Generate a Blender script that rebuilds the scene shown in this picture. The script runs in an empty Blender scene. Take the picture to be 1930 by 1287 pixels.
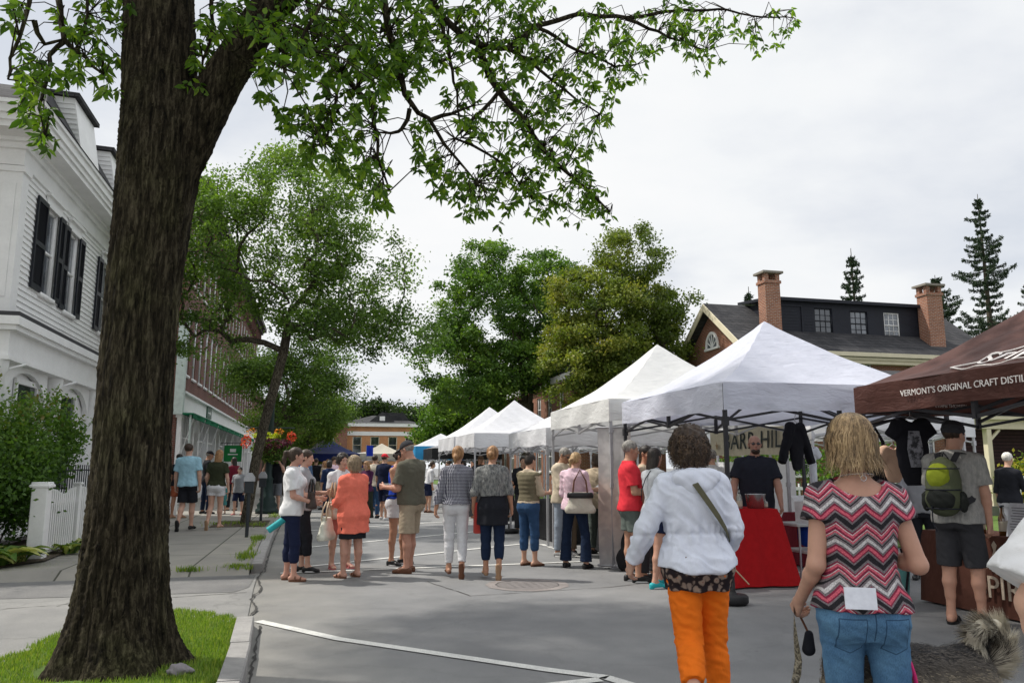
import bpy, math, random, time, zlib
import numpy as np
from mathutils import Vector, Matrix
T0 = time.time()
R = math.radians
SC = bpy.context.scene
COL = SC.collection
rnd = random.Random(7)
RNG = np.random.default_rng(11)

# ---------------------------------------------------------------- camera
YAW = R(13.8); PITCH = R(9.16); FPX = 1470.0
cam_d = bpy.data.cameras.new('camera'); cam = bpy.data.objects.new('camera', cam_d); COL.objects.link(cam)
cam.location = (0, 0, 1.45); cam.rotation_euler = (R(90) + PITCH, 0, -YAW)
cam_d.sensor_width = 36; cam_d.lens = FPX / 1930 * 36; cam_d.clip_end = 3000; cam_d.clip_start = .05
cam_d.dof.use_dof = False
SC.camera = cam

def ray(px, py):
    f = Vector((math.sin(YAW) * math.cos(PITCH), math.cos(YAW) * math.cos(PITCH), math.sin(PITCH)))
    r = Vector((math.cos(YAW), -math.sin(YAW), 0)); u = r.cross(f)
    return f + r * ((px - 965) / FPX) - u * ((py - 643.5) / FPX)
CAMP = Vector((0, 0, 1.45))
def dep(px, py, d): return CAMP + ray(px, py) * d           # real place of something seen at depth d

# ---------------------------------------------------------------- materials
def nt(name):
    m = bpy.data.materials.new(name); m.use_nodes = True
    n = m.node_tree; b = n.nodes['Principled BSDF']
    return m, n, b
def lk(n, a, b): n.links.new(a, b)
def coords(n, kind='Object', scale=None):
    tc = n.nodes.new('ShaderNodeTexCoord'); o = tc.outputs[kind]
    if scale is not None:
        mp = n.nodes.new('ShaderNodeMapping'); mp.inputs['Scale'].default_value = scale if hasattr(scale, '__len__') else (scale,) * 3
        lk(n, o, mp.inputs['Vector']); o = mp.outputs['Vector']
    return o
def noise(n, vec, scale, detail=4, rough=.6):
    t = n.nodes.new('ShaderNodeTexNoise'); t.inputs['Scale'].default_value = scale; t.inputs['Detail'].default_value = detail
    t.inputs['Roughness'].default_value = rough; lk(n, vec, t.inputs['Vector']); return t
def ramp(n, fac, stops, interp='LINEAR'):
    r = n.nodes.new('ShaderNodeValToRGB'); r.color_ramp.interpolation = interp
    e = r.color_ramp.elements
    while len(e) < len(stops): e.new(.5)
    for i, (p, c) in enumerate(stops):
        e[i].position = p; e[i].color = (*c, 1) if len(c) == 3 else c
    lk(n, fac, r.inputs['Fac']); return r.outputs['Color']
def mixc(n, fac, a, b, mode='MIX'):
    m = n.nodes.new('ShaderNodeMix'); m.data_type = 'RGBA'; m.blend_type = mode
    for s, v in ((m.inputs[0], fac), (m.inputs[6], a), (m.inputs[7], b)):
        if hasattr(v, 'links') or hasattr(v, 'is_linked'): lk(n, v, s)
        elif hasattr(v, '__len__'): s.default_value = (*v, 1) if len(v) == 3 else v
        else: s.default_value = v
    return m.outputs[2]
def math_(n, op, a, b=None, c=None):
    m = n.nodes.new('ShaderNodeMath'); m.operation = op
    for s, v in zip(m.inputs, (a, b, c)):
        if v is None: continue
        if hasattr(v, 'is_linked'): lk(n, v, s)
        else: s.default_value = v
    return m.outputs[0]
def bump(n, b, h, strength=.3, dist=.01):
    bp = n.nodes.new('ShaderNodeBump'); bp.inputs['Strength'].default_value = strength; bp.inputs['Distance'].default_value = dist
    lk(n, h, bp.inputs['Height']); lk(n, bp.outputs['Normal'], b.inputs['Normal']); return bp
def sep(n, vec):
    s = n.nodes.new('ShaderNodeSeparateXYZ'); lk(n, vec, s.inputs[0]); return s.outputs
def comb(n, x, y, z):
    s = n.nodes.new('ShaderNodeCombineXYZ')
    for i, v in zip(s.inputs, (x, y, z)):
        if hasattr(v, 'is_linked'): lk(n, v, i)
        else: i.default_value = v
    return s.outputs[0]
MC = {}
def pm(name, col, rough=.8, var=.12, scale=6, bmp=.15, bscale=60, metal=0., spec=.3, sss=0., trans=0.):
    """plain procedural material: colour varied by two noises, fine bump"""
    key = (name, col)
    if key in MC: return MC[key]
    m, n, b = nt(name); v = coords(n)
    t = noise(n, v, scale, 5); t2 = noise(n, v, scale * 7, 3)
    f = math_(n, 'ADD', math_(n, 'MULTIPLY', t.outputs['Fac'], .65), math_(n, 'MULTIPLY', t2.outputs['Fac'], .35))
    lo = tuple(c * (1 - var * 1.6) for c in col); hi = tuple(min(.95, c * (1 + var * 1.6)) for c in col)
    lk(n, ramp(n, f, [(.3, lo), (.7, hi)]), b.inputs['Base Color'])
    b.inputs['Roughness'].default_value = rough; b.inputs['Metallic'].default_value = metal
    b.inputs['Specular IOR Level'].default_value = spec
    if sss: b.inputs['Subsurface Weight'].default_value = sss; b.inputs['Subsurface Radius'].default_value = (.02, .008, .004); b.inputs['Subsurface Scale'].default_value = .5
    if bmp: bump(n, b, noise(n, v, bscale, 4).outputs['Fac'], bmp, .01)
    if trans: add_trans(n, b, col, trans)
    MC[key] = m; return m
def add_trans(n, b, col, w):
    out = n.nodes['Material Output']; tr = n.nodes.new('ShaderNodeBsdfTranslucent')
    if b.inputs['Base Color'].is_linked: lk(n, b.inputs['Base Color'].links[0].from_socket, tr.inputs['Color'])
    else: tr.inputs['Color'].default_value = (*col, 1)
    mx = n.nodes.new('ShaderNodeMixShader'); mx.inputs[0].default_value = w
    lk(n, b.outputs[0], mx.inputs[1]); lk(n, tr.outputs[0], mx.inputs[2]); lk(n, mx.outputs[0], out.inputs['Surface'])
def fabric(name, col, var=.08, rough=.9, folds=.5, fscale=9, trans=0.):
    key = ('fab', name, col)
    if key in MC: return MC[key]
    m, n, b = nt(name); v = coords(n)
    t = noise(n, v, 14, 4)
    lo = tuple(c * (1 - var) for c in col); hi = tuple(min(.95, c * (1 + var)) for c in col)
    lk(n, ramp(n, t.outputs['Fac'], [(.3, lo), (.7, hi)]), b.inputs['Base Color'])
    cloth_finish(n, b, v, rough, folds, fscale)
    if trans: add_trans(n, b, col, trans)
    MC[key] = m; return m
def cloth_finish(n, b, v, rough=.9, folds=.5, fscale=9):
    b.inputs['Roughness'].default_value = rough; b.inputs['Specular IOR Level'].default_value = .15
    mp = n.nodes.new('ShaderNodeMapping'); mp.inputs['Scale'].default_value = (1, 1, .55); mp.inputs['Rotation'].default_value = (.3, .5, .2); lk(n, v, mp.inputs['Vector'])
    d = noise(n, mp.outputs[0], 4, 2); vv = n.nodes.new('ShaderNodeVectorMath'); vv.operation = 'MULTIPLY_ADD'
    lk(n, d.outputs['Color'], vv.inputs[0]); vv.inputs[1].default_value = (.35, .35, .35); lk(n, mp.outputs[0], vv.inputs[2])
    f1 = noise(n, vv.outputs[0], fscale, 3, .45); f2 = noise(n, v, 260, 2)
    h = math_(n, 'ADD', f1.outputs['Fac'], math_(n, 'MULTIPLY', f2.outputs['Fac'], .04))
    bump(n, b, h, folds, .03)
def brickmat(name, c1, c2, mortar, scale=1., uv='xy', w=.21, h=.072):
    key = ('brick', name)
    if key in MC: return MC[key]
    m, n, b = nt(name); v = coords(n); s = sep(n, v)
    u = math_(n, 'ADD', s[0], s[1])
    vec = comb(n, u, s[2], 0.)
    t = n.nodes.new('ShaderNodeTexBrick'); lk(n, vec, t.inputs['Vector'])
    t.inputs['Scale'].default_value = scale; t.inputs['Brick Width'].default_value = w; t.inputs['Row Height'].default_value = h
    t.inputs['Mortar Size'].default_value = .009; t.inputs['Mortar Smooth'].default_value = .2; t.inputs['Bias'].default_value = 0.
    t.inputs['Color1'].default_value = (*c1, 1); t.inputs['Color2'].default_value = (*c2, 1); t.inputs['Mortar'].default_value = (*mortar, 1)
    big = noise(n, v, .8, 5); c = mixc(n, .55, t.outputs['Color'], ramp(n, big.outputs['Fac'], [(.25, (.45, .45, .45)), (.75, (1.25, 1.2, 1.15))]), 'MULTIPLY')
    sm = noise(n, v, 9, 4); c = mixc(n, .4, c, ramp(n, sm.outputs['Fac'], [(.3, (.6, .6, .6)), (.7, (1.3, 1.3, 1.3))]), 'MULTIPLY')
    lk(n, c, b.inputs['Base Color']); b.inputs['Roughness'].default_value = .9; b.inputs['Specular IOR Level'].default_value = .2
    bump(n, b, math_(n, 'SUBTRACT', 1., t.outputs['Fac']), .5, .01)
    MC[key] = m; return m
def glass(name='window glass', col=(.03, .035, .04), rough=.05):
    key = ('glass', col)
    if key in MC: return MC[key]
    m, n, b = nt(name); v = coords(n)
    t = noise(n, v, 1.2, 2)
    lk(n, ramp(n, t.outputs['Fac'], [(.35, tuple(c * .5 for c in col)), (.65, tuple(c * 1.8 for c in col))]), b.inputs['Base Color'])
    b.inputs['Roughness'].default_value = rough; b.inputs['Specular IOR Level'].default_value = 1.; b.inputs['IOR'].default_value = 1.6
    bump(n, b, t.outputs['Fac'], .05, .05)
    MC[key] = m; return m

# ---------------------------------------------------------------- mesh building
def mesh_np(name, V, F, mats, mi=None, smooth=False, col=None):
    """V (n,3), F list of index lists or (m,k) array"""
    me = bpy.data.meshes.new(name)
    V = np.asarray(V, dtype=np.float32)
    if isinstance(F, np.ndarray):
        m, k = F.shape; loops = F.astype(np.int32).ravel(); starts = np.arange(m, dtype=np.int32) * k; tot = np.full(m, k, dtype=np.int32)
    else:
        m = len(F); tot = np.array([len(f) for f in F], dtype=np.int32); starts = np.concatenate([[0], np.cumsum(tot)[:-1]]).astype(np.int32) if m else np.zeros(0, np.int32)
        loops = np.array([i for f in F for i in f], dtype=np.int32)
    me.vertices.add(len(V)); me.vertices.foreach_set('co', V.ravel())
    me.loops.add(len(loops)); me.loops.foreach_set('vertex_index', loops)
    me.polygons.add(m); me.polygons.foreach_set('loop_start', starts); me.polygons.foreach_set('loop_total', tot)
    for mt in (mats if isinstance(mats, (list, tuple)) else [mats]): me.materials.append(mt)
    if mi is not None: me.polygons.foreach_set('material_index', np.asarray(mi, dtype=np.int32))
    if smooth is True: me.polygons.foreach_set('use_smooth', np.ones(m, dtype=bool))
    elif smooth is not False: me.polygons.foreach_set('use_smooth', np.asarray(smooth, dtype=bool))
    if col is not None:
        a = me.color_attributes.new('tint', 'FLOAT_COLOR', 'POINT'); a.data.foreach_set('color', np.asarray(col, dtype=np.float32).ravel())
    me.update(calc_edges=True); me.validate(); return me
def wloc(o):
    v = Vector((0, 0, 0))
    while o is not None: v += o.location; o = o.parent
    return v
def link(name, me, parent=None):
    o = bpy.data.objects.new(name, me); COL.objects.link(o)
    if parent is not None: o.parent = parent
    return o
def tag(o, label=None, cat=None, group=None, kind=None):
    if label: o['label'] = label
    if cat: o['category'] = cat
    if group: o['group'] = group
    if kind: o['kind'] = kind
    return o
def thing(name, label, cat, loc=(0, 0, 0), rz=0., group=None):
    o = bpy.data.objects.new(name, None); COL.objects.link(o); o.location = loc; o.rotation_euler = (0, 0, rz)
    o.empty_display_size = .2
    return tag(o, label, cat, group)
class MB:
    def __init__(s): s.V = []; s.F = []; s.M = []; s.S = []
    def add(s, V, F, mi=0, sm=False):
        k = len(s.V); s.V += [tuple(v) for v in V]; s.F += [[i + k for i in f] for f in F]; s.M += [mi] * len(F); s.S += [sm] * len(F); return s
    def box(s, a, b, mi=0):
        x0, y0, z0 = a; x1, y1, z1 = b
        if x0 > x1: x0, x1 = x1, x0
        if y0 > y1: y0, y1 = y1, y0
        if z0 > z1: z0, z1 = z1, z0
        V = [(x0, y0, z0), (x1, y0, z0), (x1, y1, z0), (x0, y1, z0), (x0, y0, z1), (x1, y0, z1), (x1, y1, z1), (x0, y1, z1)]
        return s.add(V, [[0, 3, 2, 1], [4, 5, 6, 7], [0, 1, 5, 4], [1, 2, 6, 5], [2, 3, 7, 6], [3, 0, 4, 7]], mi)
    def bev(s, a, b, r=.01, mi=0):
        """box with chamfered vertical and top edges"""
        x0, y0, z0 = a; x1, y1, z1 = b
        L = [(x0 + r, y0), (x1 - r, y0), (x1, y0 + r), (x1, y1 - r), (x1 - r, y1), (x0 + r, y1), (x0, y1 - r), (x0, y0 + r)]
        cx, cy = (x0 + x1) / 2, (y0 + y1) / 2
        sx = 1 - 2 * r / max(1e-4, x1 - x0); sy = 1 - 2 * r / max(1e-4, y1 - y0)
        T = [(cx + (x - cx) * sx, cy + (y - cy) * sy) for x, y in L]
        V = [(x, y, z0) for x, y in L] + [(x, y, z1 - r) for x, y in L] + [(x, y, z1) for x, y in T]
        F = [[i, (i + 1) % 8, 8 + (i + 1) % 8, 8 + i] for i in range(8)] + [[8 + i, 8 + (i + 1) % 8, 16 + (i + 1) % 8, 16 + i] for i in range(8)]
        return s.add(V, F + [list(range(16, 24)), list(range(7, -1, -1))], mi)
    def prism(s, P, a, b, axis='z', mi=0):
        """polygon P (2d) extruded from a to b along axis"""
        def pt(p, t):
            return {'z': (p[0], p[1], t), 'x': (t, p[0], p[1]), 'y': (p[0], t, p[1])}[axis]
        n = len(P); V = [pt(p, a) for p in P] + [pt(p, b) for p in P]
        return s.add(V, [list(range(n))[::-1], list(range(n, 2 * n))] + [[i, (i + 1) % n, n + (i + 1) % n, n + i] for i in range(n)], mi)
    def bar(s, p, q, w=.02, h=None, mi=0):
        h = h or w; p = Vector(p); q = Vector(q); d = (q - p).normalized()
        up = Vector((0, 0, 1)) if abs(d.z) < .95 else Vector((0, 1, 0))
        x = d.cross(up).normalized() * w / 2; y = x.cross(d).normalized() * h / 2
        V = [e + a * x + b * y for e in (p, q) for a, b in ((-1, -1), (1, -1), (1, 1), (-1, 1))]
        return s.add(V, [[0, 3, 2, 1], [4, 5, 6, 7], [0, 1, 5, 4], [1, 2, 6, 5], [2, 3, 7, 6], [3, 0, 4, 7]], mi)
    def tube(s, pts, r, n=8, mi=0, cap=True):
        pts = [Vector(p) for p in pts]; rr = r if hasattr(r, '__len__') else [r] * len(pts)
        V = []; prev = None
        for i, p in enumerate(pts):
            d = (pts[min(i + 1, len(pts) - 1)] - pts[max(i - 1, 0)])
            d = d.normalized() if d.length > 1e-9 else Vector((0, 0, 1))
            if prev is None: x = d.cross(Vector((0, 0, 1)) if abs(d.z) < .9 else Vector((1, 0, 0))).normalized()
            else: x = (prev - d * prev.dot(d)).normalized()
            prev = x; y = d.cross(x)
            V += [p + (x * math.cos(2 * math.pi * k / n) + y * math.sin(2 * math.pi * k / n)) * rr[i] for k in range(n)]
        F = [[i * n + k, i * n + (k + 1) % n, (i + 1) * n + (k + 1) % n, (i + 1) * n + k] for i in range(len(pts) - 1) for k in range(n)]
        s.add(V, F, mi, True)
        if cap:
            m = (len(pts) - 1) * n; s.add(V[:n], [list(range(n))[::-1]], mi); s.add(V[m:], [list(range(n))], mi)
        return s
    def lathe(s, prof, c=(0, 0, 0), n=16, mi=0):
        V = [(c[0] + r * math.cos(2 * math.pi * k / n), c[1] + r * math.sin(2 * math.pi * k / n), c[2] + z) for r, z in prof for k in range(n)]
        F = [[i * n + k, i * n + (k + 1) % n, (i + 1) * n + (k + 1) % n, (i + 1) * n + k] for i in range(len(prof) - 1) for k in range(n)]
        return s.add(V, F, mi, True)
    def sphere(s, c, r, n=10, mi=0):
        rr = r if hasattr(r, '__len__') else (r, r, r)
        V = []; m = n // 2 + 1
        for i in range(m + 1):
            t = math.pi * i / m
            for k in range(n): V.append((c[0] + rr[0] * math.sin(t) * math.cos(2 * math.pi * k / n), c[1] + rr[1] * math.sin(t) * math.sin(2 * math.pi * k / n), c[2] + rr[2] * math.cos(t)))
        F = [[i * n + k, (i + 1) * n + k, (i + 1) * n + (k + 1) % n, i * n + (k + 1) % n] for i in range(m) for k in range(n)]
        return s.add(V, F, mi, True)
    def sheet(s, f, nu, nv, mi=0, sm=True):
        """f(u,v) -> point"""
        V = [f(i / nu, j / nv) for j in range(nv + 1) for i in range(nu + 1)]
        F = [[j * (nu + 1) + i, j * (nu + 1) + i + 1, (j + 1) * (nu + 1) + i + 1, (j + 1) * (nu + 1) + i] for j in range(nv) for i in range(nu)]
        return s.add(V, F, mi, sm)
    def build(s, name, mats, parent=None, world=True, off=None):
        V = np.array(s.V, dtype=np.float64) if s.V else np.zeros((0, 3))
        if parent is not None and world: V = V - np.array(wloc(parent))
        if off is not None: V = V - np.array(off)
        me = mesh_np(name, V, s.F, mats, s.M, s.S)
        o = link(name, me, parent)
        if off is not None and parent is None: o.location = off
        return o
def struct(o): o['kind'] = 'structure'; return o
def textmesh(body, size, extrude=.002, font=None, spacing=1., shear=0.):
    c = bpy.data.curves.new('lettering', 'FONT'); c.body = body; c.size = size; c.extrude = extrude; c.align_x = 'CENTER'; c.align_y = 'CENTER'
    c.space_character = spacing; c.shear = shear; c.resolution_u = 3
    o = bpy.data.objects.new('lettering', c); COL.objects.link(o)
    dg = bpy.context.evaluated_depsgraph_get(); me = bpy.data.meshes.new_from_object(o.evaluated_get(dg))
    bpy.data.objects.remove(o); me.name = 'lettering'; return me
def text(body, size, origin, xdir, ydir, mat, parent, name='lettering', spacing=1., shear=0., extrude=.002, warp=None):
    """text in the plane xdir, ydir at world point origin"""
    me = textmesh(body, size, extrude, spacing=spacing, shear=shear)
    x = Vector(xdir).normalized(); y = Vector(ydir).normalized(); z = x.cross(y)
    base = wloc(parent) if parent else Vector()
    for v in me.vertices:
        p = Vector(origin) + x * v.co.x + y * v.co.y + z * v.co.z
        if warp: p = warp(v.co)
        v.co = p - base
    me.materials.clear(); me.materials.append(mat)
    return link(name, me, parent)
# ================================================================ implicit surfaces
f32 = np.float32
def A3(v): return np.array(v, dtype=f32)
def nrm(v): v = np.asarray(v, dtype=np.float64); return v / max(1e-9, np.linalg.norm(v))
def rotm(rx=0, ry=0, rz=0):
    return np.array(Matrix.Rotation(R(rz), 3, 'Z') @ Matrix.Rotation(R(ry), 3, 'Y') @ Matrix.Rotation(R(rx), 3, 'X'))
def rc(a, b, r1, r2, k=.02, cut=False): return ('rc', A3(a), A3(b), r1, r2, k, cut)
def el(c, r, k=.02, M=None): return ('el', A3(c), A3(r), None if M is None else np.asarray(M, dtype=f32), k)
def loft(o, M, prof, k=.03): return ('lo', A3(o), np.asarray(M, dtype=f32), np.array(prof, dtype=f32), k)
def prim(P, p):
    t = p[0]
    if t == 'rc':
        a, b, r1, r2 = p[1:5]; ab = b - a; L2 = float(ab @ ab) + 1e-9
        q = P - a; h = np.clip(q @ ab / L2, 0, 1)
        d = np.sqrt(((q - h[:, None] * ab) ** 2).sum(1)) - (r1 + (r2 - r1) * h)
        if p[6]: d = np.maximum(d, (P - b) @ (ab / math.sqrt(L2)))
        return d
    if t == 'el':
        q = P - p[1]
        if p[3] is not None: q = q @ p[3]
        k0 = np.sqrt(((q / p[2]) ** 2).sum(1)); k1 = np.sqrt(((q / p[2] ** 2) ** 2).sum(1)) + 1e-6
        return k0 * (k0 - 1) / k1
    if t == 'lo':
        q = (P - p[1]) @ p[2]; pr = p[3]; z = q[:, 2]
        rx = np.interp(z, pr[:, 0], pr[:, 1]).astype(f32); ry = np.interp(z, pr[:, 0], pr[:, 2]).astype(f32); cy = np.interp(z, pr[:, 0], pr[:, 3]).astype(f32)
        x = np.abs(q[:, 0]) / rx; y = np.abs(q[:, 1] - cy) / ry
        e = 2.35; k0 = (x ** e + y ** e) ** (1 / e); gr = np.sqrt((x / rx) ** 2 + (y / ry) ** 2) / np.maximum(k0, 1e-4) + 1e-6
        d = (k0 - 1) / np.maximum(gr, 1 / np.maximum(rx, ry)); return np.maximum(d, np.maximum(pr[0, 0] - z, z - pr[-1, 0]))
def smin(a, b, k):
    h = np.clip(.5 + .5 * (b - a) / k, 0, 1); return b + (a - b) * h - k * h * (1 - h)
def union(P, prims):
    d = None
    for p in prims:
        e = prim(P, p); k = p[5] if p[0] == 'rc' else p[4]
        d = e if d is None else smin(d, e, k)
    return d
def wr(P, f, s=0.):
    q = P * f; x, y, z = q[:, 0] + s, q[:, 1] + s * 1.7, q[:, 2] + s * .6
    a = np.sin(x * 1.3 + 1.6 * np.sin(y * 1.1 + z * .6) + z * .9) ; b = np.sin(z * 1.9 + 1.4 * np.sin(x * .9 - y * 1.3) + x * .7)
    c = np.sin((x + y) * 2.3 + z * 2.6 + 1.2 * np.sin(z * 1.7 + x))
    return (a + b * .8 + c * .5) / 2.3
def surfnet(fn, lo, hi, h):
    lo = np.asarray(lo, dtype=np.float64); hi = np.asarray(hi, dtype=np.float64)
    n = np.maximum(4, np.ceil((hi - lo) / h).astype(int) + 1)
    ax = [(lo[i] + np.arange(n[i]) * h).astype(f32) for i in range(3)]
    # coarse pass picks the narrow band
    s = 5; cx = [np.arange(0, n[i] + s, s) for i in range(3)]
    G = np.stack(np.meshgrid(*[(lo[i] + cx[i] * h) for i in range(3)], indexing='ij'), -1).reshape(-1, 3).astype(f32)
    C = fn(G).reshape([len(c) for c in cx])
    idx = [np.minimum(np.round(np.arange(n[i]) / s).astype(int), len(cx[i]) - 1) for i in range(3)]
    U = C[np.ix_(*idx)]
    band = np.abs(U) < h * s * 1.5 + .012
    D = U.astype(f32).copy()
    ii = np.nonzero(band)
    if len(ii[0]) == 0: return np.zeros((0, 3)), np.zeros((0, 4), int)
    Pf = np.stack([ax[i][ii[i]] for i in range(3)], -1)
    D[ii] = fn(Pf)
    D[0, :, :] = np.maximum(D[0], 1e-3); D[-1] = np.maximum(D[-1], 1e-3); D[:, 0] = np.maximum(D[:, 0], 1e-3); D[:, -1] = np.maximum(D[:, -1], 1e-3); D[:, :, 0] = np.maximum(D[:, :, 0], 1e-3); D[:, :, -1] = np.maximum(D[:, :, -1], 1e-3)
    I = D < 0
    cnt = sum(I[a:n[0] - 1 + a, b:n[1] - 1 + b, c:n[2] - 1 + c].astype(np.int8) for a in (0, 1) for b in (0, 1) for c in (0, 1))
    act = (cnt > 0) & (cnt < 8); ci = np.argwhere(act)
    vid = np.full(act.shape, -1, dtype=np.int64); vid[tuple(ci.T)] = np.arange(len(ci))
    S = np.zeros((len(ci), 3)); N = np.zeros(len(ci))
    cor = [(a, b, c) for a in (0, 1) for b in (0, 1) for c in (0, 1)]
    for A in cor:
        for k in range(3):
            if A[k]: continue
            B = list(A); B[k] = 1
            da = D[ci[:, 0] + A[0], ci[:, 1] + A[1], ci[:, 2] + A[2]]; db = D[ci[:, 0] + B[0], ci[:, 1] + B[1], ci[:, 2] + B[2]]
            m = (da < 0) != (db < 0); t = np.where(m, da / np.where(m, da - db, 1), 0)
            p = np.tile(np.array(A, dtype=np.float64), (len(ci), 1)); p[:, k] += t
            S[m] += p[m]; N[m] += 1
    V = lo + (ci + S / N[:, None]) * h
    Q = []
    for k in range(3):
        u, v = (k + 1) % 3, (k + 2) % 3
        sl0 = [slice(None)] * 3; sl1 = [slice(None)] * 3; sl0[k] = slice(0, -1); sl1[k] = slice(1, None)
        for x in (u, v): sl0[x] = slice(1, -1); sl1[x] = slice(1, -1)
        a = I[tuple(sl0)]; b = I[tuple(sl1)]
        e = np.argwhere(a != b); fl = a[tuple(e.T)]
        e[:, u] += 1; e[:, v] += 1
        def g(du, dv):
            q = e.copy(); q[:, u] -= du; q[:, v] -= dv; return vid[tuple(q.T)]
        q = np.stack([g(1, 1), g(0, 1), g(0, 0), g(1, 0)], 1); q[~fl] = q[~fl][:, ::-1]
        Q.append(q)
    Q = np.concatenate(Q); Q = Q[(Q >= 0).all(1)]
    return V, Q
def box_of(prims, pad):
    L = []; H = []
    for p in prims:
        if p[0] == 'rc': r = max(p[3], p[4]); L += [p[1] - r, p[2] - r]; H += [p[1] + r, p[2] + r]
        elif p[0] == 'el': r = float(p[2].max()); L.append(p[1] - r); H.append(p[1] + r)
        else:
            for z, a, b, cy in p[3]:
                c = p[1] + p[2] @ A3((0, cy, z)); r = max(a, b); L.append(c - r); H.append(c + r)
    return np.min(L, 0) - pad, np.max(H, 0) + pad
def sdf_mesh(prims, h, mod=None, pad=.03, lo=None, hi=None):
    a, b = box_of(prims, pad)
    if lo is not None: a = np.maximum(a, lo)
    if hi is not None: b = np.minimum(b, hi)
    fn = (lambda P: union(P, prims)) if mod is None else (lambda P: mod(P, union(P, prims)))
    return surfnet(fn, a, b, h)
def sdf_obj(name, prims, h, mat, parent, mod=None, s=1., pad=.03, extra=None, **kw):
    V, Q = sdf_mesh(prims, h, mod, pad, **kw)
    parts = [(V, Q)] + (extra or [])
    VV = np.concatenate([p[0] for p in parts]); off = np.cumsum([0] + [len(p[0]) for p in parts])[:-1]
    QQ = np.concatenate([p[1] + o for p, o in zip(parts, off)])
    return link(name, mesh_np(name, VV * s, QQ, mat, smooth=True), parent)

# ================================================================ people
SKIN = lambda c=(.46, .27, .19): pm('skin', c, .55, .05, 8, .05, 90, spec=.35, sss=.08)
PRO = {  # z, rx, ry, cy   for a 1.75 m figure, z from the ground
 'm': [(.80, .135, .10, 0), (.88, .168, .118, -.01), (.95, .170, .118, -.005), (1.05, .155, .108, .005), (1.12, .152, .107, .005), (1.22, .165, .115, 0), (1.32, .180, .120, -.005), (1.37, .165, .108, -.01), (1.41, .125, .09, -.015), (1.445, .08, .07, -.018), (1.49, .055, .055, -.018)],
 'f': [(.80, .140, .10, 0), (.87, .176, .122, -.015), (.94, .172, .118, -.01), (1.03, .145, .100, .005), (1.10, .130, .092, .005), (1.20, .142, .100, 0), (1.30, .158, .105, -.005), (1.36, .148, .097, -.01), (1.40, .11, .08, -.015), (1.435, .07, .062, -.018), (1.48, .048, .048, -.018)]}
def bodyskel(sex='m', fat=1., lean=0., tilt=0., twist=0., legL=((-.03, .0, -1), (0, -.02, -1)), legR=((.03, 0, -1), (0, -.02, -1)), footL=(-.15, 1, 0), footR=(.15, 1, 0),
             armL=((-.18, 0, -1), (-.02, .12, -1)), armR=((.18, 0, -1), (.02, .12, -1)), head=(0, 0, 0), sh=None):
    J = {'sex': sex, 'fat': fat}; T = rotm(-lean, tilt, twist); J['T'] = T
    o = np.array([0, 0, .93]); J['o'] = o; tf = lambda p: o + T @ (np.array(p) - o)
    w = sh or (.185 if sex == 'm' else .162); w *= 1 + (fat - 1) * .35
    for s, n, arm in ((-1, 'L', armL), (1, 'R', armR)):
        S = tf((s * w, -.012, 1.378)); u = nrm(arm[0]); f = nrm(arm[1])
        E = S + u * .285; W = E + f * .245
        J['S' + n] = S; J['E' + n] = E; J['W' + n] = W; J['fd' + n] = f
    hp = .088 if sex == 'm' else .092
    for s, n, leg, ft in ((-1, 'L', legL, footL), (1, 'R', legR, footR)):
        Hh = np.array([s * hp, 0, .90]); K = Hh + nrm(leg[0]) * .43; A = K + nrm(leg[1]) * .40
        J['H' + n] = Hh; J['K' + n] = K; J['A' + n] = A; J['F' + n] = nrm(ft)
    J['N'] = tf((0, -.02, 1.44)); J['Rh'] = rotm(-head[0], head[2], head[1]) ; J['C'] = tf((0, -.01, 1.50)) + J['Rh'] @ np.array([0, .02, .12])
    low = 9
    for n in 'LR':
        A = J['A' + n]; F = J['F' + n]; up = J['U' + n] = foot_up(F)
        for p in (A - F * .05 - up * .05, A + F * .13 - up * .06): low = min(low, p[2] - .028)
    J['dz'] = -low
    for k, v in list(J.items()):
        if isinstance(v, np.ndarray) and v.shape == (3,) and k[0] in 'SEWHKANCo' and k != 'UL': J[k] = v + np.array([0, 0, -low])
    return J
def foot_up(F):
    side = nrm(np.cross(F, (0, 0, 1))) if abs(F[2]) < .99 else np.array([1., 0, 0]); return nrm(np.cross(side, F))
def prof(J, off=0., z0=None, z1=None, flare=0., zf=1.1, straight=0.):
    P = PRO[J['sex']]; fat = J['fat']; g = 1 + (fat - 1)
    zs = sorted(set([z for z, *_ in P if (z0 is None or z > z0) and (z1 is None or z < z1)] + ([z0] if z0 is not None else []) + ([z1] if z1 is not None else [])))
    Z = [p[0] for p in P]; out = []
    mx = max(p[1] for p in P if p[0] > 1.15) ; my = max(p[2] for p in P if p[0] > 1.15)
    for z in zs:
        a, b, c = (float(np.interp(z, Z, [p[i] for p in P])) for i in (1, 2, 3))
        bell = (g - 1) * .06 * math.exp(-((z - 1.08) / .16) ** 2) if fat > 1 else 0
        if z < 1.42: a *= g; b = b * g + bell
        if straight and z < 1.3: a += (max(a, mx * g * .98) - a) * straight; b += (max(b, my * g) - b) * straight
        f = max(0, zf - z) * flare
        out.append((z - .93, a + off + f, b + off + f, c + bell * .5))
    return out
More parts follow.
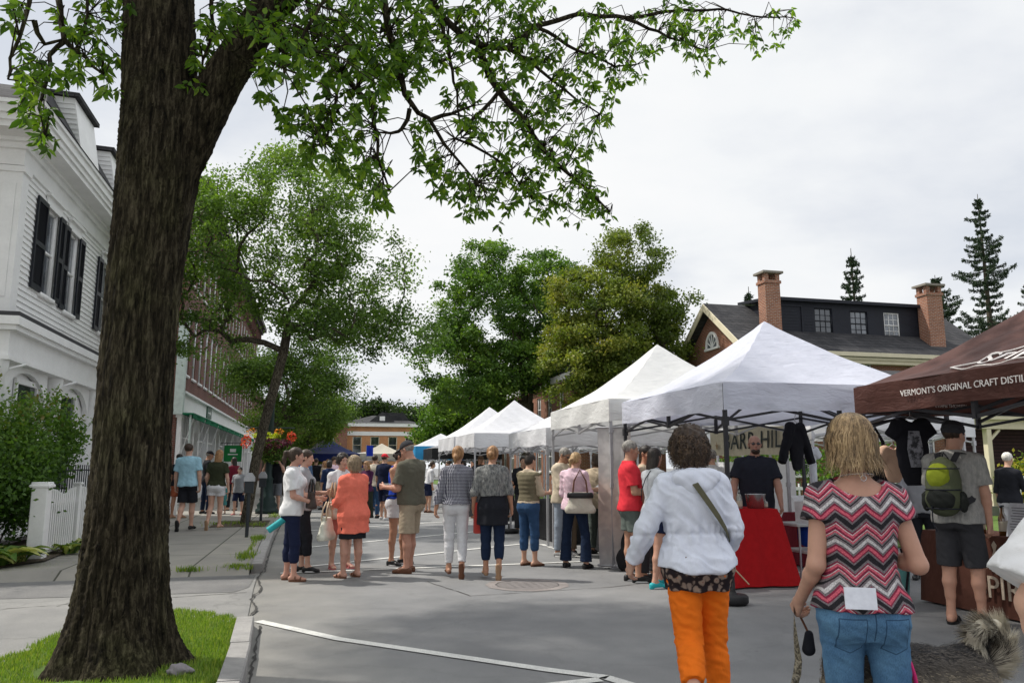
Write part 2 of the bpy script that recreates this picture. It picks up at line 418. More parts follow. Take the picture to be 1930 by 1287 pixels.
def torso_prims(J, off=0., **kw):
    g = J['fat']; o = J['o'] + 0; T = J['T']
    L = [loft(o, T, prof(J, off, **kw), .03)]
    tf = lambda p: o + T @ (np.array(p) - np.array([0, 0, .93]))
    z1 = kw.get('z1')
    if z1 is None or z1 > 1.4:
        for n in 'LR': L += [rc(J['N'] - [0, 0, .005], J['S' + n] + T @ np.array([0, 0, .008]), .042 + off, (.05 if J['sex'] == 'm' else .042) + off, .04)]
    if J['sex'] == 'f' and (z1 is None or z1 > 1.3):
        for s in (-1, 1): L.append(el(tf((s * .072, .085, 1.265)), (.066 * g + off, .055 * g + off, .062 * g + off), .03))
    for s in (-1, 1):
        if kw.get('z0') is None or kw['z0'] < .9: L.append(el(tf((s * .075, -.062, .875)), (.088 * g + off, .075 * g + off, .09 * g + off), .03))
    return L
def arm_prims(J, n, off=0., upto=2., loose=0., k=.02):
    g = 1 + (J['fat'] - 1) * .7; r = (.052, .042, .040, .026) if J['sex'] == 'm' else (.045, .038, .035, .023)
    S, E, W = J['S' + n], J['E' + n], J['W' + n]; r = [x * g for x in r]
    L = []
    if upto <= 1: e = S + (E - S) * upto; L.append(rc(S, e, r[0] + off, r[0] + (r[1] - r[0]) * upto + off + loose, .03, True)); return L
    L.append(rc(S, E, r[0] + off, r[1] + off, .03)); t = upto - 1; e = E + (W - E) * t
    m = E + (W - E) * .28
    if t > .35: L += [rc(E, m, r[1] * .96 + off, r[2] + off, k), rc(m, e, r[2] + off, r[2] + (r[3] - r[2]) * t + off + loose, k, upto < 2 or off > 0)]
    else: L.append(rc(E, e, r[1] + off, r[1] + off + loose, k, True))
    return L
def leg_prims(J, n, off=0., upto=2., loose=0., flare=0.):
    g = 1 + (J['fat'] - 1) * .8; q = 1.06 if J['sex'] == 'f' else 1.
    H, K, A = J['H' + n], J['K' + n], J['A' + n]; r = [.086 * g * q, .056 * g, .054 * g, .035 * (1 + (g - 1) * .4)]
    if upto <= 1:
        e = H + (K - H) * upto; return [rc(H, e, r[0] + off, r[0] + (r[1] - r[0]) * upto + off + loose, .03, True)]
    back = -np.cross(nrm(A - K), (1, 0, 0)); back = nrm(back) if np.linalg.norm(back) > .1 else np.array([0, -1., 0])
    if back[1] > 0: back = -back
    L = [rc(H, K, r[0] + off, r[1] + off + loose * .5, .03)]
    m = K + (A - K) * .33 + back * .012; t = upto - 1; e = K + (A - K) * t
    if off > 0:
        L.append(rc(K, e, r[1] + off + loose * .5, r[2] + (r[3] - r[2]) * t + off + loose + flare, .03, True))
        if loose < .012: L.append(rc(m, K + (A - K) * min(t, .55) + back * .006, r[2] + off, r[2] * .85 + off, .03))
    else: L += [rc(K, m, r[1], r[2], .02), rc(m, K + (A - K) * .62 + back * .006, r[2], r[2] * .75, .02), rc(K + (A - K) * .62, A, r[2] * .72, r[3], .02)]
    return L
def hand_prims(J, n, curl=.5, pn=None, spread=0.):
    s = -1 if n == 'L' else 1; W = J['W' + n]; d = np.array(J.get('hd' + n, J['fd' + n]), dtype=float); d = nrm(d)
    g = .92 if J['sex'] == 'f' else 1.02
    pn = nrm(pn if pn is not None else J.get('pn' + n, (-s, .15, .1))); pn = nrm(pn - d * (pn @ d)); side = nrm(np.cross(d, pn)) * (-s)   # thumb side, forward when hanging
    if n == 'L': side = nrm(np.cross(pn, d)) * 1.
    else: side = nrm(np.cross(d, pn)) * 1.
    if J.get('flip' + n): side = -side
    if abs(side[1]) > .3 and side[1] < 0 and not J.get('flip' + n): side = -side
    L = [rc(W - d * .03, W + d * .02, .024 * g, .024 * g, .015)]
    for k, o in enumerate((.030, .010, -.010, -.028)):
        base = W + d * .025 + side * o * .6; kn = W + d * (.088 - abs(k - 1) * .004) * g + side * o * g
        L.append(rc(base, kn, .0145, .0115, .012))
        a = R(18 + 42 * curl + k * 3); l1, l2, l3 = [(.040, .026, .020), (.044, .029, .022), (.041, .027, .021), (.032, .021, .018)][k]
        d1 = d * math.cos(a) + pn * math.sin(a) + side * (1.5 - k) * spread; d2a = a + R(15 + 50 * curl); d2 = d * math.cos(d2a) + pn * math.sin(d2a); d3a = d2a + R(10 + 30 * curl); d3 = d * math.cos(d3a) + pn * math.sin(d3a)
        p1 = kn + nrm(d1) * l1 * g; p2 = p1 + d2 * l2 * g; p3 = p2 + d3 * l3 * g
        L += [rc(kn, p1, .0098 * g, .0088 * g, .005), rc(p1, p2, .0088 * g, .0078 * g, .004), rc(p2, p3, .0078 * g, .0066 * g, .004)]
    t0 = W + d * .022 + side * .016; t1 = W + d * .052 * g + side * .044 * g + pn * .018; td = nrm(d * .8 + side * .25 + pn * (.2 + .5 * curl)); t2 = t1 + td * .032 * g; t3 = t2 + nrm(td + pn * .35 * curl - side * .25) * .026 * g
    L += [rc(t0, t1, .016 * g, .0125 * g, .012), rc(t1, t2, .0115 * g, .0098 * g, .005), rc(t2, t3, .0098 * g, .0075 * g, .004)]
    return L
def foot_prims(J, n, off=0.):
    A, F, U = J['A' + n], J['F' + n], J['U' + n]; g = .93 if J['sex'] == 'f' else 1.04
    h = A - F * .042 - U * .045; b = A + F * .115 * g - U * .055; t = A + F * .165 * g - U * .062; sd = np.cross(F, U)
    return [rc(A, A - U * .03, .034 + off, .034 + off, .02), rc(h, A + F * .04 - U * .04, .031 + off, .03 + off, .02), rc(A + F * .01 - U * .02, b, .032 + off, .021 + off, .03), rc(b - sd * .018, t - sd * .02, .021 + off, .015 + off, .015), rc(b + sd * .018, t + sd * .015 - F * .01, .021 + off, .015 + off, .015)]
def head_prims(J):
    C = J['C']; M = J['Rh']; g = .95 if J['sex'] == 'f' else 1.; t = lambda x, y, z: C + M @ (np.array([x, y, z]) * g)
    E = lambda c, r, k=.02: el(t(*c), [x * g for x in r], k, M)
    L = [E((0, -.014, .036), (.074, .093, .084)), E((0, .028, -.03), (.057, .062, .083), .03), E((0, .036, -.08), (.043, .044, .032), .025), E((0, .068, -.098), (.022, .018, .018), .02),
         rc(t(0, .088, .008), t(0, .107, -.030), .008 * g, .0125 * g, .012), E((.012, .092, -.036), (.010, .010, .008), .006), E((-.012, .092, -.036), (.010, .010, .008), .006),
         rc(t(-.038, .070, .024), t(.038, .070, .024), .014 * g, .014 * g, .015), E((.042, .055, -.025), (.022, .020, .022), .02), E((-.042, .055, -.025), (.022, .020, .022), .02),
         E((0, .088, -.060), (.021, .011, .006), .006), E((0, .087, -.070), (.018, .011, .007), .006)]
    for s in (-1, 1): L += [E((s * .076, -.006, -.008), (.008, .019, .030), .006), E((s * .083, -.010, .006), (.006, .016, .018), .006)]
    L.append(rc(J['N'] - np.array([0, 0, .02]), t(0, -.012, -.06), .056 * (1.08 if J['sex'] == 'm' else .84) * (1 + (J['fat'] - 1) * .4), .052 * (1.06 if J['sex'] == 'm' else .86), .03))
    return L
HAIRS = {}
def hair_prims(J, style, p={}):
    C = J['C']; M = J['Rh']; g = .95 if J['sex'] == 'f' else 1.; t = lambda x, y, z: C + M @ (np.array([x, y, z]) * g)
    E = lambda c, r, k=.02: el(t(*c), [x * g for x in r], k, M)
    vol = p.get('vol', 0.)
    L = [E((0, -.018, .04), (.084 + vol, .101 + vol, .091 + vol))]
    face = 'short'
    if style == 'short': pass
    elif style == 'balding': L = [E((0, -.02, .0), (.082, .098, .075))]
    elif style == 'bob': L += [E((0, -.03, -.02), (.097 + vol, .086 + vol, .115), .03), E((0, -.035, -.075), (.092 + vol, .075, .06), .03)]; face = 'bob'
    elif style == 'long': L += [E((0, -.035, -.04), (.093 + vol, .075 + vol, .13), .03), E((0, -.06, -.15), (.085 + vol, .05, .10), .04)]; face = 'bob'
    elif style == 'curly': L += [E((0, -.02, .03), (.115 + vol, .115 + vol, .11 + vol * .5), .03), E((0, -.03, -.055), (.115 + vol, .095 + vol, .085), .04)]; face = 'bob'
    elif style in ('ponytail', 'low ponytail', 'bun', 'low bun'): L += [E((0, -.03, -.01), (.08, .088, .08), .02)]
    if style == 'ponytail': L += [rc(t(0, -.10, .04), t(0, -.15, .03), .025, .032, .02), rc(t(0, -.15, .03), t(0, -.165, -.06), .034, .028, .02), rc(t(0, -.165, -.06), t(0, -.15, -.15), .028, .010, .02)]
    if style == 'low ponytail': L += [rc(t(0, -.10, -.02), t(0, -.13, -.05), .028, .034, .02), rc(t(0, -.13, -.05), t(0, -.125, -.14), .034, .012, .02)]
    if style == 'bun': L += [E((0, -.09, .105), (.04, .04, .038), .015)]
    if style == 'low bun': L += [E((0, -.115, -.015), (.05, .04, .045), .015)]
    def mod(P, d):
        q = (P - A3(C)) @ np.asarray(M, dtype=f32) / g; x, y, z = q[:, 0], q[:, 1], q[:, 2]
        amp = p.get('rough', .003 if style not in ('curly',) else .010)
        if style == 'curly': d = d + amp * (np.sin(x * 95 + 3 * np.sin(z * 60)) * np.sin(z * 85 + 2 * np.sin(y * 70)) + .6 * np.sin(y * 120 + x * 60)) 
        else: d = d + amp * np.sin(np.arctan2(x, -y + .02) * 34 + 3 * np.sin(z * 25 + x * 9))
        if face == 'short':
            cut = y * .75 - z * .66 - (.018 if style != 'balding' else -.005); cut2 = np.maximum(-z - .085, -1)
            side = np.minimum(.03 - y, 0) * 0
            d = np.maximum(d, cut)
            if style == 'balding': d = np.maximum(d, z - .045)
            if style in ('short', 'balding'): d = np.maximum(d, -(z + .065 - np.maximum(y, 0) * 1.2))
            tail = None
        else:
            k0 = np.sqrt((x / .060) ** 2 + ((y - .105) / .085) ** 2 + ((z + .05) / .125) ** 2); d = np.maximum(d, -(k0 - 1) * .06)
            d = np.maximum(d, y - .10)
        if p.get('zmin') is not None: d = np.maximum(d, p['zmin'] + .012 * np.sin(x * 70) - z)
        return d
    def mod_tail(P, d):
        q = (P - A3(C)) @ np.asarray(M, dtype=f32) / g; m = mod(P, d); return np.where(q[:, 1] < -.085, d, m)
    return L, (mod_tail if style in ('ponytail', 'low ponytail', 'bun', 'low bun') else mod)
def hairmat(name, c1, c2):
    key = ('hair', name)
    if key in MC: return MC[key]
    m, n, b = nt(name); v = coords(n, 'Object', (38, 38, 6)); t = noise(n, v, 1., 5, .75)
    v2 = coords(n); t2 = noise(n, v2, 25, 2)
    f = math_(n, 'ADD', math_(n, 'MULTIPLY', t.outputs['Fac'], .75), math_(n, 'MULTIPLY', t2.outputs['Fac'], .25))
    lk(n, ramp(n, f, [(.38, c1), (.62, c2)]), b.inputs['Base Color']); b.inputs['Roughness'].default_value = .5; b.inputs['Specular IOR Level'].default_value = .4
    bump(n, b, t.outputs['Fac'], .6, .01); MC[key] = m; return m
H_BROWN = hairmat('brown hair', (.018, .010, .006), (.06, .035, .02)); H_DARK = hairmat('dark hair', (.008, .006, .005), (.03, .02, .015)); H_BLOND = hairmat('blond hair', (.20, .115, .05), (.50, .34, .17))
H_GREY = hairmat('grey hair', (.10, .09, .08), (.34, .32, .29)); H_GINGER = hairmat('ginger hair', (.12, .055, .02), (.46, .25, .11)); H_ASH = hairmat('ash grey hair', (.13, .09, .055), (.40, .30, .19)); H_STREAK = hairmat('streaked hair', (.055, .032, .015), (.36, .24, .115))
H_WHITE = hairmat('white hair', (.5, .47, .42), (.8, .77, .7))

def person(label, pos, rz, H=1.7, cat='person', h=.014, skin=(.50, .29, .20), top=None, bottom=None, shoes=None, hair=('short', H_BROWN), hat=None, hands=True, group=None, J=None, extras=None, hcurl=(.5, .5), belly=0, **pose):
    s = H / 1.75; q = random.Random(zlib.crc32(label.encode()))
    pose.setdefault('tilt', q.uniform(-2.5, 2.5)); pose.setdefault('twist', q.uniform(-8, 8)); pose.setdefault('head', (q.uniform(-2, 10), q.uniform(-22, 22), q.uniform(-4, 4)))
    if 'legL' not in pose and 'legR' not in pose:
        a = q.uniform(.04, .22); b = q.uniform(-.1, .03); pose['legL'], pose['legR'] = (((-.05, a, -1), (-.03, -.04, -1)), ((.05, b, -1), (.02, -.06, -1))) if q.random() < .5 else (((-.05, b, -1), (-.02, -.06, -1)), ((.05, a, -1), (.03, -.04, -1)))
    J = J or bodyskel(**pose); sex = J['sex']
    root = thing('person', label, cat, (pos[0], pos[1], pos[2] if len(pos) > 2 else 0.), R(rz), group)
    sk = SKIN(skin)
    # one continuous body surface, refined over head and hands
    P = torso_prims(J)
    for n in 'LR': P += arm_prims(J, n) + leg_prims(J, n) + foot_prims(J, n)
    P += head_prims(J)
    if hands and h <= .010:
        for n, c in zip('LR', hcurl): P += hand_prims(J, n, c)
    ex = []
    if hands and h > .010:
        for n, c in zip('LR', hcurl):
            hp = hand_prims(J, n, c); W = J['W' + n]; hp = [rc(W - J['fd' + n] * .05, W, .031 * (.9 if sex == 'f' else 1), .0265 * (.9 if sex == 'f' else 1), .01)] + hp
            ex.append(sdf_mesh(hp, .0065 if h < .02 else .010, None, .015))
    if h > .0085 and h < .025: ex.append(sdf_mesh(head_prims(J), .007 if h < .02 else .010, None, .012))
    if h <= .010 and hands:
        for n, c in zip('LR', hcurl):
            ex.append(sdf_mesh(hand_prims(J, n, c), .0042, None, .012))
    body = sdf_obj('body', P, h, sk, root, None, s, extra=ex)
    # eyes, brows and lips
    C = J['C']; M = J['Rh']; g = .95 if sex == 'f' else 1.; t = lambda x, y, z: (C + M @ (np.array([x, y, z]) * g)) * s
    if h < .02:
        e = MB()
        for q in (-1, 1):
            e.sphere(t(q * .030, .082, .003), (.0125 * s, .008 * s, .0048 * s), 10, 0); e.sphere(t(q * .030, .0865, .003), (.0052 * s, .005 * s, .0052 * s), 8, 1)
            e.tube([t(q * .016, .089, .021), t(q * .032, .087, .026), t(q * .047, .076, .021)], [.003 * s, .0036 * s, .002 * s], 6, 2)
        e.tube([t(-.021, .095, -.065), t(-.008, .1015, -.063), t(.008, .1015, -.063), t(.021, .095, -.065)], [.002 * s, .0035 * s, .0035 * s, .002 * s], 6, 3)
        e.build('eyes', [pm('eye white', (.42, .38, .35), .3), pm('iris', (.03, .02, .015), .2), hair[1] if hair else H_DARK, pm('lips', (.36, .12, .10), .5)], root, False)
    if hair:
        L, md = hair_prims(J, hair[0], hair[2] if len(hair) > 2 else {})
        if hat and hair[0] in ('short', 'balding'):
            md0 = md; md = lambda P_, d_: np.maximum(md0(P_, d_), ((P_ - A3(C)) @ np.asarray(M, dtype=f32))[:, 2] - .03)
        sdf_obj('hair', L, min(h, .010) if h < .02 else .014, hair[1], root, md, s, pad=.02)
    # shirt, jacket
    off = 0
    if top:
        off = top.get('off', .016); loose = top.get('loose', .0); z0 = top.get('hem', .86); up = top.get('sleeve', .6)
        L = torso_prims(J, off, z0=z0, z1=1.5, flare=top.get('flare', 0.), zf=top.get('zf', 1.15), straight=top.get('straight', .35))
        if up:
            for n in 'LR': L += arm_prims(J, n, off * .9, up if not isinstance(up, tuple) else up['LR'.index(n)], top.get('cuff', .014))
        L = [p for p in L if not (p[0] == 'el' and z0 > .93 and p[1][2] < z0 + J['dz'])]
        if z0 < .93:
            for n in 'LR': L.append(rc(J['H' + n] + np.array([0, 0, .03]), J['H' + n] + (J['K' + n] - J['H' + n]) * .25, .09 * J['fat'] + off, .088 * J['fat'] + off, .04))
        o = J['o']; T = J['T'].astype(f32); Nk = A3(J['N']); nr = top.get('neck', .062); sl = not up
        am = top.get('wr', .0028); ws = top.get('seed', 1.3); fr = top.get('fr', 22); curve = top.get('curve', 0.); tank = top.get('tank', False); band = top.get('band')
        nc = A3(top.get('neckc', (0, .02, .03))); drop = top.get('drop', 1.0)
        def md(Pp, d):
            q = (Pp - A3(o)) @ T; z = q[:, 2] + .93
            w = wr(Pp, fr, ws); fold = (1 - np.abs(w) * 2) * am
            if band is not None: fold = fold + np.exp(-((z - band) / .012) ** 2) * .007 * -1 + np.exp(-((z - band) / .05) ** 2) * .006 * np.sin(q[:, 0] * 120 + 2 * np.sin(q[:, 1] * 60)) 
            fall = np.clip((1.25 - z) / .35, 0, 1); fold = fold + fall * am * .8 * np.sin(np.arctan2(q[:, 0], q[:, 1]) * 9 + ws)
            d = d - fold
            d = np.maximum(d, (z0 + curve * np.minimum(1, (q[:, 0] / .2) ** 2) + .006 * np.sin(q[:, 0] * 30 + ws)) - z)
            v = Pp - Nk - nc; v = v @ T; v = v * A3((1, 1, drop)); d = np.maximum(d, nr - np.sqrt((v ** 2).sum(1)))
            d = np.maximum(d, z - 1.485)
            if tank: d = np.maximum(d, np.where(z > 1.22, np.abs(q[:, 0]) - (.165 - np.clip(z - 1.22, 0, .2) * .38), -1))
            return d
        sdf_obj(top.get('name', 'shirt'), L, h * .9, top['mat'], root, md, s)
    if bottom:
        ty = bottom['type']; off = bottom.get('off', .010); wz = bottom.get('waist', 1.0); am = bottom.get('wr', .0022)
        if ty == 'skirt':
            z0 = bottom.get('hem', .5); pr_ = prof(J, off, z0=.86, z1=wz); zz = z0 - .93; fl = bottom.get('flare', .0); a = pr_[0]
            pr_ = [(zz, a[1] + fl, a[2] + fl * 1.2, a[3])] + pr_
            L = [loft(J['o'], np.eye(3), pr_, .03)] + [p for p in torso_prims(J, off, z0=.80, z1=wz) if p[0] == 'el' and p[1][2] < 1.0 + J['dz']]
            for n in 'LR': L.append(rc(J['H' + n], J['K' + n], .092 * J['fat'] + off, .06 + off, .05))
            cz = z0 + J['dz']
            def md(Pp, d):
                d = d - (1 - np.abs(wr(Pp, 14, 2.)) * 2) * am - .004 * np.sin(np.arctan2(Pp[:, 0], Pp[:, 1]) * 11); return np.maximum(np.maximum(d, cz - Pp[:, 2]), Pp[:, 2] - wz - J['dz'])
        else:
            up = {'shorts': .78, 'short shorts': .42, 'long shorts': .97, 'capri': 1.55, 'trousers': 1.96, 'jeans': 1.96, 'leggings': 1.5, 'ankle': 1.8, 'short leggings': 1.0}[ty]
            up = bottom.get('len', up)
            loose = bottom.get('loose', {'shorts': .03, 'short shorts': .02, 'long shorts': .035, 'trousers': .022, 'jeans': .012}.get(ty, .003))
            L = torso_prims(J, off, z0=.80, z1=wz)
            L = [p for p in L if not (p[0] == 'el' and p[1][2] > 1.1 + J['dz'])]
            for n in 'LR': L += leg_prims(J, n, off, up, loose, bottom.get('flare', 0.))
            cut = wz + J['dz']; o = J['o']; T = J['T'].astype(f32); ks = [(A3(J['K' + n]), A3(J['A' + n])) for n in 'LR']
            def md(Pp, d):
                w = wr(Pp * A3((1, 1, 1.6)), bottom.get('fr', 24), 4.); a = am * (1 - np.abs(w) * 2)
                for K_, A_ in ks:
                    r_ = np.sqrt(((Pp - K_) ** 2).sum(1)); a = a + am * .9 * np.exp(-(r_ / .09) ** 2) * np.sin(Pp[:, 2] * 110)
                    if up > 1.7: r_ = np.sqrt(((Pp - A_) ** 2).sum(1)); a = a + am * 1.3 * np.exp(-(r_ / .12) ** 2) * np.sin(Pp[:, 2] * 120 + 2 * np.sin(Pp[:, 0] * 30))
                q = (Pp - A3(o)) @ T
                return np.maximum(d - a, q[:, 2] + .93 - wz)
        sdf_obj(bottom.get('name', ty.split()[-1] if ty != 'ankle' else 'trousers'), L, h * .9, bottom['mat'], root, md, s)
    if shoes:
        ty, m = shoes[0], shoes[1]
        for n in 'LR':
            A, F, U = J['A' + n], J['F' + n], J['U' + n]; sd = np.cross(F, U); gz = .93 if sex == 'f' else 1.04
            if ty == 'shoe' or ty == 'flat' or ty == 'boot':
                L = foot_prims(J, n, .007)[1 if ty != 'boot' else 0:]
                top_ = {'shoe': .022, 'flat': .002, 'boot': .1}[ty]
                L.append(rc(A - F * .055 - U * .075, A + F * .17 * gz - U * .078, .026, .026, .01))
                def md(Pp, d, A=A, U=U, F=F, gz=gz):
                    q = Pp - A3(A); u = q @ A3(U); f = q @ A3(F)
                    d = np.maximum(d, -(u + .088)); d = np.maximum(d, u - (top_ - .03 + (0 if ty != 'flat' else -.02)))
                    if ty == 'flat': d = np.maximum(d, -np.maximum(np.sqrt(((q - A3(F) * .05 + A3(U) * .0) ** 2 * 1.).sum(1)) * -1 + .055, -1) * -1) if False else d
                    return d
                o = sdf_obj('shoe', L, min(h, .012), m, root, md, s, pad=.015)
                if len(shoes) > 2:
                    e = MB(); pts = [A + F * (.05 + .115 * gz * math.cos(a)) + sd * (.040 * math.sin(a)) - U * .084 for a in np.linspace(0, 2 * math.pi, 18, endpoint=False)]
                    V = [p * s for p in pts] + [(p + U * .016) * s for p in pts]; e.add(V, [list(range(18))[::-1], list(range(18, 36))] + [[i, (i + 1) % 18, 18 + (i + 1) % 18, 18 + i] for i in range(18)], 0)
                    e.build('sole', [shoes[2]], o, False)
            else:
                e = MB(); pts = [A + F * (.052 + .125 * gz * math.cos(a)) + sd * (.046 * math.sin(a)) - U * .088 for a in np.linspace(0, 2 * math.pi, 18, endpoint=False)]
                V = [p * s for p in pts] + [(p + U * .022) * s for p in pts]; e.add(V, [list(range(18))[::-1], list(range(18, 36))] + [[i, (i + 1) % 18, 18 + (i + 1) % 18, 18 + i] for i in range(18)], 0)
                for fo, hh in ((.105, .035), (.03, .056)):
                    c = A + F * fo * gz; e.tube([(c + sd * .046 - U * .075) * s, (c + sd * .034 - U * (.075 - hh)) * s, (c - U * (.064 - hh)) * s, (c - sd * .034 - U * (.075 - hh)) * s, (c - sd * .046 - U * .075) * s], .009 * s, 6)
                e.build('sandal', [m], root, False)
    if hat:
        kind, m = hat[0], hat[1]
        E = lambda c, r, k=.02: el(C + M @ (np.array(c) * g), [x * g for x in r], k, M)
        if kind == 'cap':
            L = [E((0, -.012, .045), (.088, .106, .088)), ]
            fwd = -1 if len(hat) > 2 and hat[2] == 'back' else 1
            L2 = [E((0, .11 * fwd, .045), (.065, .085, .010), .004)]
            sdf_obj('cap', L + L2, .009, m, root, lambda P_, d_: np.maximum(d_, .036 - ((P_ - A3(C)) @ np.asarray(M, dtype=f32))[:, 2]), s)
        if kind == 'beanie':
            sdf_obj('beanie', [E((0, -.018, .05), (.090, .107, .092))], .007, m, root, lambda P_, d_: np.maximum(d_ - .0025 * np.sin(((P_ - A3(C)) @ np.asarray(M, dtype=f32))[:, 2] * 160), .012 - ((P_ - A3(C)) @ np.asarray(M, dtype=f32))[:, 2]), s)
        if kind == 'visor':
            e = MB(); e.tube([(C + M @ (np.array([.088 * math.sin(a), -.012 + .104 * math.cos(a), .05]) * g)) * s for a in np.linspace(0, 2 * math.pi, 20)], .012 * s, 6); e.build('headband', [m], root, False)
    J['s'] = s; J['root'] = root; J['rz'] = rz; J['pos'] = Vector(root.location)
    if extras: extras(J, root, s)
    return J
def jw(J, p):
    """point of a person's own (1.75 m) frame in the world"""
    c, s_ = math.cos(R(J['rz'])), math.sin(R(J['rz'])); x, y, z = (np.array(p) * J['s'])
    return J['pos'] + Vector((c * x - s_ * y, s_ * x + c * y, z))
def sunglasses(J, root, s, mat=None):
    C = J['C']; M = J['Rh']; t = lambda x, y, z: (C + M @ np.array([x, y, z])) * s
    e = MB()
    for q in (-1, 1):
        e.sphere(t(q * .031, .092, .004), (.023 * s, .008 * s, .016 * s), 10); e.tube([t(q * .052, .088, .01), t(q * .078, .06, .012), t(q * .082, -.005, .008)], .003 * s, 5)
    e.tube([t(-.014, .1, .008), t(.014, .1, .008)], .003 * s, 5); e.build('sunglasses', [pm('sunglass lens', (.01, .01, .012), .08, spec=.9)], root, False)
def strands(J, root, s, mats, n=900, style='bob', seed=1, length=.22, w=.0035):
    """hair strands over the hair volume of a close figure"""
    g = .95 if J['sex'] == 'f' else 1.; C = J['C']; M = J['Rh']; rg = np.random.default_rng(seed)
    V = []; F = []; MI = []
    for i in range(n):
        th = rg.uniform(0, 2 * math.pi) if style == 'curly' else rg.normal(0, 1.15); el_ = rg.uniform(.05, 1.35) if style != 'curly' else rg.uniform(-.8, 1.4)
        # th = 0 is the back of the head
        L = length * rg.uniform(.7, 1.1); N = 9; q = rg.uniform(-1, 1); ph = rg.uniform(0, 6.28)
        rr = lambda z: (.103 if style != 'curly' else .135) + (.0 if z > 0 else .010 * min(1, -z / .08))
        pts = []
        if style == 'curly':
            base = np.array([math.sin(th) * math.cos(el_) * .128, -math.cos(th) * math.cos(el_) * .125 - .02, math.sin(el_) * .12 + .0 if el_ > 0 else el_ * .13])
            if base[1] > .05 and base[2] < .06: continue
            a = nrm(rg.normal(0, 1, 3)); b_ = nrm(np.cross(a, nrm(base))); cr = rg.uniform(.008, .018); ln = rg.uniform(.03, .07)
            for k in range(N):
                u = k / (N - 1); pts.append(base * (1 + .06 * math.sin(u * 3)) + b_ * cr * math.cos(u * 7 + ph) + nrm(base) * cr * .6 * math.sin(u * 7 + ph) + np.array([0, 0, -1]) * ln * u)
        else:
            for k in range(N):
                u = k / (N - 1); e = el_ - u * L / .11
                if e > -.1: r_ = .1 * (1 + .03 * q); p = np.array([math.sin(th) * math.cos(max(e, 0)) * r_ * .96, -math.cos(th) * math.cos(max(e, 0)) * (r_ + .012) - .018, .045 + math.sin(max(e, 0)) * .098 if e > 0 else .045 + e * .1])
                else:
                    p = np.array([math.sin(th) * rr(-.1) * (1 + .02 * q), -math.cos(th) * (rr(-.1) + .0) * .95 - .02, .045 + e * .1])
                    fl = max(0, -e - 1.0); p[0] *= 1 + .22 * fl * (1 + .5 * q); p[1] -= .02 * fl * (1 + q)
                    p[0] += .006 * math.sin(u * 9 + ph); p[1] += .006 * math.sin(u * 8 + ph * 2)
                pts.append(p)
        W = w * rg.uniform(.6, 1.4); base_i = len(V)
        for k, p in enumerate(pts):
            d = nrm(pts[min(k + 1, N - 1)] - pts[max(k - 1, 0)]); o_ = nrm(np.array([p[0], p[1] + .02, p[2] * .3])); sd = nrm(np.cross(d, o_)); ww = W * (1 - .75 * (k / (N - 1)) ** 2)
            for sg in (-1, 1): V.append((C + M @ ((p + sd * sg * ww / 2 + o_ * (.002 * math.sin(ph) + .001)) * g)) * s)
        mi = 0 if rg.random() < .6 else 1
        for k in range(N - 1): a = base_i + 2 * k; F.append((a, a + 1, a + 3, a + 2)); MI.append(mi)
    return link('hair_strands', mesh_np('hair', np.array(V), np.array(F), mats, MI, smooth=True), [o for o in root.children if o.name.startswith('hair')][0])
# ================================================================ trees and plants
def leafmat(name, cols, trans=.35, rough=.5):
    key = ('leaf', name)
    if key in MC: return MC[key]
    m, n, b = nt(name)
    at = n.nodes.new('ShaderNodeAttribute'); at.attribute_name = 'tint'; s = sep(n, at.outputs['Color'])
    k = len(cols) - 1
    c = ramp(n, s[0], [(i / k, c_) for i, c_ in enumerate(cols)])
    lk(n, c, b.inputs['Base Color']); b.inputs['Roughness'].default_value = rough; b.inputs['Specular IOR Level'].default_value = .35
    out = n.nodes['Material Output']; tr = n.nodes.new('ShaderNodeBsdfTranslucent'); lk(n, mixc(n, 1., c, (1.5, 1.6, .6), 'MULTIPLY'), tr.inputs['Color'])
    mx = n.nodes.new('ShaderNodeMixShader'); mx.inputs[0].default_value = trans
    lk(n, b.outputs[0], mx.inputs[1]); lk(n, tr.outputs[0], mx.inputs[2]); lk(n, mx.outputs[0], out.inputs['Surface'])
    MC[key] = m; return m
def barkmat(name, c1, c2, scale=9, strength=.9, zs=.22):
    key = ('bark', name)
    if key in MC: return MC[key]
    m, n, b = nt(name); v = coords(n, 'Object', (scale, scale, scale * zs)); d = noise(n, v, 1.5, 3)
    vv = n.nodes.new('ShaderNodeVectorMath'); vv.operation = 'MULTIPLY_ADD'; lk(n, d.outputs['Color'], vv.inputs[0]); vv.inputs[1].default_value = (.9, .9, .9); lk(n, v, vv.inputs[2])
    vo = n.nodes.new('ShaderNodeTexVoronoi'); vo.feature = 'DISTANCE_TO_EDGE'; vo.inputs['Scale'].default_value = 2.6; lk(n, vv.outputs[0], vo.inputs['Vector'])
    nz = noise(n, v, 5, 6, .7); big = noise(n, coords(n), 1.6, 4)
    h = math_(n, 'ADD', math_(n, 'MINIMUM', math_(n, 'MULTIPLY', vo.outputs['Distance'], 3.2), .6), math_(n, 'MULTIPLY', nz.outputs['Fac'], .6))
    c = ramp(n, h, [(.25, tuple(x * .35 for x in c1)), (.55, c1), (.95, c2)])
    c = mixc(n, .6, c, ramp(n, big.outputs['Fac'], [(.3, (.6, .6, .55)), (.7, (1.25, 1.3, 1.0))]), 'MULTIPLY')
    lk(n, c, b.inputs['Base Color']); b.inputs['Roughness'].default_value = .95; b.inputs['Specular IOR Level'].default_value = .1
    bump(n, b, h, strength, .03); MC[key] = m; return m
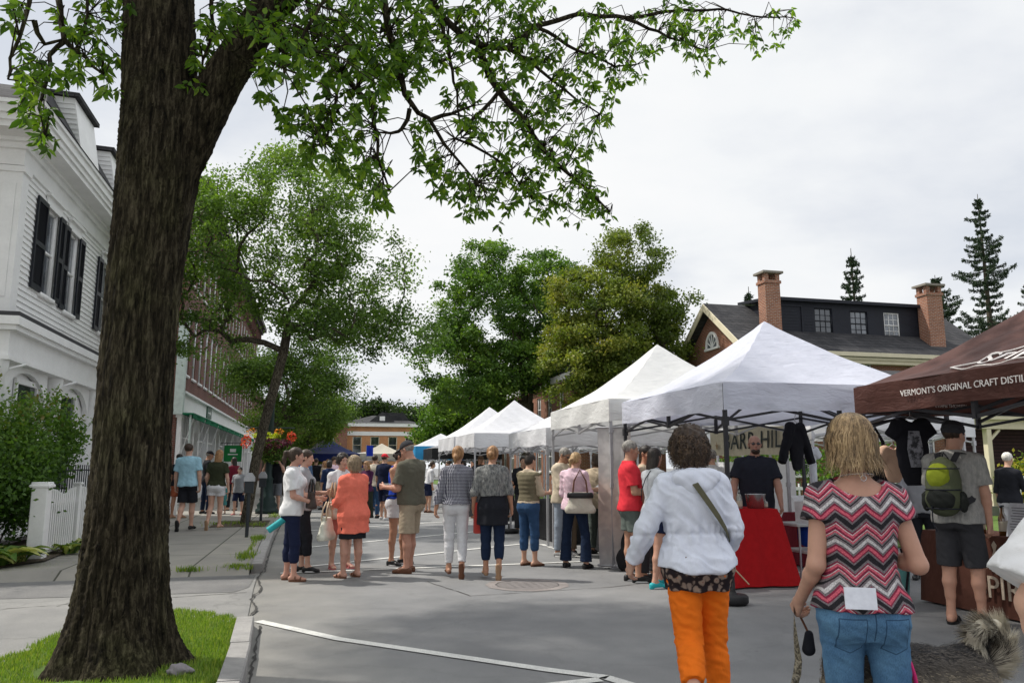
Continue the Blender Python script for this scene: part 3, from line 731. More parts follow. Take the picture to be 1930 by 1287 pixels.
def darkbark():
    m, n, b = nt('dark bark'); v = coords(n, 'Object', (13, 13, 1.5)); d = noise(n, v, .8, 3)
    vv = n.nodes.new('ShaderNodeVectorMath'); vv.operation = 'MULTIPLY_ADD'; lk(n, d.outputs['Color'], vv.inputs[0]); vv.inputs[1].default_value = (1.2, 1.2, 1.2); lk(n, v, vv.inputs[2])
    a = noise(n, vv.outputs[0], 2.4, 5, .65); f = noise(n, coords(n, 'Object', (60, 60, 14)), 1., 4, .7); big = noise(n, coords(n), 1.3, 4)
    h = math_(n, 'ADD', math_(n, 'MULTIPLY', a.outputs['Fac'], .7), math_(n, 'MULTIPLY', f.outputs['Fac'], .3))
    c = ramp(n, h, [(.38, (.006, .005, .004)), (.50, (.034, .028, .019)), (.62, (.10, .085, .06)), (.72, (.23, .20, .15))])
    c = mixc(n, .7, c, ramp(n, big.outputs['Fac'], [(.35, (.55, .5, .45)), (.5, (.9, .9, .8)), (.65, (1.1, 1.25, .85))]), 'MULTIPLY')
    lk(n, c, b.inputs['Base Color']); b.inputs['Roughness'].default_value = .95; b.inputs['Specular IOR Level'].default_value = .1; bump(n, b, h, 1., .05); return m
BARK = darkbark(); BARK2 = barkmat('grey bark', (.06, .05, .04), (.14, .12, .10), 14, .6)

def leaf_mesh(name, C, D, size, mat, parent, rg, asp=.45, tint=None, fold=.25, droop=.3, off=None):
    """C centres (n,3), D preferred pointing directions (n,3) -> folded four-triangle leaves, one object"""
    n = len(C); D = D + rg.normal(0, .25, (n, 3)); D /= np.linalg.norm(D, axis=1)[:, None]
    rnd_ = rg.normal(0, 1, (n, 3)); rnd_[:, 2] *= .6; S = np.cross(D, rnd_); S /= np.linalg.norm(S, axis=1)[:, None] + 1e-9; Nn = np.cross(S, D)
    L = size * rg.uniform(.65, 1.25, n)[:, None]; W = L * asp
    dn = np.array([0, 0, -1]) * L * droop; P_ = lambda u, w: C + D * L * u + S * W * w * .5 + Nn * W * fold * abs(w) + dn * u * u * .5
    V = np.stack([P_(0, 0), P_(.28, .85), P_(.62, .9), P_(1, 0), P_(.62, -.9), P_(.28, -.85), P_(.28, 0), P_(.62, 0)], 1).reshape(-1, 3); b = np.arange(n)[:, None] * 8
    F = [list(q) for blk in ([0, 1, 6], [0, 6, 5], [2, 3, 7], [7, 3, 4], [1, 2, 7, 6], [6, 7, 4, 5]) for q in (b + blk).tolist()]
    t = rg.uniform(0, 1, n) if tint is None else np.clip(tint + rg.normal(0, .12, n), 0, 1)
    col = np.repeat(np.stack([t, t, t, np.ones(n)], 1), 8, 0)
    if off is not None: V = V - np.array(off)
    return link(name, mesh_np(name, V, F, mat, col=col), parent)
def fastleaf(name, C, size, mat, parent, rg, tint=None, asp=.6, up=.4):
    """small leaves as bent quads"""
    n = len(C); D = rg.normal(0, 1, (n, 3)); D /= np.linalg.norm(D, axis=1)[:, None]
    r_ = rg.normal(0, 1, (n, 3)); S = np.cross(D, r_); S /= np.linalg.norm(S, axis=1)[:, None] + 1e-9
    L = size * rg.uniform(.6, 1.3, n)[:, None]; W = L * asp
    V = np.stack([C - D * L * .5, C + S * W * .5, C + D * L * .5, C - S * W * .5], 1).reshape(-1, 3)
    F = np.arange(n)[:, None] * 4 + [0, 1, 2, 3]
    t = rg.uniform(0, 1, n) if tint is None else np.clip(tint + rg.normal(0, .13, n), 0, 1)
    col = np.repeat(np.stack([t, t, t, np.ones(n)], 1), 4, 0)
    if parent is not None: V = V - np.array(wloc(parent))
    return link(name, mesh_np(name, V, F, mat, col=col), parent)
def grow(root_pts, targets, rg, step=.4, r0=.12, rtip=.008, sag=.0, up=.25):
    """join every target to the nearest existing limb point; radii from the pipe rule"""
    P = [np.array(p, dtype=float) for p in root_pts]; par = [-1] + list(range(len(P) - 1))
    T = sorted(range(len(targets)), key=lambda i: np.linalg.norm(targets[i] - P[-1]) * .5 + np.linalg.norm(targets[i] - P[len(P) // 2]))
    tips = []
    first = max(1, len(P) // 2)
    for i in T:
        t = targets[i]; A = np.array(P[first:]); d = np.linalg.norm(A - t, axis=1) + np.maximum(0, A[:, 2] - t[2]) * .9
        j = first + int(np.argmin(d)); a = P[j]; n = max(2, int(np.linalg.norm(t - a) / step)); prev = j
        out = t - a; bend = np.array([0, 0, 1]) * np.linalg.norm(out) * up * .3 + rg.normal(0, .05, 3) * np.linalg.norm(out)
        for k in range(1, n + 1):
            u = k / n; p = a + out * u + bend * math.sin(math.pi * u); P.append(p); par.append(prev); prev = len(P) - 1
        tips.append(prev)
    w = np.zeros(len(P))
    for t in tips: w[t] += 1
    for i in range(len(P) - 1, 0, -1): w[par[i]] += w[i]
    rad = rtip * np.power(np.maximum(w, 1), .47); sc = r0 / max(rad[0], 1e-6); rad = np.where(w > 3, rad * (1 + (sc - 1) * np.clip(np.log(w) / np.log(w.max()), 0, 1)), rad)
    return P, par, rad, tips
def limbs(mb, P, par, rad, n=6, maxr=9):
    kids = {}
    for i, p in enumerate(par): kids.setdefault(p, []).append(i)
    st = [(0, None)]; 
    stack = [(-1, c) for c in kids.get(-1, [])]
    while stack:
        pr, i = stack.pop(); ch = []
        if pr >= 0: ch.append(pr)
        while True:
            ch.append(i); k = kids.get(i, [])
            if not k: break
            k = sorted(k, key=lambda q: -rad[q])
            for q in k[1:]: stack.append((i, q))
            i = k[0]
        rr = [min(rad[c], maxr) for c in ch]
        if pr >= 0 and len(rr) > 1: rr[0] = rr[1] * 1.15
        if len(ch) > 1: mb.tube([P[c] for c in ch], rr, n if rr[0] > .03 else 4, cap=False)
def tree(name, label, base, trunk, lobes, nclump, leaves, lsize, mat, bark, r0=.18, seed=1, clump=.5, group=None, tintf=None, hollow=.45, flat=.65, cat='tree', up=.25, step=.45, extra=None):
    """trunk: points from the base to the crown; lobes: (centre, radii) of the crown; leaves spread in clumps at the branch tips"""
    rg = np.random.default_rng(seed); root = thing(name, label, cat, base, group=group)
    vol = np.array([l[1][0] * l[1][1] * l[1][2] for l in lobes]) ** .8; pk = rg.choice(len(lobes), nclump, p=vol / vol.sum()); T = []
    for k in pk:
        c, r = lobes[k]; d = rg.normal(0, 1, 3); d /= np.linalg.norm(d); q = rg.uniform(hollow ** 3, 1) ** (1 / 3); T.append(np.array(c) + d * q * np.array(r))
    T = np.array(T); P, par, rad, tips = grow(trunk, T, rg, step=step, r0=r0, up=up)
    mb = MB(); limbs(mb, P, par, rad, 10); mb.build('trunk', [bark], root)
    C = []; tn = []
    per = leaves // nclump; lo = T[:, 2].min(); hi = T[:, 2].max()
    for t in T:
        k = int(per * rg.uniform(.4, 1.6)); cl = clump * rg.uniform(.6, 1.3); g = rg.normal(0, 1, (k, 3)) * np.array([1, 1, flat]) * cl * .55; C.append(t + g)
        base_t = rg.uniform(.15, .85) if tintf is None else tintf(t, rg); tn.append(np.full(k, base_t))
    C = np.concatenate(C); tn = np.concatenate(tn)
    fastleaf('crown', C, lsize, mat, root, rg, tn)
    if extra: extra(root, T, rg)
    return root
L_GREEN = leafmat('green leaves', [(.035, .075, .012), (.075, .14, .022), (.13, .22, .035), (.20, .29, .05)])
L_MID = leafmat('mid green leaves', [(.026, .062, .010), (.055, .12, .018), (.10, .19, .028), (.17, .27, .04)])
L_OLIVE = leafmat('olive leaves', [(.06, .095, .015), (.12, .165, .026), (.20, .235, .04), (.28, .265, .05)])
L_DARK = leafmat('dark leaves', [(.012, .026, .009), (.025, .048, .012), (.04, .075, .016)])
L_CONI = leafmat('needles', [(.012, .028, .014), (.025, .05, .022), (.045, .08, .03)], .1)
L_SHRUB = leafmat('shrub leaves', [(.028, .065, .012), (.06, .13, .020), (.12, .22, .035), (.20, .10, .04)])
L_YEL = leafmat('yellow green leaves', [(.06, .10, .015), (.13, .19, .02), (.24, .28, .03), (.40, .32, .04)])

def conifer(label, base, H, W, seed, dens=1., gappy=.25, bare=.15, lean=0., whorl=.42):
    rg = np.random.default_rng(seed); root = thing('conifer', label, 'conifer', base, group=None); b = np.array(base, dtype=float)
    mb = MB(); top = b + np.array([lean, 0, H]); mb.tube([b, b + (top - b) * .5, top], [H * .012 + .05, H * .008 + .03, .02], 8, cap=False)
    C = []; S = []; z = H * bare
    while z < H * .985:
        u = z / H; wid = W * (1 - u) ** .8 * (.75 + .5 * rg.random()) * (1 if rg.random() > gappy else .45) + .12; a0 = rg.uniform(0, 6.28)
        for k in range(5):
            a = a0 + k * math.pi / 2.5 + rg.normal(0, .2); L = wid * rg.uniform(.6, 1.12); o = b + (top - b) * u; d = np.array([math.cos(a), math.sin(a), 0])
            pts = [o + d * L * t + np.array([0, 0, -.16 * L * math.sin(t * 2.2) + .20 * L * t * t]) for t in (0, .33, .66, 1)]
            mb.tube(pts, [.035 * L / 2 + .008, .02, .012, .006], 4, cap=False)
            m = int(L * 62 * dens) + 8; t = rg.uniform(.12, 1, m) ** .8; o2 = o + d * (L * t)[:, None] + np.array([0, 0, 1]) * (-.16 * L * np.sin(t * 2.2) + .20 * L * t * t)[:, None]
            sd = np.array([-d[1], d[0], 0]); C.append(o2 + sd * (rg.normal(0, .09, m) * (1.2 - t) * L * .8)[:, None] + np.array([0, 0, 1]) * (rg.normal(-.05, .06, m) * (1 + L * .3))[:, None])
        z += whorl * (.6 + .9 * rg.random()) * (1.25 - u * .6)
    mb.build('trunk', [BARK2], root); C = np.concatenate(C); fastleaf('crown', C, .26, L_CONI, root, rg, None, .28)
    return root
def shrub(name, label, base, lobes, n, lsize, mat, seed, stems=10, cat='shrub', group=None, tintf=None):
    rg = np.random.default_rng(seed); root = thing(name, label, cat, base, group=group); mb = MB(); C = []; T = []
    for i in range(stems * 3):
        c, r = lobes[rg.integers(len(lobes))]; d = rg.normal(0, 1, 3); d /= np.linalg.norm(d); p = np.array(c) + d * np.array(r) * rg.uniform(.5, 1.); T.append(p)
        b = np.array(base) + np.array([rg.normal(0, .12), rg.normal(0, .12), 0]); mb.tube([b, (b + p) / 2 + rg.normal(0, .06, 3), p], [.014, .009, .004], 4, cap=False)
    for k in range(max(1, n // 60)):
        c, r = lobes[rg.integers(len(lobes))]; d = rg.normal(0, 1, 3); d /= np.linalg.norm(d); p = np.array(c) + d * np.array(r) * rg.uniform(.35, 1.) ** .5
        C.append(p + rg.normal(0, 1, (60, 3)) * min(r) * .22)
    C = np.concatenate(C); C = C[C[:, 2] > base[2] + .03]; mb.build('stem', [BARK2], root); fastleaf('foliage', C, lsize, mat, root, rg, None if tintf is None else tintf(C)); return root
def blades(name, label, base, R_, n, ln, w, mat, seed, cat='plant', bend=.9, parent=None, up=.5):
    """rosette of arching strap leaves"""
    rg = np.random.default_rng(seed); root = parent or thing(name, label, cat, base); V = []; F = []; tc = []
    for i in range(n):
        a = rg.uniform(0, 6.28); o = np.array(base) + np.array([rg.normal(0, R_ * .4), rg.normal(0, R_ * .4), 0]); d = np.array([math.cos(a), math.sin(a), 0]); sd = np.array([-d[1], d[0], 0]); L = ln * rg.uniform(.6, 1.2); k0 = len(V); t0 = rg.random()
        for k in range(6):
            u = k / 5; p = o + d * L * u * (.5 + .4 * u) + np.array([0, 0, L * (up * 1.6 * u - bend * u * u)]); ww = w * math.sin(math.pi * min(.98, .12 + u * .86)) * .5
            for q in (-1, 0, 1): V.append(p + sd * q * ww + np.array([0, 0, abs(q) * ww * .5])); tc.append(t0 if q else min(1, t0 + .3))
        for k in range(5):
            for q in (0, 1): b = k0 + k * 3 + q; F.append((b, b + 1, b + 4, b + 3))
    tc = np.array(tc); V = np.array(V) - np.array(wloc(root)); return root, link('leaves', mesh_np('leaves', V, np.array(F), mat, smooth=True, col=np.stack([tc, tc, tc, np.ones(len(tc))], 1)), root)
# ================================================================ light and sky
SUN_DIR = Vector((-.78, .42, 1.18)).normalized()      # towards the sun
sd = bpy.data.lights.new('sun', 'SUN'); sd.energy = 4.2; sd.angle = R(1.2); sd.color = (1, .95, .87)
so = bpy.data.objects.new('sun', sd); COL.objects.link(so); so.rotation_euler = SUN_DIR.to_track_quat('Z', 'Y').to_euler(); so.location = (-20, 12, 40)
W = bpy.data.worlds.new('World'); SC.world = W; W.use_nodes = True; wn = W.node_tree; bg = wn.nodes['Background']
sky = wn.nodes.new('ShaderNodeTexSky'); sky.sky_type = 'NISHITA'; sky.sun_disc = False
sky.sun_elevation = math.asin(SUN_DIR.z); sky.sun_rotation = math.atan2(SUN_DIR.x, SUN_DIR.y); sky.dust_density = 2
tc = wn.nodes.new('ShaderNodeTexCoord'); s3 = sep(wn, tc.outputs['Generated'])
zz = math_(wn, 'ADD', math_(wn, 'MAXIMUM', s3[2], 0.), .22)
cv = comb(wn, math_(wn, 'DIVIDE', s3[0], zz), math_(wn, 'DIVIDE', s3[1], zz), 0.)
mp = wn.nodes.new('ShaderNodeMapping'); mp.inputs['Scale'].default_value = (1.0, 1.25, 1); mp.inputs['Location'].default_value = (3.1, 1.7, 0); mp.inputs['Rotation'].default_value = (0, 0, .5); lk(wn, cv, mp.inputs[0])
c1 = noise(wn, mp.outputs[0], 1.25, 7, .52); c2 = noise(wn, mp.outputs[0], .55, 3, .5)
cl = math_(wn, 'ADD', math_(wn, 'MULTIPLY', c1.outputs['Fac'], .6), math_(wn, 'MULTIPLY', c2.outputs['Fac'], .4)); cl = math_(wn, 'ADD', cl, math_(wn, 'ADD', math_(wn, 'MULTIPLY', s3[0], -.10), math_(wn, 'MULTIPLY', s3[1], .03)))
cc = ramp(wn, cl, [(.36, (.70, .745, .82)), (.44, (.80, .83, .88)), (.51, (.91, .93, .95)), (.60, (.97, .975, .98))])
cs = wn.nodes.new('ShaderNodeVectorMath'); cs.operation = 'SCALE'; lk(wn, cc, cs.inputs[0]); lk(wn, math_(wn, 'ADD', 10.0, math_(wn, 'MULTIPLY', 7., wn.nodes.new('ShaderNodeClamp').outputs[0])), cs.inputs['Scale']); lk(wn, math_(wn, 'MULTIPLY', math_(wn, 'SUBTRACT', s3[2], .56), 2.8), [x for x in wn.nodes if x.type == 'CLAMP'][0].inputs[0])
thin = ramp(wn, c1.outputs['Fac'], [(.34, (.90, .90, .90)), (.46, (1, 1, 1))])
mx = mixc(wn, thin, sky.outputs['Color'], cs.outputs[0]); lk(wn, mx, bg.inputs['Color']); bg.inputs['Strength'].default_value = .1
SC.view_settings.view_transform = 'Standard'; SC.view_settings.look = 'None'; SC.view_settings.gamma = 1; SC.view_settings.exposure = 0.

# ================================================================ ground
def ground_mat(name, c1, c2, scale=1.2, grain=150, crack=0., stain=.5, rough=.9, speck=.42):
    m, n, b = nt(name); v = coords(n); t = noise(n, v, scale, 6, .6); g = noise(n, v, grain, 3, .8); t3 = noise(n, v, .25, 4)
    c = ramp(n, t.outputs['Fac'], [(.3, c1), (.7, c2)])
    c = mixc(n, speck, c, ramp(n, g.outputs['Fac'], [(.32, (.35, .35, .35)), (.5, (1, 1, 1)), (.68, (1.9, 1.85, 1.8))]), 'MULTIPLY')
    c = mixc(n, stain, c, ramp(n, t3.outputs['Fac'], [(.35, (.75, .75, .77)), (.65, (1.2, 1.19, 1.15))]), 'MULTIPLY')
    spots = noise(n, v, 6, 3, .9); c = mixc(n, .35, c, ramp(n, spots.outputs['Fac'], [(.28, (.45, .43, .42)), (.36, (1, 1, 1))]), 'MULTIPLY')
    if crack:
        d = noise(n, v, 1.5, 4); vv = n.nodes.new('ShaderNodeVectorMath'); vv.operation = 'MULTIPLY_ADD'; lk(n, d.outputs['Color'], vv.inputs[0]); vv.inputs[1].default_value = (.8, .8, .8); lk(n, v, vv.inputs[2])
        vo = n.nodes.new('ShaderNodeTexVoronoi'); vo.feature = 'DISTANCE_TO_EDGE'; vo.inputs['Scale'].default_value = .45; lk(n, vv.outputs[0], vo.inputs['Vector'])
        c = mixc(n, crack, c, ramp(n, vo.outputs['Distance'], [(.0, (.3, .3, .3)), (.006, (.5, .5, .5)), (.012, (1, 1, 1))]), 'MULTIPLY')
    lk(n, c, b.inputs['Base Color']); b.inputs['Roughness'].default_value = rough; b.inputs['Specular IOR Level'].default_value = .25
    bump(n, b, g.outputs['Fac'], .35, .006); return m
M_ASPH = ground_mat('asphalt', (.165, .168, .172), (.23, .231, .232), crack=.10)
def kerbstain():
    n = M_ASPH.node_tree; b = n.nodes['Principled BSDF']; c = b.inputs['Base Color'].links[0].from_socket; v = coords(n); s = sep(n, v); t = noise(n, v, 1.1, 4)
    d = math_(n, 'ADD', s[0], math_(n, 'MULTIPLY', t.outputs['Fac'], -1.6)); lk(n, mixc(n, 1., c, ramp(n, math_(n, 'ADD', math_(n, 'MULTIPLY', d, .25), .55), [(.1, (1.22, 1.17, 1.06)), (.55, (1, 1, 1))]), 'MULTIPLY'), b.inputs['Base Color'])
kerbstain()
M_ASPH2 = ground_mat('old asphalt', (.185, .185, .183), (.275, .272, .262), crack=.25)
M_SAND = ground_mat('worn sandy asphalt', (.22, .21, .19), (.28, .265, .235), crack=.3)
M_EARTH = ground_mat('earth', (.05, .04, .028), (.10, .08, .055), 3, 60)
M_LAWN = ground_mat('lawn soil', (.06, .10, .02), (.10, .17, .03), 3, 90)
def slabmat():
    m, n, b = nt('concrete slabs'); v = coords(n); t = n.nodes.new('ShaderNodeTexBrick'); lk(n, v, t.inputs['Vector']); t.offset = 0.
    t.inputs['Scale'].default_value = 1; t.inputs['Brick Width'].default_value = 1.62; t.inputs['Row Height'].default_value = 1.9; t.inputs['Mortar Size'].default_value = .014
    t.inputs['Color1'].default_value = (.29, .275, .25, 1); t.inputs['Color2'].default_value = (.24, .23, .215, 1); t.inputs['Mortar'].default_value = (.06, .06, .045, 1)
    g = noise(n, v, 120, 3, .8); s_ = noise(n, v, 1.3, 5)
    c = mixc(n, .3, t.outputs['Color'], ramp(n, g.outputs['Fac'], [(.3, (.6, .6, .6)), (.7, (1.4, 1.4, 1.35))]), 'MULTIPLY'); c = mixc(n, .6, c, ramp(n, s_.outputs['Fac'], [(.3, (.7, .7, .68)), (.7, (1.2, 1.18, 1.1))]), 'MULTIPLY')
    lk(n, c, b.inputs['Base Color']); b.inputs['Roughness'].default_value = .9; bump(n, b, g.outputs['Fac'], .2, .004); return m
M_SLAB = slabmat(); M_KERB = ground_mat('granite kerb', (.24, .235, .23), (.36, .35, .34), 5, 200, stain=.4)
def sheetobj(name, P, z, mat, kind='structure'):
    o = MB().add([(x, y, z) for x, y in P], [list(range(len(P)))]).build(name, [mat]); o['kind'] = kind; return o
sheetobj('ground', [(-400, -200), (400, -200), (400, 900), (-400, 900)], 0, M_ASPH)
KX = lambda y: float(np.interp(y, [0, 6, 8.2, 10.2, 11.7, 14.6, 18, 22, 60], [-.40, -.43, -.53, -.68, -.70, -.79, -.86, -.90, -.95]))
# sidewalk: one raised slab sheet with its kerb
ys = [11.75, 13, 14.6, 16, 18, 20, 22, 26, 30, 40, 60, 78]
mb = MB(); V = []
for y in ys: V += [(KX(y) - .16, y, .105), (-5.3, y, .115)]
mb.add(V, [[2 * i, 2 * i + 2, 2 * i + 3, 2 * i + 1] for i in range(len(ys) - 1)]); mb.add([(KX(11.75) - .16, 11.75, .105), (-5.3, 11.75, .115), (-5.3, 11.45, 0), (KX(11.45) - .16, 11.45, 0)], [[0, 1, 2, 3]])
struct(mb.build('sidewalk', [M_SLAB]))
mb = MB(); rnd.seed(3)
def kerb_run(y0, y1, top, step=1.8):
    y = y0
    while y < y1 - .05:
        e = min(y1, y + step * rnd.uniform(.8, 1.15)); j = rnd.uniform(-.008, .008); t = top + rnd.uniform(-.008, .008)
        xa, xb = KX(y) + j, KX(e) + j
        mb.add([(xa - .15, y + .01, -.05), (xa, y + .01, -.05), (xb, e, -.05), (xb - .15, e, -.05), (xa - .15, y + .01, t), (xa - .012, y + .01, t), (xb - .012, e, t), (xb - .15, e, t), (xa, y + .01, t - .014), (xb, e, t - .014)], [[4, 5, 6, 7], [5, 8, 9, 6], [8, 1, 2, 9], [0, 4, 7, 3], [0, 1, 8, 5, 4], [3, 7, 6, 9, 2]]); y = e
kerb_run(2.0, 7.75, .115, 1.3); kerb_run(11.75, 78, .118, 2.2)
mb.add([(-.66, 7.76, -.05), (-.51, 7.76, -.05), (-.57, 8.25, -.05), (-.70, 8.1, -.05), (-.66, 7.76, .11), (-.53, 7.76, .1), (-.61, 8.18, .02), (-.70, 8.05, .05)], [[4, 5, 6, 7], [0, 1, 5, 4], [1, 2, 6, 5], [2, 3, 7, 6], [3, 0, 4, 7]])
struct(mb.build('kerb', [M_KERB]))
sheetobj('driveway', [(-12, -4), (-.58, -4), (-.58, 6), (-.60, 8.1), (-.70, 10.2), (-.74, 11.44), (-5.3, 11.44), (-12, 12.3)], .012, M_ASPH2)
# lawn patch round the big tree
LP = [(-.55, 2), (-.57, 5.5), (-.64, 7.9), (-.80, 8.12), (-1.34, 8.55), (-1.75, 8.35), (-2.02, 7.75), (-2.15, 6.9), (-2.25, 6.3), (-2.6, 5.6), (-3.2, 4.6), (-3.4, 2)]
rg = np.random.default_rng(5)
NX = 26; V = []; F = []; idx = {}
def inpoly(P, x, y):
    c = False; j = len(P) - 1
    for i in range(len(P)):
        if (P[i][1] > y) != (P[j][1] > y) and x < (P[j][0] - P[i][0]) * (y - P[i][1]) / (P[j][1] - P[i][1]) + P[i][0]: c = not c
        j = i
    return c
mb = MB(); cen = (-1.6, 5.0); ring = [];
for f_ in (1., .93, .6, .0): ring.append([(cen[0] + (x - cen[0]) * f_, cen[1] + (y - cen[1]) * f_, .014 if f_ == 1 else (.075 if f_ > .9 else .085)) for x, y in LP])
n_ = len(LP)
for a in range(3): mb.add(ring[a] + ring[a + 1], [[i, (i + 1) % n_, n_ + (i + 1) % n_, n_ + i] for i in range(n_)], 0, True)
struct(mb.build('lawn', [M_LAWN]))
def grass(name, pts, hgt, w, mat, seed, lean=.5):
    rg = np.random.default_rng(seed); P = np.array(pts); n = len(P); a = rg.uniform(0, 6.28, n); d = np.stack([np.cos(a), np.sin(a), 0 * a], 1); sd_ = np.stack([-np.sin(a), np.cos(a), 0 * a], 1)
    H = hgt * rg.uniform(.5, 1.3, n)[:, None]; l = lean * rg.uniform(.2, 1, n)[:, None]; up = np.array([0, 0, 1.])
    V = np.stack([P - sd_ * w / 2, P + sd_ * w / 2, P + sd_ * w * .35 + up * H * .6 + d * H * l * .35, P - sd_ * w * .35 + up * H * .6 + d * H * l * .35, P + up * H + d * H * l], 1).reshape(-1, 3)
    b = np.arange(n) * 5; F = [x for i in b for x in ((i, i + 1, i + 2, i + 3), (i + 3, i + 2, i + 4))]
    t = rg.uniform(0, 1, n); col = np.repeat(np.stack([t, t, t, np.ones(n)], 1), 5, 0)
    o = link(name, mesh_np(name, V, F, mat, col=col)); o['kind'] = 'stuff'; return o
L_GRASS = leafmat('grass blades', [(.09, .16, .02), (.15, .25, .03), (.22, .33, .04), (.32, .35, .08)], .3)
pts = []
while len(pts) < 42000:
    x, y = rg.uniform(-3.4, -.55), rg.uniform(4.8, 8.6)
    if inpoly(LP, x, y) and (x + 1.40) ** 2 + (y - 6.2) ** 2 > .17:
        dd = min(math.hypot(x - a, y - b) for a, b in LP[1:9]); pts.append((x, y, .075 if dd > .1 else .045))
grass('grass', pts, .038, .006, L_GRASS, 2)
# garden bed and green lawn beyond the tents
sheetobj('garden_soil', [(-9, 12.35), (-4.25, 12.35), (-4.35, 11.9), (-5.4, 11.75), (-12, 12.3), (-12, 16), (-9, 16)], .03, M_EARTH) if False else sheetobj('garden_soil', [(-12, 12.6), (-6, 12.1), (-4.1, 12.0), (-3.75, 12.8), (-3.85, 15.5), (-3.95, 24), (-5.28, 24), (-12, 24)], .135, M_EARTH)
sheetobj('far_lawn', [(8.2, 12.6), (60, 10), (60, 29.5), (9.5, 29.5)], .02, M_LAWN)
sheetobj('town_green', [(9, 33), (60, 37), (60, 120), (10.5, 90)], .02, M_LAWN)
# painted lines
M_PAINT = ground_mat('road paint', (.52, .52, .50), (.66, .66, .63), 8, 200, stain=.3, speck=.55)
def line(name, pts, w=.105, z=.008):
    mb = MB(); V = []
    for i, p in enumerate(pts):
        a = Vector(pts[max(i - 1, 0)]); b = Vector(pts[min(i + 1, len(pts) - 1)]); d = (b - a).normalized(); q = Vector((-d.y, d.x)) * w / 2
        V += [(p[0] + q.x, p[1] + q.y, z), (p[0] - q.x, p[1] - q.y, z)]
    mb.add(V, [[2 * i, 2 * i + 1, 2 * i + 3, 2 * i + 2] for i in range(len(pts) - 1)]); o = mb.build(name, [M_PAINT]); struct(o); return o
line('road_marking', [(-.5, 8.12), (.23, 7.13), (1.69, 5.70), (2.02, 5.42)]); line('road_marking', [(1.95, 5.38), (1.2, 5.28), (.2, 5.2), (-.3, 5.15)]); line('road_marking', [(2.0, 5.44), (2.15, 5.1), (2.5, 4.2), (2.9, 3.2)])
line('road_marking', [(-.45, 11.62), (3.28, 11.86)]); line('road_marking', [(3.2, 11.84), (4.1, 11.9)], .09, .009)
line('road_marking', [(-.35, 12.12), (3.86, 14.88), (4.2, 14.72), (4.22, 12.4)])
line('road_marking', [(-.3, 15.05), (3.9, 18.2)]); line('road_marking', [(-.35, 19.0), (4.2, 21.8)]); line('road_marking', [(-.3, 23.0), (4.2, 25.8)]); line('road_marking', [(-.6, 27.4), (4.4, 28.2)], .3)
line('road_marking', [(-.6, 31), (4.4, 31.6)], .3)
# manhole and cut
mb = MB(); N = 40
ringp = lambda r, z: [(2.6 + r * math.cos(2 * math.pi * i / N) * (1 + .02 * math.sin(i * 2.1)), 9.78 + r * math.sin(2 * math.pi * i / N) * (1 + .02 * math.cos(i * 1.7)), z) for i in range(N)]
mb.add(ringp(.52, .004) + ringp(.40, .006), [[i, (i + 1) % N, N + (i + 1) % N, N + i] for i in range(N)], 0)
mb.add(ringp(.40, .006) + ringp(.385, .002), [[i, (i + 1) % N, N + (i + 1) % N, N + i] for i in range(N)], 1)
mb.add(ringp(.385, .005), [list(range(N))], 2)
for i in range(-3, 4):
    for j in range(-3, 4):
        if math.hypot(i, j) * .1 < .3: mb.box((2.6 + i * .1 - .02, 9.78 + j * .1 - .02, .004), (2.6 + i * .1 + .02, 9.78 + j * .1 + .02, .0075), 2)
struct(mb.build('manhole_cover', [ground_mat('pinkish patch', (.20, .18, .172), (.27, .245, .235), 4, 90), pm('dark iron', (.05, .05, .05), .6), pm('worn iron', (.17, .155, .15), .7)]))
M_CRACK = pm('tar', (.05, .048, .045), .8)
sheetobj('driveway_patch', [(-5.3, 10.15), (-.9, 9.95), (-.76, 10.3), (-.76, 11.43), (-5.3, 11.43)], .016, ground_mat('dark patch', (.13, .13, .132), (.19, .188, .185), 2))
def crack(pts, w=.018, seed=1, z=.0045):
    rr = random.Random(seed); P = []
    for a, b in zip(pts[:-1], pts[1:]):
        n = max(2, int(math.hypot(b[0] - a[0], b[1] - a[1]) / .09))
        for i in range(n): P.append((a[0] + (b[0] - a[0]) * i / n + rr.gauss(0, .007), a[1] + (b[1] - a[1]) * i / n + rr.gauss(0, .007)))
    P.append(pts[-1]); mb = MB(); V = []
    for i, p in enumerate(P):
        a = Vector(P[max(i - 1, 0)]); b = Vector(P[min(i + 1, len(P) - 1)]); d = (b - a); d = d.normalized() if d.length > 0 else Vector((1, 0)); ww = w * rr.uniform(.2, 1) / 2
        V += [(p[0] - d.y * ww, p[1] + d.x * ww, z), (p[0] + d.y * ww, p[1] - d.x * ww, z)]
    mb.add(V, [[2 * i, 2 * i + 1, 2 * i + 3, 2 * i + 2] for i in range(len(P) - 1)]); struct(mb.build('crack', [M_CRACK]))
crack([(1.42, 10.35), (1.75, 9.1), (3.55, 9.35), (4.2, 9.6)], .02, 1); crack([(-.62, 8.15), (-.55, 8.7), (-.66, 9.4), (-.6, 10.2), (-.72, 11.2), (-.7, 11.9)], .035, 2, .016); 
crack([(-.46, 7.9), (-.44, 7), (-.40, 6), (-.38, 4)], .03, 5, .006); crack([(-3.3, 9.3), (-2.2, 9.6), (-.75, 9.9)], .02, 6, .016); crack([(-2.9, 11.0), (-2.4, 10.2), (-2.6, 9.4)], .015, 7, .016)
def kerbline():
    crack([(KX(y) + .03, y) for y in (11.8, 14, 17, 20, 24, 30)], .028, 8, .006)
kerbline()

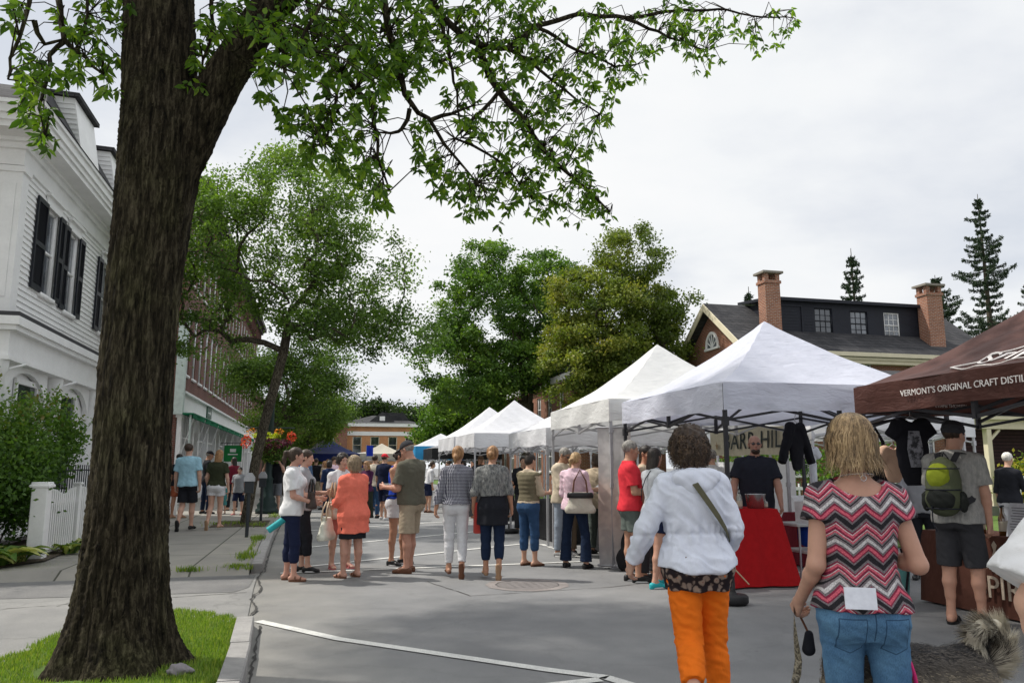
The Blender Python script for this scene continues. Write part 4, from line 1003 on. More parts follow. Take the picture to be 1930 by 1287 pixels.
# ================================================================ wall with real openings
def wall(name, org, ud, u1, z0, z1, ops, mat, parent, depth=.13, thick=None, top=None):
    """org: world point of u=0,z=0; ud: 2-d direction of u; wall faces to the right of ud; ops: (u0,u1,za,zb)"""
    ux, uy = ud; nx, ny = uy, -ux; us = sorted({0., u1, *[o[0] for o in ops], *[o[1] for o in ops]}); zs = sorted({z0, z1, *[o[2] for o in ops], *[o[3] for o in ops]})
    vid = {}; V = []
    def vt(u, z, d=0.):
        k = (round(u, 4), round(z, 4), round(d, 4))
        if k not in vid: vid[k] = len(V); V.append((org[0] + ux * u - nx * d, org[1] + uy * u - ny * d, org[2] + z))
        return vid[k]
    F = []
    for i in range(len(us) - 1):
        for j in range(len(zs) - 1):
            a, b, c, d = us[i], us[i + 1], zs[j], zs[j + 1]; m, q = (a + b) / 2, (c + d) / 2
            if any(o[0] < m < o[1] and o[2] < q < o[3] for o in ops): continue
            F.append([vt(a, c), vt(b, c), vt(b, d), vt(a, d)])
    for a, b, c, d in ops:
        for (p, q) in (((a, c), (b, c)), ((b, c), (b, d)), ((b, d), (a, d)), ((a, d), (a, c))): F.append([vt(*q), vt(*p), vt(*p, depth), vt(*q, depth)])
    return MB().add(V, F).build(name, [mat], parent)
WC = {}
def window(parent, p, ud, w, h, frame, gl, mx=2, my=2, sash=True, sill=None, depth=.13, arch=False, fw=.06, name='window', lintel=None):
    """window set into an opening: p = lower left of the opening in the world (u=0), the frame is one part, its pane a sub-part"""
    ux, uy = ud; key = (round(w, 3), round(h, 3), frame.name, gl.name, mx, my, sash, sill is not None, round(depth, 3), arch, fw, lintel is not None)
    if key not in WC:
        mb = MB(); d0, d1 = depth - .075, depth - .01
        B = lambda a, b, c, d, e=d0, f=d1: mb.box((a, e, c), (b, f, d), 0)
        B(0, fw, 0, h); B(w - fw, w, 0, h); B(fw, w - fw, 0, fw); B(fw, w - fw, h - fw, h)
        if sash: B(fw, w - fw, h / 2 - .022, h / 2 + .022)
        for i in range(1, mx): u = fw + (w - 2 * fw) * i / mx; mb.box((u - .011, d0 + .022, fw), (u + .011, d1 - .004, h - fw), 0)
        for j in range(1, my):
            if sash and j * 2 == my: continue
            z = fw + (h - 2 * fw) * j / my; mb.box((fw, d0 + .026, z - .011), (w - fw, d1 - .008, z + .011), 0)
        if arch:
            P = [(fw * .2, h - w * .5)] + [(w / 2 - (w / 2 - .01) * math.cos(a), h - w * .5 + (w / 2) * .98 * math.sin(a)) for a in np.linspace(0, math.pi, 9)] + [(w - fw * .2, h)] + [(fw * .2, h)]
            L = [(0.01, h - .003)] + [(w / 2 - (w / 2 - .01) * math.cos(a), h - w * .42 + (w * .42) * .9 * math.sin(a)) for a in np.linspace(0, math.pi / 2, 6)]; mb.prism(L, d0 - .02, d1, 'y'); mb.prism([(w - x, z) for x, z in L][::-1], d0 - .02, d1, 'y')
        if lintel: mb.box((-.1, -.03, h), (w + .1, .02, h + .16))
        f = mesh_np('window', mb.V, mb.F, frame, mb.M)
        q = MB(); q.add([(fw * .5, d1 - .022, fw * .5), (w - fw * .5, d1 - .022, fw * .5), (w - fw * .5, d1 - .022, h - fw * .5), (fw * .5, d1 - .022, h - fw * .5)], [[0, 1, 2, 3]]); g = mesh_np('pane', q.V, q.F, gl)
        s_ = None
        if sill: s_ = MB().bev((-.07, -.07, -.09), (w + .07, d0, 0), .008); s_ = mesh_np('sill', s_.V, s_.F, sill)
        WC[key] = (f, g, s_)
    f, g, s_ = WC[key]; o = link(name, f, parent); o.location = Vector(p) - wloc(parent); o.rotation_euler = (0, 0, math.atan2(uy, ux))
    a = link('pane', g, o)
    if s_: link('sill', s_, o)
    return o
M_WHITE = pm('white paint', (.82, .82, .81), .55, .05, 3, .08, 40); M_WHITE2 = pm('shaded white trim', (.74, .74, .75), .6, .04, 2, .05, 40) ; M_CREAM = pm('cream paint', (.66, .60, .44), .6, .06, 3, .08)
M_BLACK = pm('black paint', (.012, .014, .022), .5, .1, 4, .1); M_SHINGLE = brickmat('slate shingles', (.042, .043, .048), (.07, .07, .075), (.02, .02, .02), 1., w=.3, h=.16)
M_BRICK = brickmat('old red brick', (.30, .115, .065), (.23, .085, .05), (.30, .27, .23)); M_BRICK2 = brickmat('brown red brick', (.19, .075, .055), (.14, .055, .045), (.20, .17, .15)); M_BRICK3 = brickmat('orange brick', (.62, .27, .11), (.55, .23, .09), (.55, .40, .28)); M_BRICK4 = brickmat('chimney brick', (.36, .15, .085), (.26, .10, .06), (.42, .38, .33))
M_GLASS = glass(); M_GLASSB = glass('bright glass', (.10, .11, .125))

# ---- white clapboard house
HX = -5.2; HY0 = 14.6; HY1 = 25.0
root = thing('clapboard_house', 'white clapboard house with black shutters above a columned porch', 'house', (HX, HY0, 0))
OPS = [(15.93, 16.62, 4.68, 6.35), (17.32, 17.98, 4.62, 6.30), (19.9, 20.6, 4.62, 6.3), (22.4, 23.1, 4.62, 6.3)]
mb = MB(); z = 4.0; pitch = .105
while z < 6.7:
    segs = []; y = HY0 + .24; zc = z + pitch / 2
    for o in OPS:
        if o[2] - .05 < zc < o[3] + .05: segs.append((y, o[0] - .08)); y = o[1] + .08
    segs.append((y, HY1))
    for a, b in segs: mb.add([(HX, a, z + pitch), (HX + .026, a, z), (HX, a, z - .0), (HX, b, z + pitch), (HX + .026, b, z), (HX, b, z)], [[1, 4, 3, 0], [2, 5, 4, 1], [0, 2, 1], [3, 4, 5]])
    z += pitch
mb.build('clapboard_wall', [M_WHITE], root)
wall('side_wall', (HX - .012, HY0, 0), (0, 1), HY1 - HY0, 0, 7.0, [(o[0] - HY0, o[1] - HY0, o[2], o[3]) for o in OPS], M_WHITE, root)
mb = MB(); mb.add([(HX - .3, HY0, 0), (HX - 9, HY0, 0), (HX - 9, HY0, 7.0), (HX - .3, HY0, 7.0)], [[0, 1, 2, 3]]); mb.build('front_wall', [M_BRICK], root)
mb = MB(); mb.box((HX - .32, HY0 - .05, 4.0), (HX + .04, HY0 + .24, 6.65)); mb.box((HX - .36, HY0 - .09, 6.5), (HX + .08, HY0 + .28, 6.6)); mb.box((HX - .25, HY0 - .062, 4.3), (HX - .05, HY0 - .049, 6.3)); mb.build('corner_pilaster', [M_WHITE], root)
mb = MB()
for d0, za, zb in ((.05, 6.62, 6.9), (.10, 6.9, 7.0), (.16, 7.0, 7.06), (.48, 7.16, 7.26), (.52, 7.26, 7.40), (.56, 7.40, 7.47)):
    mb.prism([(HX - 9, HY0 - d0 * 1.6), (HX + d0, HY0 - d0 * 1.6), (HX + d0, HY1), (HX - 9, HY1)], za, zb + .002, 'z')
mb.prism([(HX - 9, HY0 - .7), (HX + .44, HY0 - .7), (HX + .44, HY1), (HX - 9, HY1)], 7.06, 7.161); mb.build('cornice', [M_WHITE], root)
mb = MB(); mb.prism([(HX + .58, 7.475), (HX + .04, 8.40), (HX - 9, 8.7), (HX - 9, 7.475)], HY0 + .7, HY1, 'y'); mb.add([(HX + .58, HY0 - .9, 7.475), (HX + .04, HY0 + .69, 8.40), (HX + .58, HY0 + .69, 7.475), (HX - 9, HY0 - .9, 7.475), (HX - 9, HY0 + .69, 8.6)], [[0, 2, 1], [0, 1, 4, 3]]); roofA = mb.build('roof', [M_SHINGLE], root)
for ya, yb in ((15.6, 16.9), (18.25, 19.5), (21.2, 22.5)):
    mb = MB(); x = HX + .585; mb.prism([(x, 7.475), (x - .17, 8.42), (x - .62, 8.44), (x - .60, 7.475)], ya, yb, 'y'); z_ = 7.6
    while z_ < 8.35: mb.prism([(x - .02 - (z_ - 7.475) * .18, z_), (x - .02 - (z_ - 7.475) * .18, z_ + .012), (x - .62, z_ + .012), (x - .62, z_)], ya - .012, ya - .002, 'y'); z_ += .1
    mb.build('dormer', [M_WHITE], root); mb = MB(); mb.prism([(x - .08, 8.43), (x - .75, 8.46), (x - .75, 8.54), (x - .08, 8.51)], ya - .07, yb + .07, 'y'); mb.build('dormer_roof', [M_SHINGLE], root)
def shutter(y0, y1, z0, z1):
    mb = MB(); x = HX + .03; mb.box((x, y0, z0), (x + .035, y0 + .05, z1)); mb.box((x, y1 - .05, z0), (x + .035, y1, z1)); 
    for zz_ in (z0, (z0 + z1) / 2 - .05, z1 - .09): mb.box((x, y0 + .05, zz_), (x + .035, y1 - .05, zz_ + .09))
    z_ = z0 + .1
    while z_ < z1 - .1:
        mb.add([(x + .004, y0 + .05, z_ + .035), (x + .004, y1 - .05, z_ + .035), (x + .03, y1 - .05, z_), (x + .03, y0 + .05, z_)], [[0, 3, 2, 1], [0, 1, 2, 3]]); z_ += .042
    mb.box((x, y0 + .05, z0 + .05), (x + .003, y1 - .05, z1 - .05)); mb.build('shutter', [M_BLACK], root)
for i, o in enumerate(OPS):
    window(root, (HX, o[0], o[2]), (0, 1), o[1] - o[0], o[3] - o[2], M_WHITE, M_GLASSB, 1, 1, True, M_WHITE, .10, fw=.05)
    mb = MB(); mb.box((HX + .02, o[0] - .09, o[3]), (HX + .05, o[1] + .09, o[3] + .18)); mb.box((HX + .02, o[0] - .14, o[3] + .18), (HX + .11, o[1] + .14, o[3] + .23)); mb.build('window_hood', [M_WHITE], root)
    for a, b in (((15.36, 15.91), (16.64, 16.96)) if i == 0 else ((16.98, 17.30), (18.0, 18.36)) if i == 1 else ((o[0] - .42, o[0] - .03), (o[1] + .03, o[1] + .42))): shutter(a, b, o[2] - .02, o[3] + .02)
mb = MB(); mb.bev((HX - .01, HY0 + .24, 3.93), (HX + .05, HY1, 4.0), .004); mb.build('belt_board', [M_WHITE], root)
PX = HX + .35
mb = MB(); mb.prism([(HX - 9, HY0 - .62), (PX + .05, HY0 - .62), (PX + .05, HY1), (HX - 9, HY1)], 3.88, 3.95); mb.build('porch_roof', [pm('dark membrane', (.05, .05, .055), .7)], root)
mb = MB()
for d, za, zb in ((.05, 3.74, 3.88), (.0, 3.66, 3.741), (-.12, 3.25, 3.661), (-.08, 3.18, 3.251)): mb.prism([(HX - 9, HY0 - .57 - d), (PX + d, HY0 - .57 - d), (PX + d, HY1), (HX - 9, HY1)], za, zb)
mb.build('porch_entablature', [M_WHITE], root)
for y in (14.25, 17.1, 19.6, 22.1, 24.7):
    c = MB(); c.lathe([(.17, .3), (.17, .42), (.13, .45), (.135, 1.5), (.115, 2.95), (.15, 3.0), (.16, 3.18)], (PX - .28, y, 0), 14); c.box((PX - .47, y - .19, 0), (PX - .09, y + .19, .3)); c.build('column', [M_WHITE], root)
    if y < 24:
        a = MB(); P = [(y + .2, 3.18)] + [(y + 1.25 - 1.02 * math.cos(t), 2.5 + .6 * math.sin(t)) for t in np.linspace(.0, math.pi, 14)] + [(y + 2.3, 3.18)]; a.prism(P, PX - .33, PX - .24, 'x'); a.build('arch', [M_WHITE], root)
        b_ = MB(); b_.tube([(PX - .2, y + .15, 3.05), (PX + .02, y + .35, 3.16)], .025, 6); b_.build('bracket', [M_WHITE], root)
for y in (15.2, 17.6, 20.2, 22.6):
    wn_ = MB(); x = HX + .001; wn_.box((x, y, .9), (x + .05, y + 1.1, 1.0)); wn_.box((x, y, 2.9), (x + .05, y + 1.1, 3.0)); wn_.box((x, y, 1.0), (x + .05, y + .08, 2.9)); wn_.box((x, y + 1.02, 1.0), (x + .05, y + 1.1, 2.9)); wn_.box((x + .01, y + .08, 1.93), (x + .045, y + 1.02, 1.98)); f_ = wn_.build('window', [M_WHITE], root)
    q = MB(); q.box((x + .002, y + .08, 1.0), (x + .012, y + 1.02, 2.9)); g_ = q.build('pane', [M_GLASS], f_)
mb = MB(); mb.box((HX - 9, HY0 - .6, 0), (PX, HY0 - .58, .3)); mb.box((HX, HY0 - .6, .28), (PX, HY1, .3)); mb.build('porch_deck', [M_WHITE], root)

# ---- long brick block with the white shopfront
BX = -5.2; B0 = 31.5; B1 = 66.
root = thing('brick_shop_block', 'tall brown brick block with arched windows over a white shopfront', 'building', (BX, B0, 0))
W2 = []; y = B0 + 1.0
while y < B1 - 1.5: W2.append(y - B0); y += 1.72
OPW = [(u, u + .82, 5.05, 7.75) for u in W2] + [(u, u + .82, 8.75, 11.0) for u in W2]
wall('street_wall', (BX, B0, 0), (0, 1), B1 - B0, 4.3, 12.1, OPW, M_BRICK2, root)
mb = MB(); mb.add([(BX, B0, 0), (BX - 16, B0, 0), (BX - 16, B0, 12.1), (BX, B0, 12.1)], [[1, 0, 3, 2]]); mb.build('gable_wall', [M_BRICK2], root)
mb = MB(); mb.prism([(BX - 16, B0 - .3), (BX + .45, B0 - .3), (BX + .45, B1), (BX - 16, B1)], 12.1, 12.3); mb.prism([(BX - 16, B0 - .55), (BX + .7, B0 - .55), (BX + .7, B1), (BX - 16, B1)], 12.3, 12.62); mb.build('cornice', [pm('dark brown cornice', (.035, .028, .028), .7)], root)
y = B0
while y < B1: MB().box((BX + .0, y, 11.3), (BX + .3, y + .22, 12.1)).build('bracket', [M_BRICK2], root); y += .86
for o in OPW: window(root, (BX, B0 + o[0], o[2]), (0, 1), .82, o[3] - o[2], M_WHITE, M_GLASS, 2, 2, True, M_WHITE, .12, True, .055)
# shopfront
root2 = thing('shopfront', 'white panelled shopfront with green awning rail below the brick block', 'shopfront', (BX, B0, 0))
mb = MB(); mb.box((BX - .1, B0, 3.62), (BX + .12, B1, 4.22)); mb.box((BX - .1, B0, 4.22), (BX + .26, B1, 4.3)); mb.box((BX - .1, B0, 3.52), (BX + .2, B1, 3.62)); mb.build('fascia', [M_WHITE], root2)
mb = MB(); y = B0; k = 0
cols = []
while y < B1 - 2:
    cols.append(y); y += [2.9, 1.5, 2.9][k % 3]; k += 1
for i, y in enumerate(cols):
    c = MB(); c.box((BX - .02, y, .11), (BX + .16, y + .34, 3.52)); c.box((BX - .05, y - .03, .11), (BX + .20, y + .37, .5)); c.box((BX - .05, y - .03, 3.3), (BX + .20, y + .37, 3.52)); c.build('pilaster', [M_WHITE], root2)
    e = (cols[i + 1] if i + 1 < len(cols) else B1)
    if e - y > 2:
        c = MB(); c.box((BX - .02, y + .34, .11), (BX + .06, e, .75)); n_ = 5
        for j in range(n_ + 1): u = y + .34 + (e - y - .34) * j / n_; c.box((BX - .02, u - .02, .75), (BX + .05, u + .02, 3.52))
        c.box((BX - .02, y + .34, 2.55), (BX + .055, e, 2.61)); f_ = c.build('window', [M_WHITE], root2); q = MB(); q.box((BX - .03, y + .34, .75), (BX - .005, e, 3.52)); q.build('pane', [M_GLASSB], f_)
    else:
        c = MB(); c.box((BX - .7, y + .34, .11), (BX - .62, e, 2.9)); c.build('door', [pm('dark door', (.02, .018, .016), .4)], root2); c = MB(); c.box((BX - .7, y + .34, 2.9), (BX + .02, e, 3.52)); c.build('door_head', [M_WHITE], root2)
M_GREEN = fabric('green canvas', (.012, .16, .075))
mb = MB(); mb.box((BX + .2, B0 - .3, 3.40), (BX + .62, B1 - 6, 3.46)); mb.sheet(lambda u, v: (BX + .60 + .02 * math.sin(u * 90), B0 - .3 + u * (B1 - B0 - 5.7), 3.40 - v * .14), 120, 2); mb.build('awning_rail', [M_GREEN], root2)
for y in cols: mb = MB(); mb.tube([(BX + .17, y + .1, 1.9), (BX + .6, y + .1, 3.38)], .018, 6); mb.build('awning_arm', [M_WHITE], root2)
mb = MB(); mb.tube([(BX + .5, B0 - .2, .11), (BX + .5, B0 - .2, 3.4)], .04, 8); mb.box((BX - .1, B0 - .35, 3.4), (BX + .22, B0 - .02, 6.9)); mb.build('corner_board', [pm('pale green grey paint', (.52, .60, .56), .6)], root2)
t = thing('shop_sign', 'small dark green plate with an arrow on the white shopfront fascia', 'sign', (BX + .14, 38.6, 3.95)); mb = MB(); mb.box((BX + .125, 38.2, 3.7), (BX + .17, 39.7, 4.2)); mb.build('plate', [pm('dark green enamel', (.01, .07, .04), .4)], t)
mb = MB(); mb.box((BX + .171, 38.5, 3.92), (BX + .176, 39.1, 3.97)); mb.prism([(39.1, 3.84), (39.35, 3.945), (39.1, 4.05)], BX + .171, BX + .176, 'x'); mb.build('arrow', [M_WHITE], t)
t = thing('hanging_sign', 'square bright green sign hanging out beside the shopfront', 'sign', (-4.4, 44, 3)); mb = MB(); mb.box((-4.85, 44, 1.75), (-3.95, 44.05, 2.6)); mb.build('board', [pm('green board', (.01, .22, .05), .4)], t)
mb = MB(); mb.tube([(BX + .1, 44.02, 2.72), (-3.9, 44.02, 2.72)], .02, 6); mb.tube([(-4.7, 44.02, 2.72), (-4.7, 44.02, 2.6)], .01, 5); mb.tube([(-4.1, 44.02, 2.72), (-4.1, 44.02, 2.6)], .01, 5); mb.build('bracket', [M_BLACK], t)
mb = MB(); mb.box((-4.65, 43.994, 2.1), (-4.15, 43.999, 2.16)); mb.box((-4.55, 43.994, 2.25), (-4.25, 43.999, 2.42)); mb.build('marks', [M_WHITE], t)
root = thing('brick_row', 'dark brick building further down the street beyond the shop block', 'building', (-6.4, 68, 0))
wall('wall', (-6.4, 67, 0), (0, 1), 30, 0, 9, [(u, u + 1, 4.6, 6.8) for u in range(2, 28, 3)], M_BRICK2, root)
for u in range(2, 28, 3): window(root, (-6.4, 67 + u, 4.6), (0, 1), 1, 2.2, M_WHITE, M_GLASS, 1, 2)
wall('end_wall', (-16, 67, 0), (1, 0), 9.6, 0, 9, [], M_BRICK2, root); mb = MB(); mb.box((-16, 66.8, 9), (-6.1, 97, 9.4)); mb.build('cornice', [M_WHITE], root)

# ---- brick house with black dormer
GX, EY, EY2, EZ, AZ = 18.0, 30., 36.4, 6.5, 9.0; EX1 = 30.6
root = thing('brick_house', 'red brick house with a long black dormer and two tall chimneys', 'house', (GX, EY, 0))
OPS = [(x - GX, x - GX + 1.0, 4.45, 6.05) for x in (19.6, 23.05, 26.1, 29.0)] + [(x - GX, x - GX + 1.0, 1.1, 2.9) for x in (19.6, 23.05, 26.1, 29.0)]
wall('front_wall', (GX, EY, 0), (1, 0), EX1 - GX, 0, EZ, OPS, M_BRICK, root)
for o in OPS: window(root, (GX + o[0], EY, o[2]), (1, 0), 1.0, o[3] - o[2], M_WHITE, M_GLASS, 4, 4, True, M_WHITE, .12, fw=.06, lintel=1)
ym = (EY + EY2) / 2
mb = MB(); mb.prism([(EY + .006, 0), (EY2, 0), (EY2, EZ), (ym, AZ - .15), (EY + .006, EZ)], GX, GX + .3, 'x'); mb.build('gable_wall', [M_BRICK], root)
mb = MB(); mb.box((GX + .3, EY2 - .2, 0), (EX1, EY2, EZ)); mb.build('rear_wall', [M_BRICK], root); mb = MB(); mb.prism([(EY + .006, 0), (EY2 - .21, 0), (EY2 - .21, EZ), (ym, AZ - .2), (EY + .01, EZ)], EX1 - .3, EX1, 'x'); mb.build('end_wall', [M_BRICK], root)
mb = MB()
for a, b in (((EY - .45, EZ - .22), (ym, AZ)), ((EY2 + .45, EZ - .22), (ym, AZ))):
    mb.prism([a, b, (b[0], b[1] + .16), (a[0], a[1] + .16)] if a[0] < b[0] else [b, a, (a[0], a[1] + .16), (b[0], b[1] + .16)], GX - .45, EX1 + .4, 'x')
roofE = mb.build('roof', [M_SHINGLE], root)
mb = MB()
for a in (EY - .47, EY2 + .47):
    q = 1 if a < ym else -1; mb.add([(GX - .50, a, EZ - .42), (GX - .50, ym, AZ - .22), (GX - .50, ym, AZ + .13), (GX - .50, a, EZ - .07), (GX - .44, a, EZ - .42), (GX - .44, ym, AZ - .22), (GX - .44, ym, AZ + .13), (GX - .44, a, EZ - .07)], [[0, 1, 2, 3], [7, 6, 5, 4], [0, 4, 5, 1], [3, 2, 6, 7], [0, 3, 7, 4]])
mb.box((GX - .2, EY - .40, EZ - .34), (EX1 + .3, EY - .34, EZ - .06)); mb.box((GX - .3, EY - .52, EZ - .2), (EX1 + .4, EY - .40, EZ - .02)); mb.box((GX - .1, EY - .34, EZ - .5), (EX1 + .2, EY - .001, EZ - .26)); mb.build('cornice', [M_CREAM], root)
# half-round fan window in the gable
fr = thing and MB(); cy_, cz_, r_ = ym + .1, 7.05, .62
for k in range(12):
    a, b = math.pi * k / 12, math.pi * (k + 1) / 12; P = [(cy_ + math.cos(a) * r_, cz_ + math.sin(a) * r_ * 1.25), (cy_ + math.cos(b) * r_, cz_ + math.sin(b) * r_ * 1.25), (cy_ + math.cos(b) * (r_ - .11), cz_ + math.sin(b) * (r_ - .11) * 1.25), (cy_ + math.cos(a) * (r_ - .11), cz_ + math.sin(a) * (r_ - .11) * 1.25)]; fr.prism(P, GX - .07, GX - .005, 'x')
fr.box((GX - .09, cy_ - r_ - .08, cz_ - .1), (GX - .005, cy_ + r_ + .08, cz_))
for a in (.5, 1.05, 1.57, 2.09, 2.64): fr.bar((GX - .04, cy_, cz_), (GX - .04, cy_ + math.cos(a) * (r_ - .1), cz_ + math.sin(a) * (r_ - .1) * 1.25), .035)
fo = fr.build('fan_window', [M_WHITE], root); g = MB(); g.add([(GX - .012, cy_ + math.cos(a) * (r_ - .05), cz_ + math.sin(a) * (r_ - .05) * 1.25) for a in np.linspace(0, math.pi, 14)], [list(range(14))]); g.build('pane', [M_GLASSB], fo)
# dormer
DX0, DX1, DY, DZ0, DZ1 = 19.9, 27.75, 31.1, 7.2, 9.0
OPD = [(x - DX0, x - DX0 + w_, za, za + h_) for x, w_, za, h_ in ((22.05, .95, 7.55, 1.2), (23.95, .95, 7.5, 1.2), (25.8, .85, 7.5, 1.2))]
M_DORM = pm('black weathered boards', (.014, .016, .024), .6, .15, 5, .2, 30)
wall('dormer_wall', (DX0, DY, 0), (1, 0), DX1 - DX0, 6.95, DZ1, OPD, M_DORM, root)
mb = MB(); zz_ = 7.1
while zz_ < 8.95: mb.box((DX0, DY - .012, zz_), (DX0 + 2.1, DY - .002, zz_ + .012)); mb.box((DX1 - .95, DY - .012, zz_), (DX1, DY - .002, zz_ + .012)); zz_ += .14
mb.box((DX0 + .35, DY - .05, 7.45), (DX0 + .42, DY, 8.75)); mb.box((DX0 + 1.45, DY - .05, 7.45), (DX0 + 1.52, DY, 8.75)); mb.box((DX0 + .35, DY - .05, 8.75), (DX0 + 1.52, DY, 8.83)); mb.build('dormer_trim', [M_DORM], root)
for i, o in enumerate(OPD): window(root, (DX0 + o[0], DY, o[2]), (1, 0), o[1] - o[0], o[3] - o[2], M_BLACK if i < 2 else M_WHITE, M_GLASSB if i else M_GLASS, 3, 4, True, None, .1, fw=.05)
for x in (DX0, DX1 - .2): mb = MB(); mb.prism([(DY + .003, 6.95), (DY + 2.2, 8.8), (DY + 2.2, DZ1 + .1), (DY + .003, DZ1)], x, x + .2, 'x'); mb.build('dormer_cheek', [M_DORM], root)
mb = MB(); mb.prism([(DY - .28, DZ1 - .03), (DY + 2.6, DZ1 + .28), (DY + 2.6, DZ1 + .4), (DY - .28, DZ1 + .12)], DX0 - .25, DX1 + .2, 'x'); mb.build('dormer_roof', [M_DORM], root)
def chimney(x0, x1, y0, y1, z0, z1):
    mb = MB(); mb.box((x0, y0, z0), (x1, y1, z1 - .55)); mb.box((x0 - .05, y0 - .05, z1 - .55), (x1 + .05, y1 + .05, z1 - .42))
    w = .2
    for a in (x0, x1 - w):
        for b in (y0, y1 - w): mb.box((a, b, z1 - .42), (a + w, b + w, z1 - .1))
    o = mb.build('chimney', [M_BRICK4], roofE); c = MB(); c.box((x0 - .13, y0 - .13, z1 - .1), (x1 + .13, y1 + .13, z1)); c.build('cap', [pm('stone cap', (.22, .20, .17), .9)], o)
    f = MB(); f.box((x0 - .06, y0 - .06, z0), (x1 + .06, y1 + .06, z0 + .35)); f.build('flashing', [pm('lead flashing', (.25, .25, .24), .7)], o)
chimney(19.1, 19.85, 30.35, 30.95, 6.6, 10.15); chimney(27.65, 28.5, 30.35, 31.0, 6.6, 10.05)

# ---- brick block behind the trees
root = thing('brick_block', 'long red brick building with white sash windows behind the trees', 'building', (12.6, 40, 0))
ops = [(u, u + .85, 4.1, 5.5) for u in np.arange(1.2, 27, 2.2)] + [(u, u + .85, 1.2, 2.9) for u in np.arange(1.2, 27, 2.2)]
wall('street_wall', (12.6, 66, 0), (0, -1), 28, 0, 6.0, ops, M_BRICK, root)
for o in ops: window(root, (12.6, 66 - o[0], o[2]), (0, -1), .85, o[3] - o[2], M_WHITE, M_GLASS, 2, 2, True, M_WHITE)
wall('end_wall', (12.6, 38, 0), (1, 0), 5, 0, 6.0, [], M_BRICK, root)
mb = MB(); mb.prism([(12.3, 37.7), (17.6, 37.7), (17.6, 66.3), (12.3, 66.3)], 6.0, 6.3); mb.build('cornice', [M_WHITE], root); mb = MB(); mb.prism([(12.3, 6.3), (12.6, 6.3), (13.4, 6.9), (17.6, 6.9), (17.6, 6.3)], 37.7, 66.3, 'y'); mb.build('roof', [M_SHINGLE], root)

# ---- orange brick building at the end of the street
s_ = 90 / 60.; OY = 90.; ox0, ox1 = 3.03, 10.85
root = thing('orange_brick_building', 'orange brick building with white cornice and dark hipped roof closing the street', 'building', (ox0, OY, 0))
ops = [(u, u + 1.02, 2.95, 4.9) for u in (.62, 2.6, 4.6, 6.5)]
wall('front_wall', (ox0, OY, 0), (1, 0), ox1 - ox0, 0, 6.0, ops, M_BRICK3, root)
for o in ops: window(root, (ox0 + o[0], OY, o[2]), (1, 0), 1.02, o[3] - o[2], M_CREAM, M_GLASS, 1, 2, True, M_WHITE, .14, fw=.09)
wall('street_side_wall', (ox0, OY + 12, 0), (0, -1), 12, 0, 6.0, [], M_BRICK3, root)
wall('right_wall', (ox1, OY, 0), (0, 1), 12, 0, 6.0, [], M_BRICK3, root)
mb = MB(); mb.box((ox0 - .02, OY - .06, 5.0), (ox1 + .02, OY - .01, 5.45)); mb.prism([(ox0 - .35, OY - .35), (ox1 + .35, OY - .35), (ox1 + .35, OY + 12.3), (ox0 - .35, OY + 12.3)], 6.0, 6.4); mb.build('cornice', [M_WHITE], root)
mb = MB(); mb.add([(ox0 - .4, OY - .4, 6.41), (ox1 + .4, OY - .4, 6.41), (ox1 + .4, OY + 12.4, 6.41), (ox0 - .4, OY + 12.4, 6.41), (ox0 + 3, OY + 4, 7.5), (ox1 - 3, OY + 4, 7.5), (ox1 - 3, OY + 8, 7.5), (ox0 + 3, OY + 8, 7.5)], [[0, 1, 5, 4], [1, 2, 6, 5], [2, 3, 7, 6], [3, 0, 4, 7], [4, 5, 6, 7]])
mb.prism([(ox0 + 2.2, 6.4), (ox0 + 5.6, 6.4), (ox0 + 3.9, 7.75)], OY + .3, OY + 5, 'y'); mb.prism([(ox0 + 5.0, 6.4), (ox0 + 7.4, 6.4), (ox0 + 6.4, 7.7), (ox0 + 4.0, 7.7)], OY + 1.3, OY + 5, 'y'); rf = mb.build('roof', [M_SHINGLE], root)
mb = MB(); mb.box((ox0 + 3.6, OY + .24, 6.7), (ox0 + 4.2, OY + .295, 7.2)); mb.build('gable_window', [M_WHITE], root)
root = thing('low_brick_building', 'plain darker brick building with arched window left of the orange one', 'building', (-2.5, 88, 0))
wall('front_wall', (-2.6, 88, 0), (1, 0), 5.6, 0, 5.9, [(3.3, 4.2, 2.0, 4.6)], M_BRICK, root); window(root, (.7, 88, 2.0), (1, 0), .9, 2.6, M_WHITE, M_GLASSB, 2, 2, True, M_WHITE, arch=True)
mb = MB(); mb.box((-2.7, 87.8, 5.9), (3.0, 96, 6.2)); mb.build('cornice', [M_BRICK2], root)

# ---- porch house at the far right
PY = 20.
root = thing('porch_house', 'cream trimmed house with purple brown siding and white porch railing', 'house', (20.3, PY, 0))
mb = MB(); mb.box((20.9, PY + 2.6, .3), (30, PY + 2.7, 4.2)); mb.build('wall', [pm('purple brown siding', (.10, .05, .06), .7)], root)
mb = MB(); zz_ = .4
while zz_ < 3.2: mb.box((20.9, PY + 2.56, zz_), (30, PY + 2.6, zz_ + .02)); zz_ += .12
mb.build('siding_joints', [pm('dark joint', (.03, .02, .025), .8)], root)
mb = MB(); mb.box((19.6, PY - .1, 2.62), (30, PY + .1, 2.9)); mb.box((19.4, PY - .3, 2.9), (30, PY + 3, 3.0)); mb.build('porch_beam', [M_CREAM], root)
for x in (19.9, 21.6, 24.5): c = MB(); c.bev((x, PY - .09, .3), (x + .18, PY + .09, 2.62), .01); c.bar((x + .09, PY, 2.2), (x + .55, PY, 2.6), .07); c.build('post', [M_CREAM], root)
mb = MB(); mb.box((19.6, PY - .2, 0), (30, PY + 2.6, .3)); mb.build('porch_floor', [pm('grey deck', (.25, .25, .24))], root)
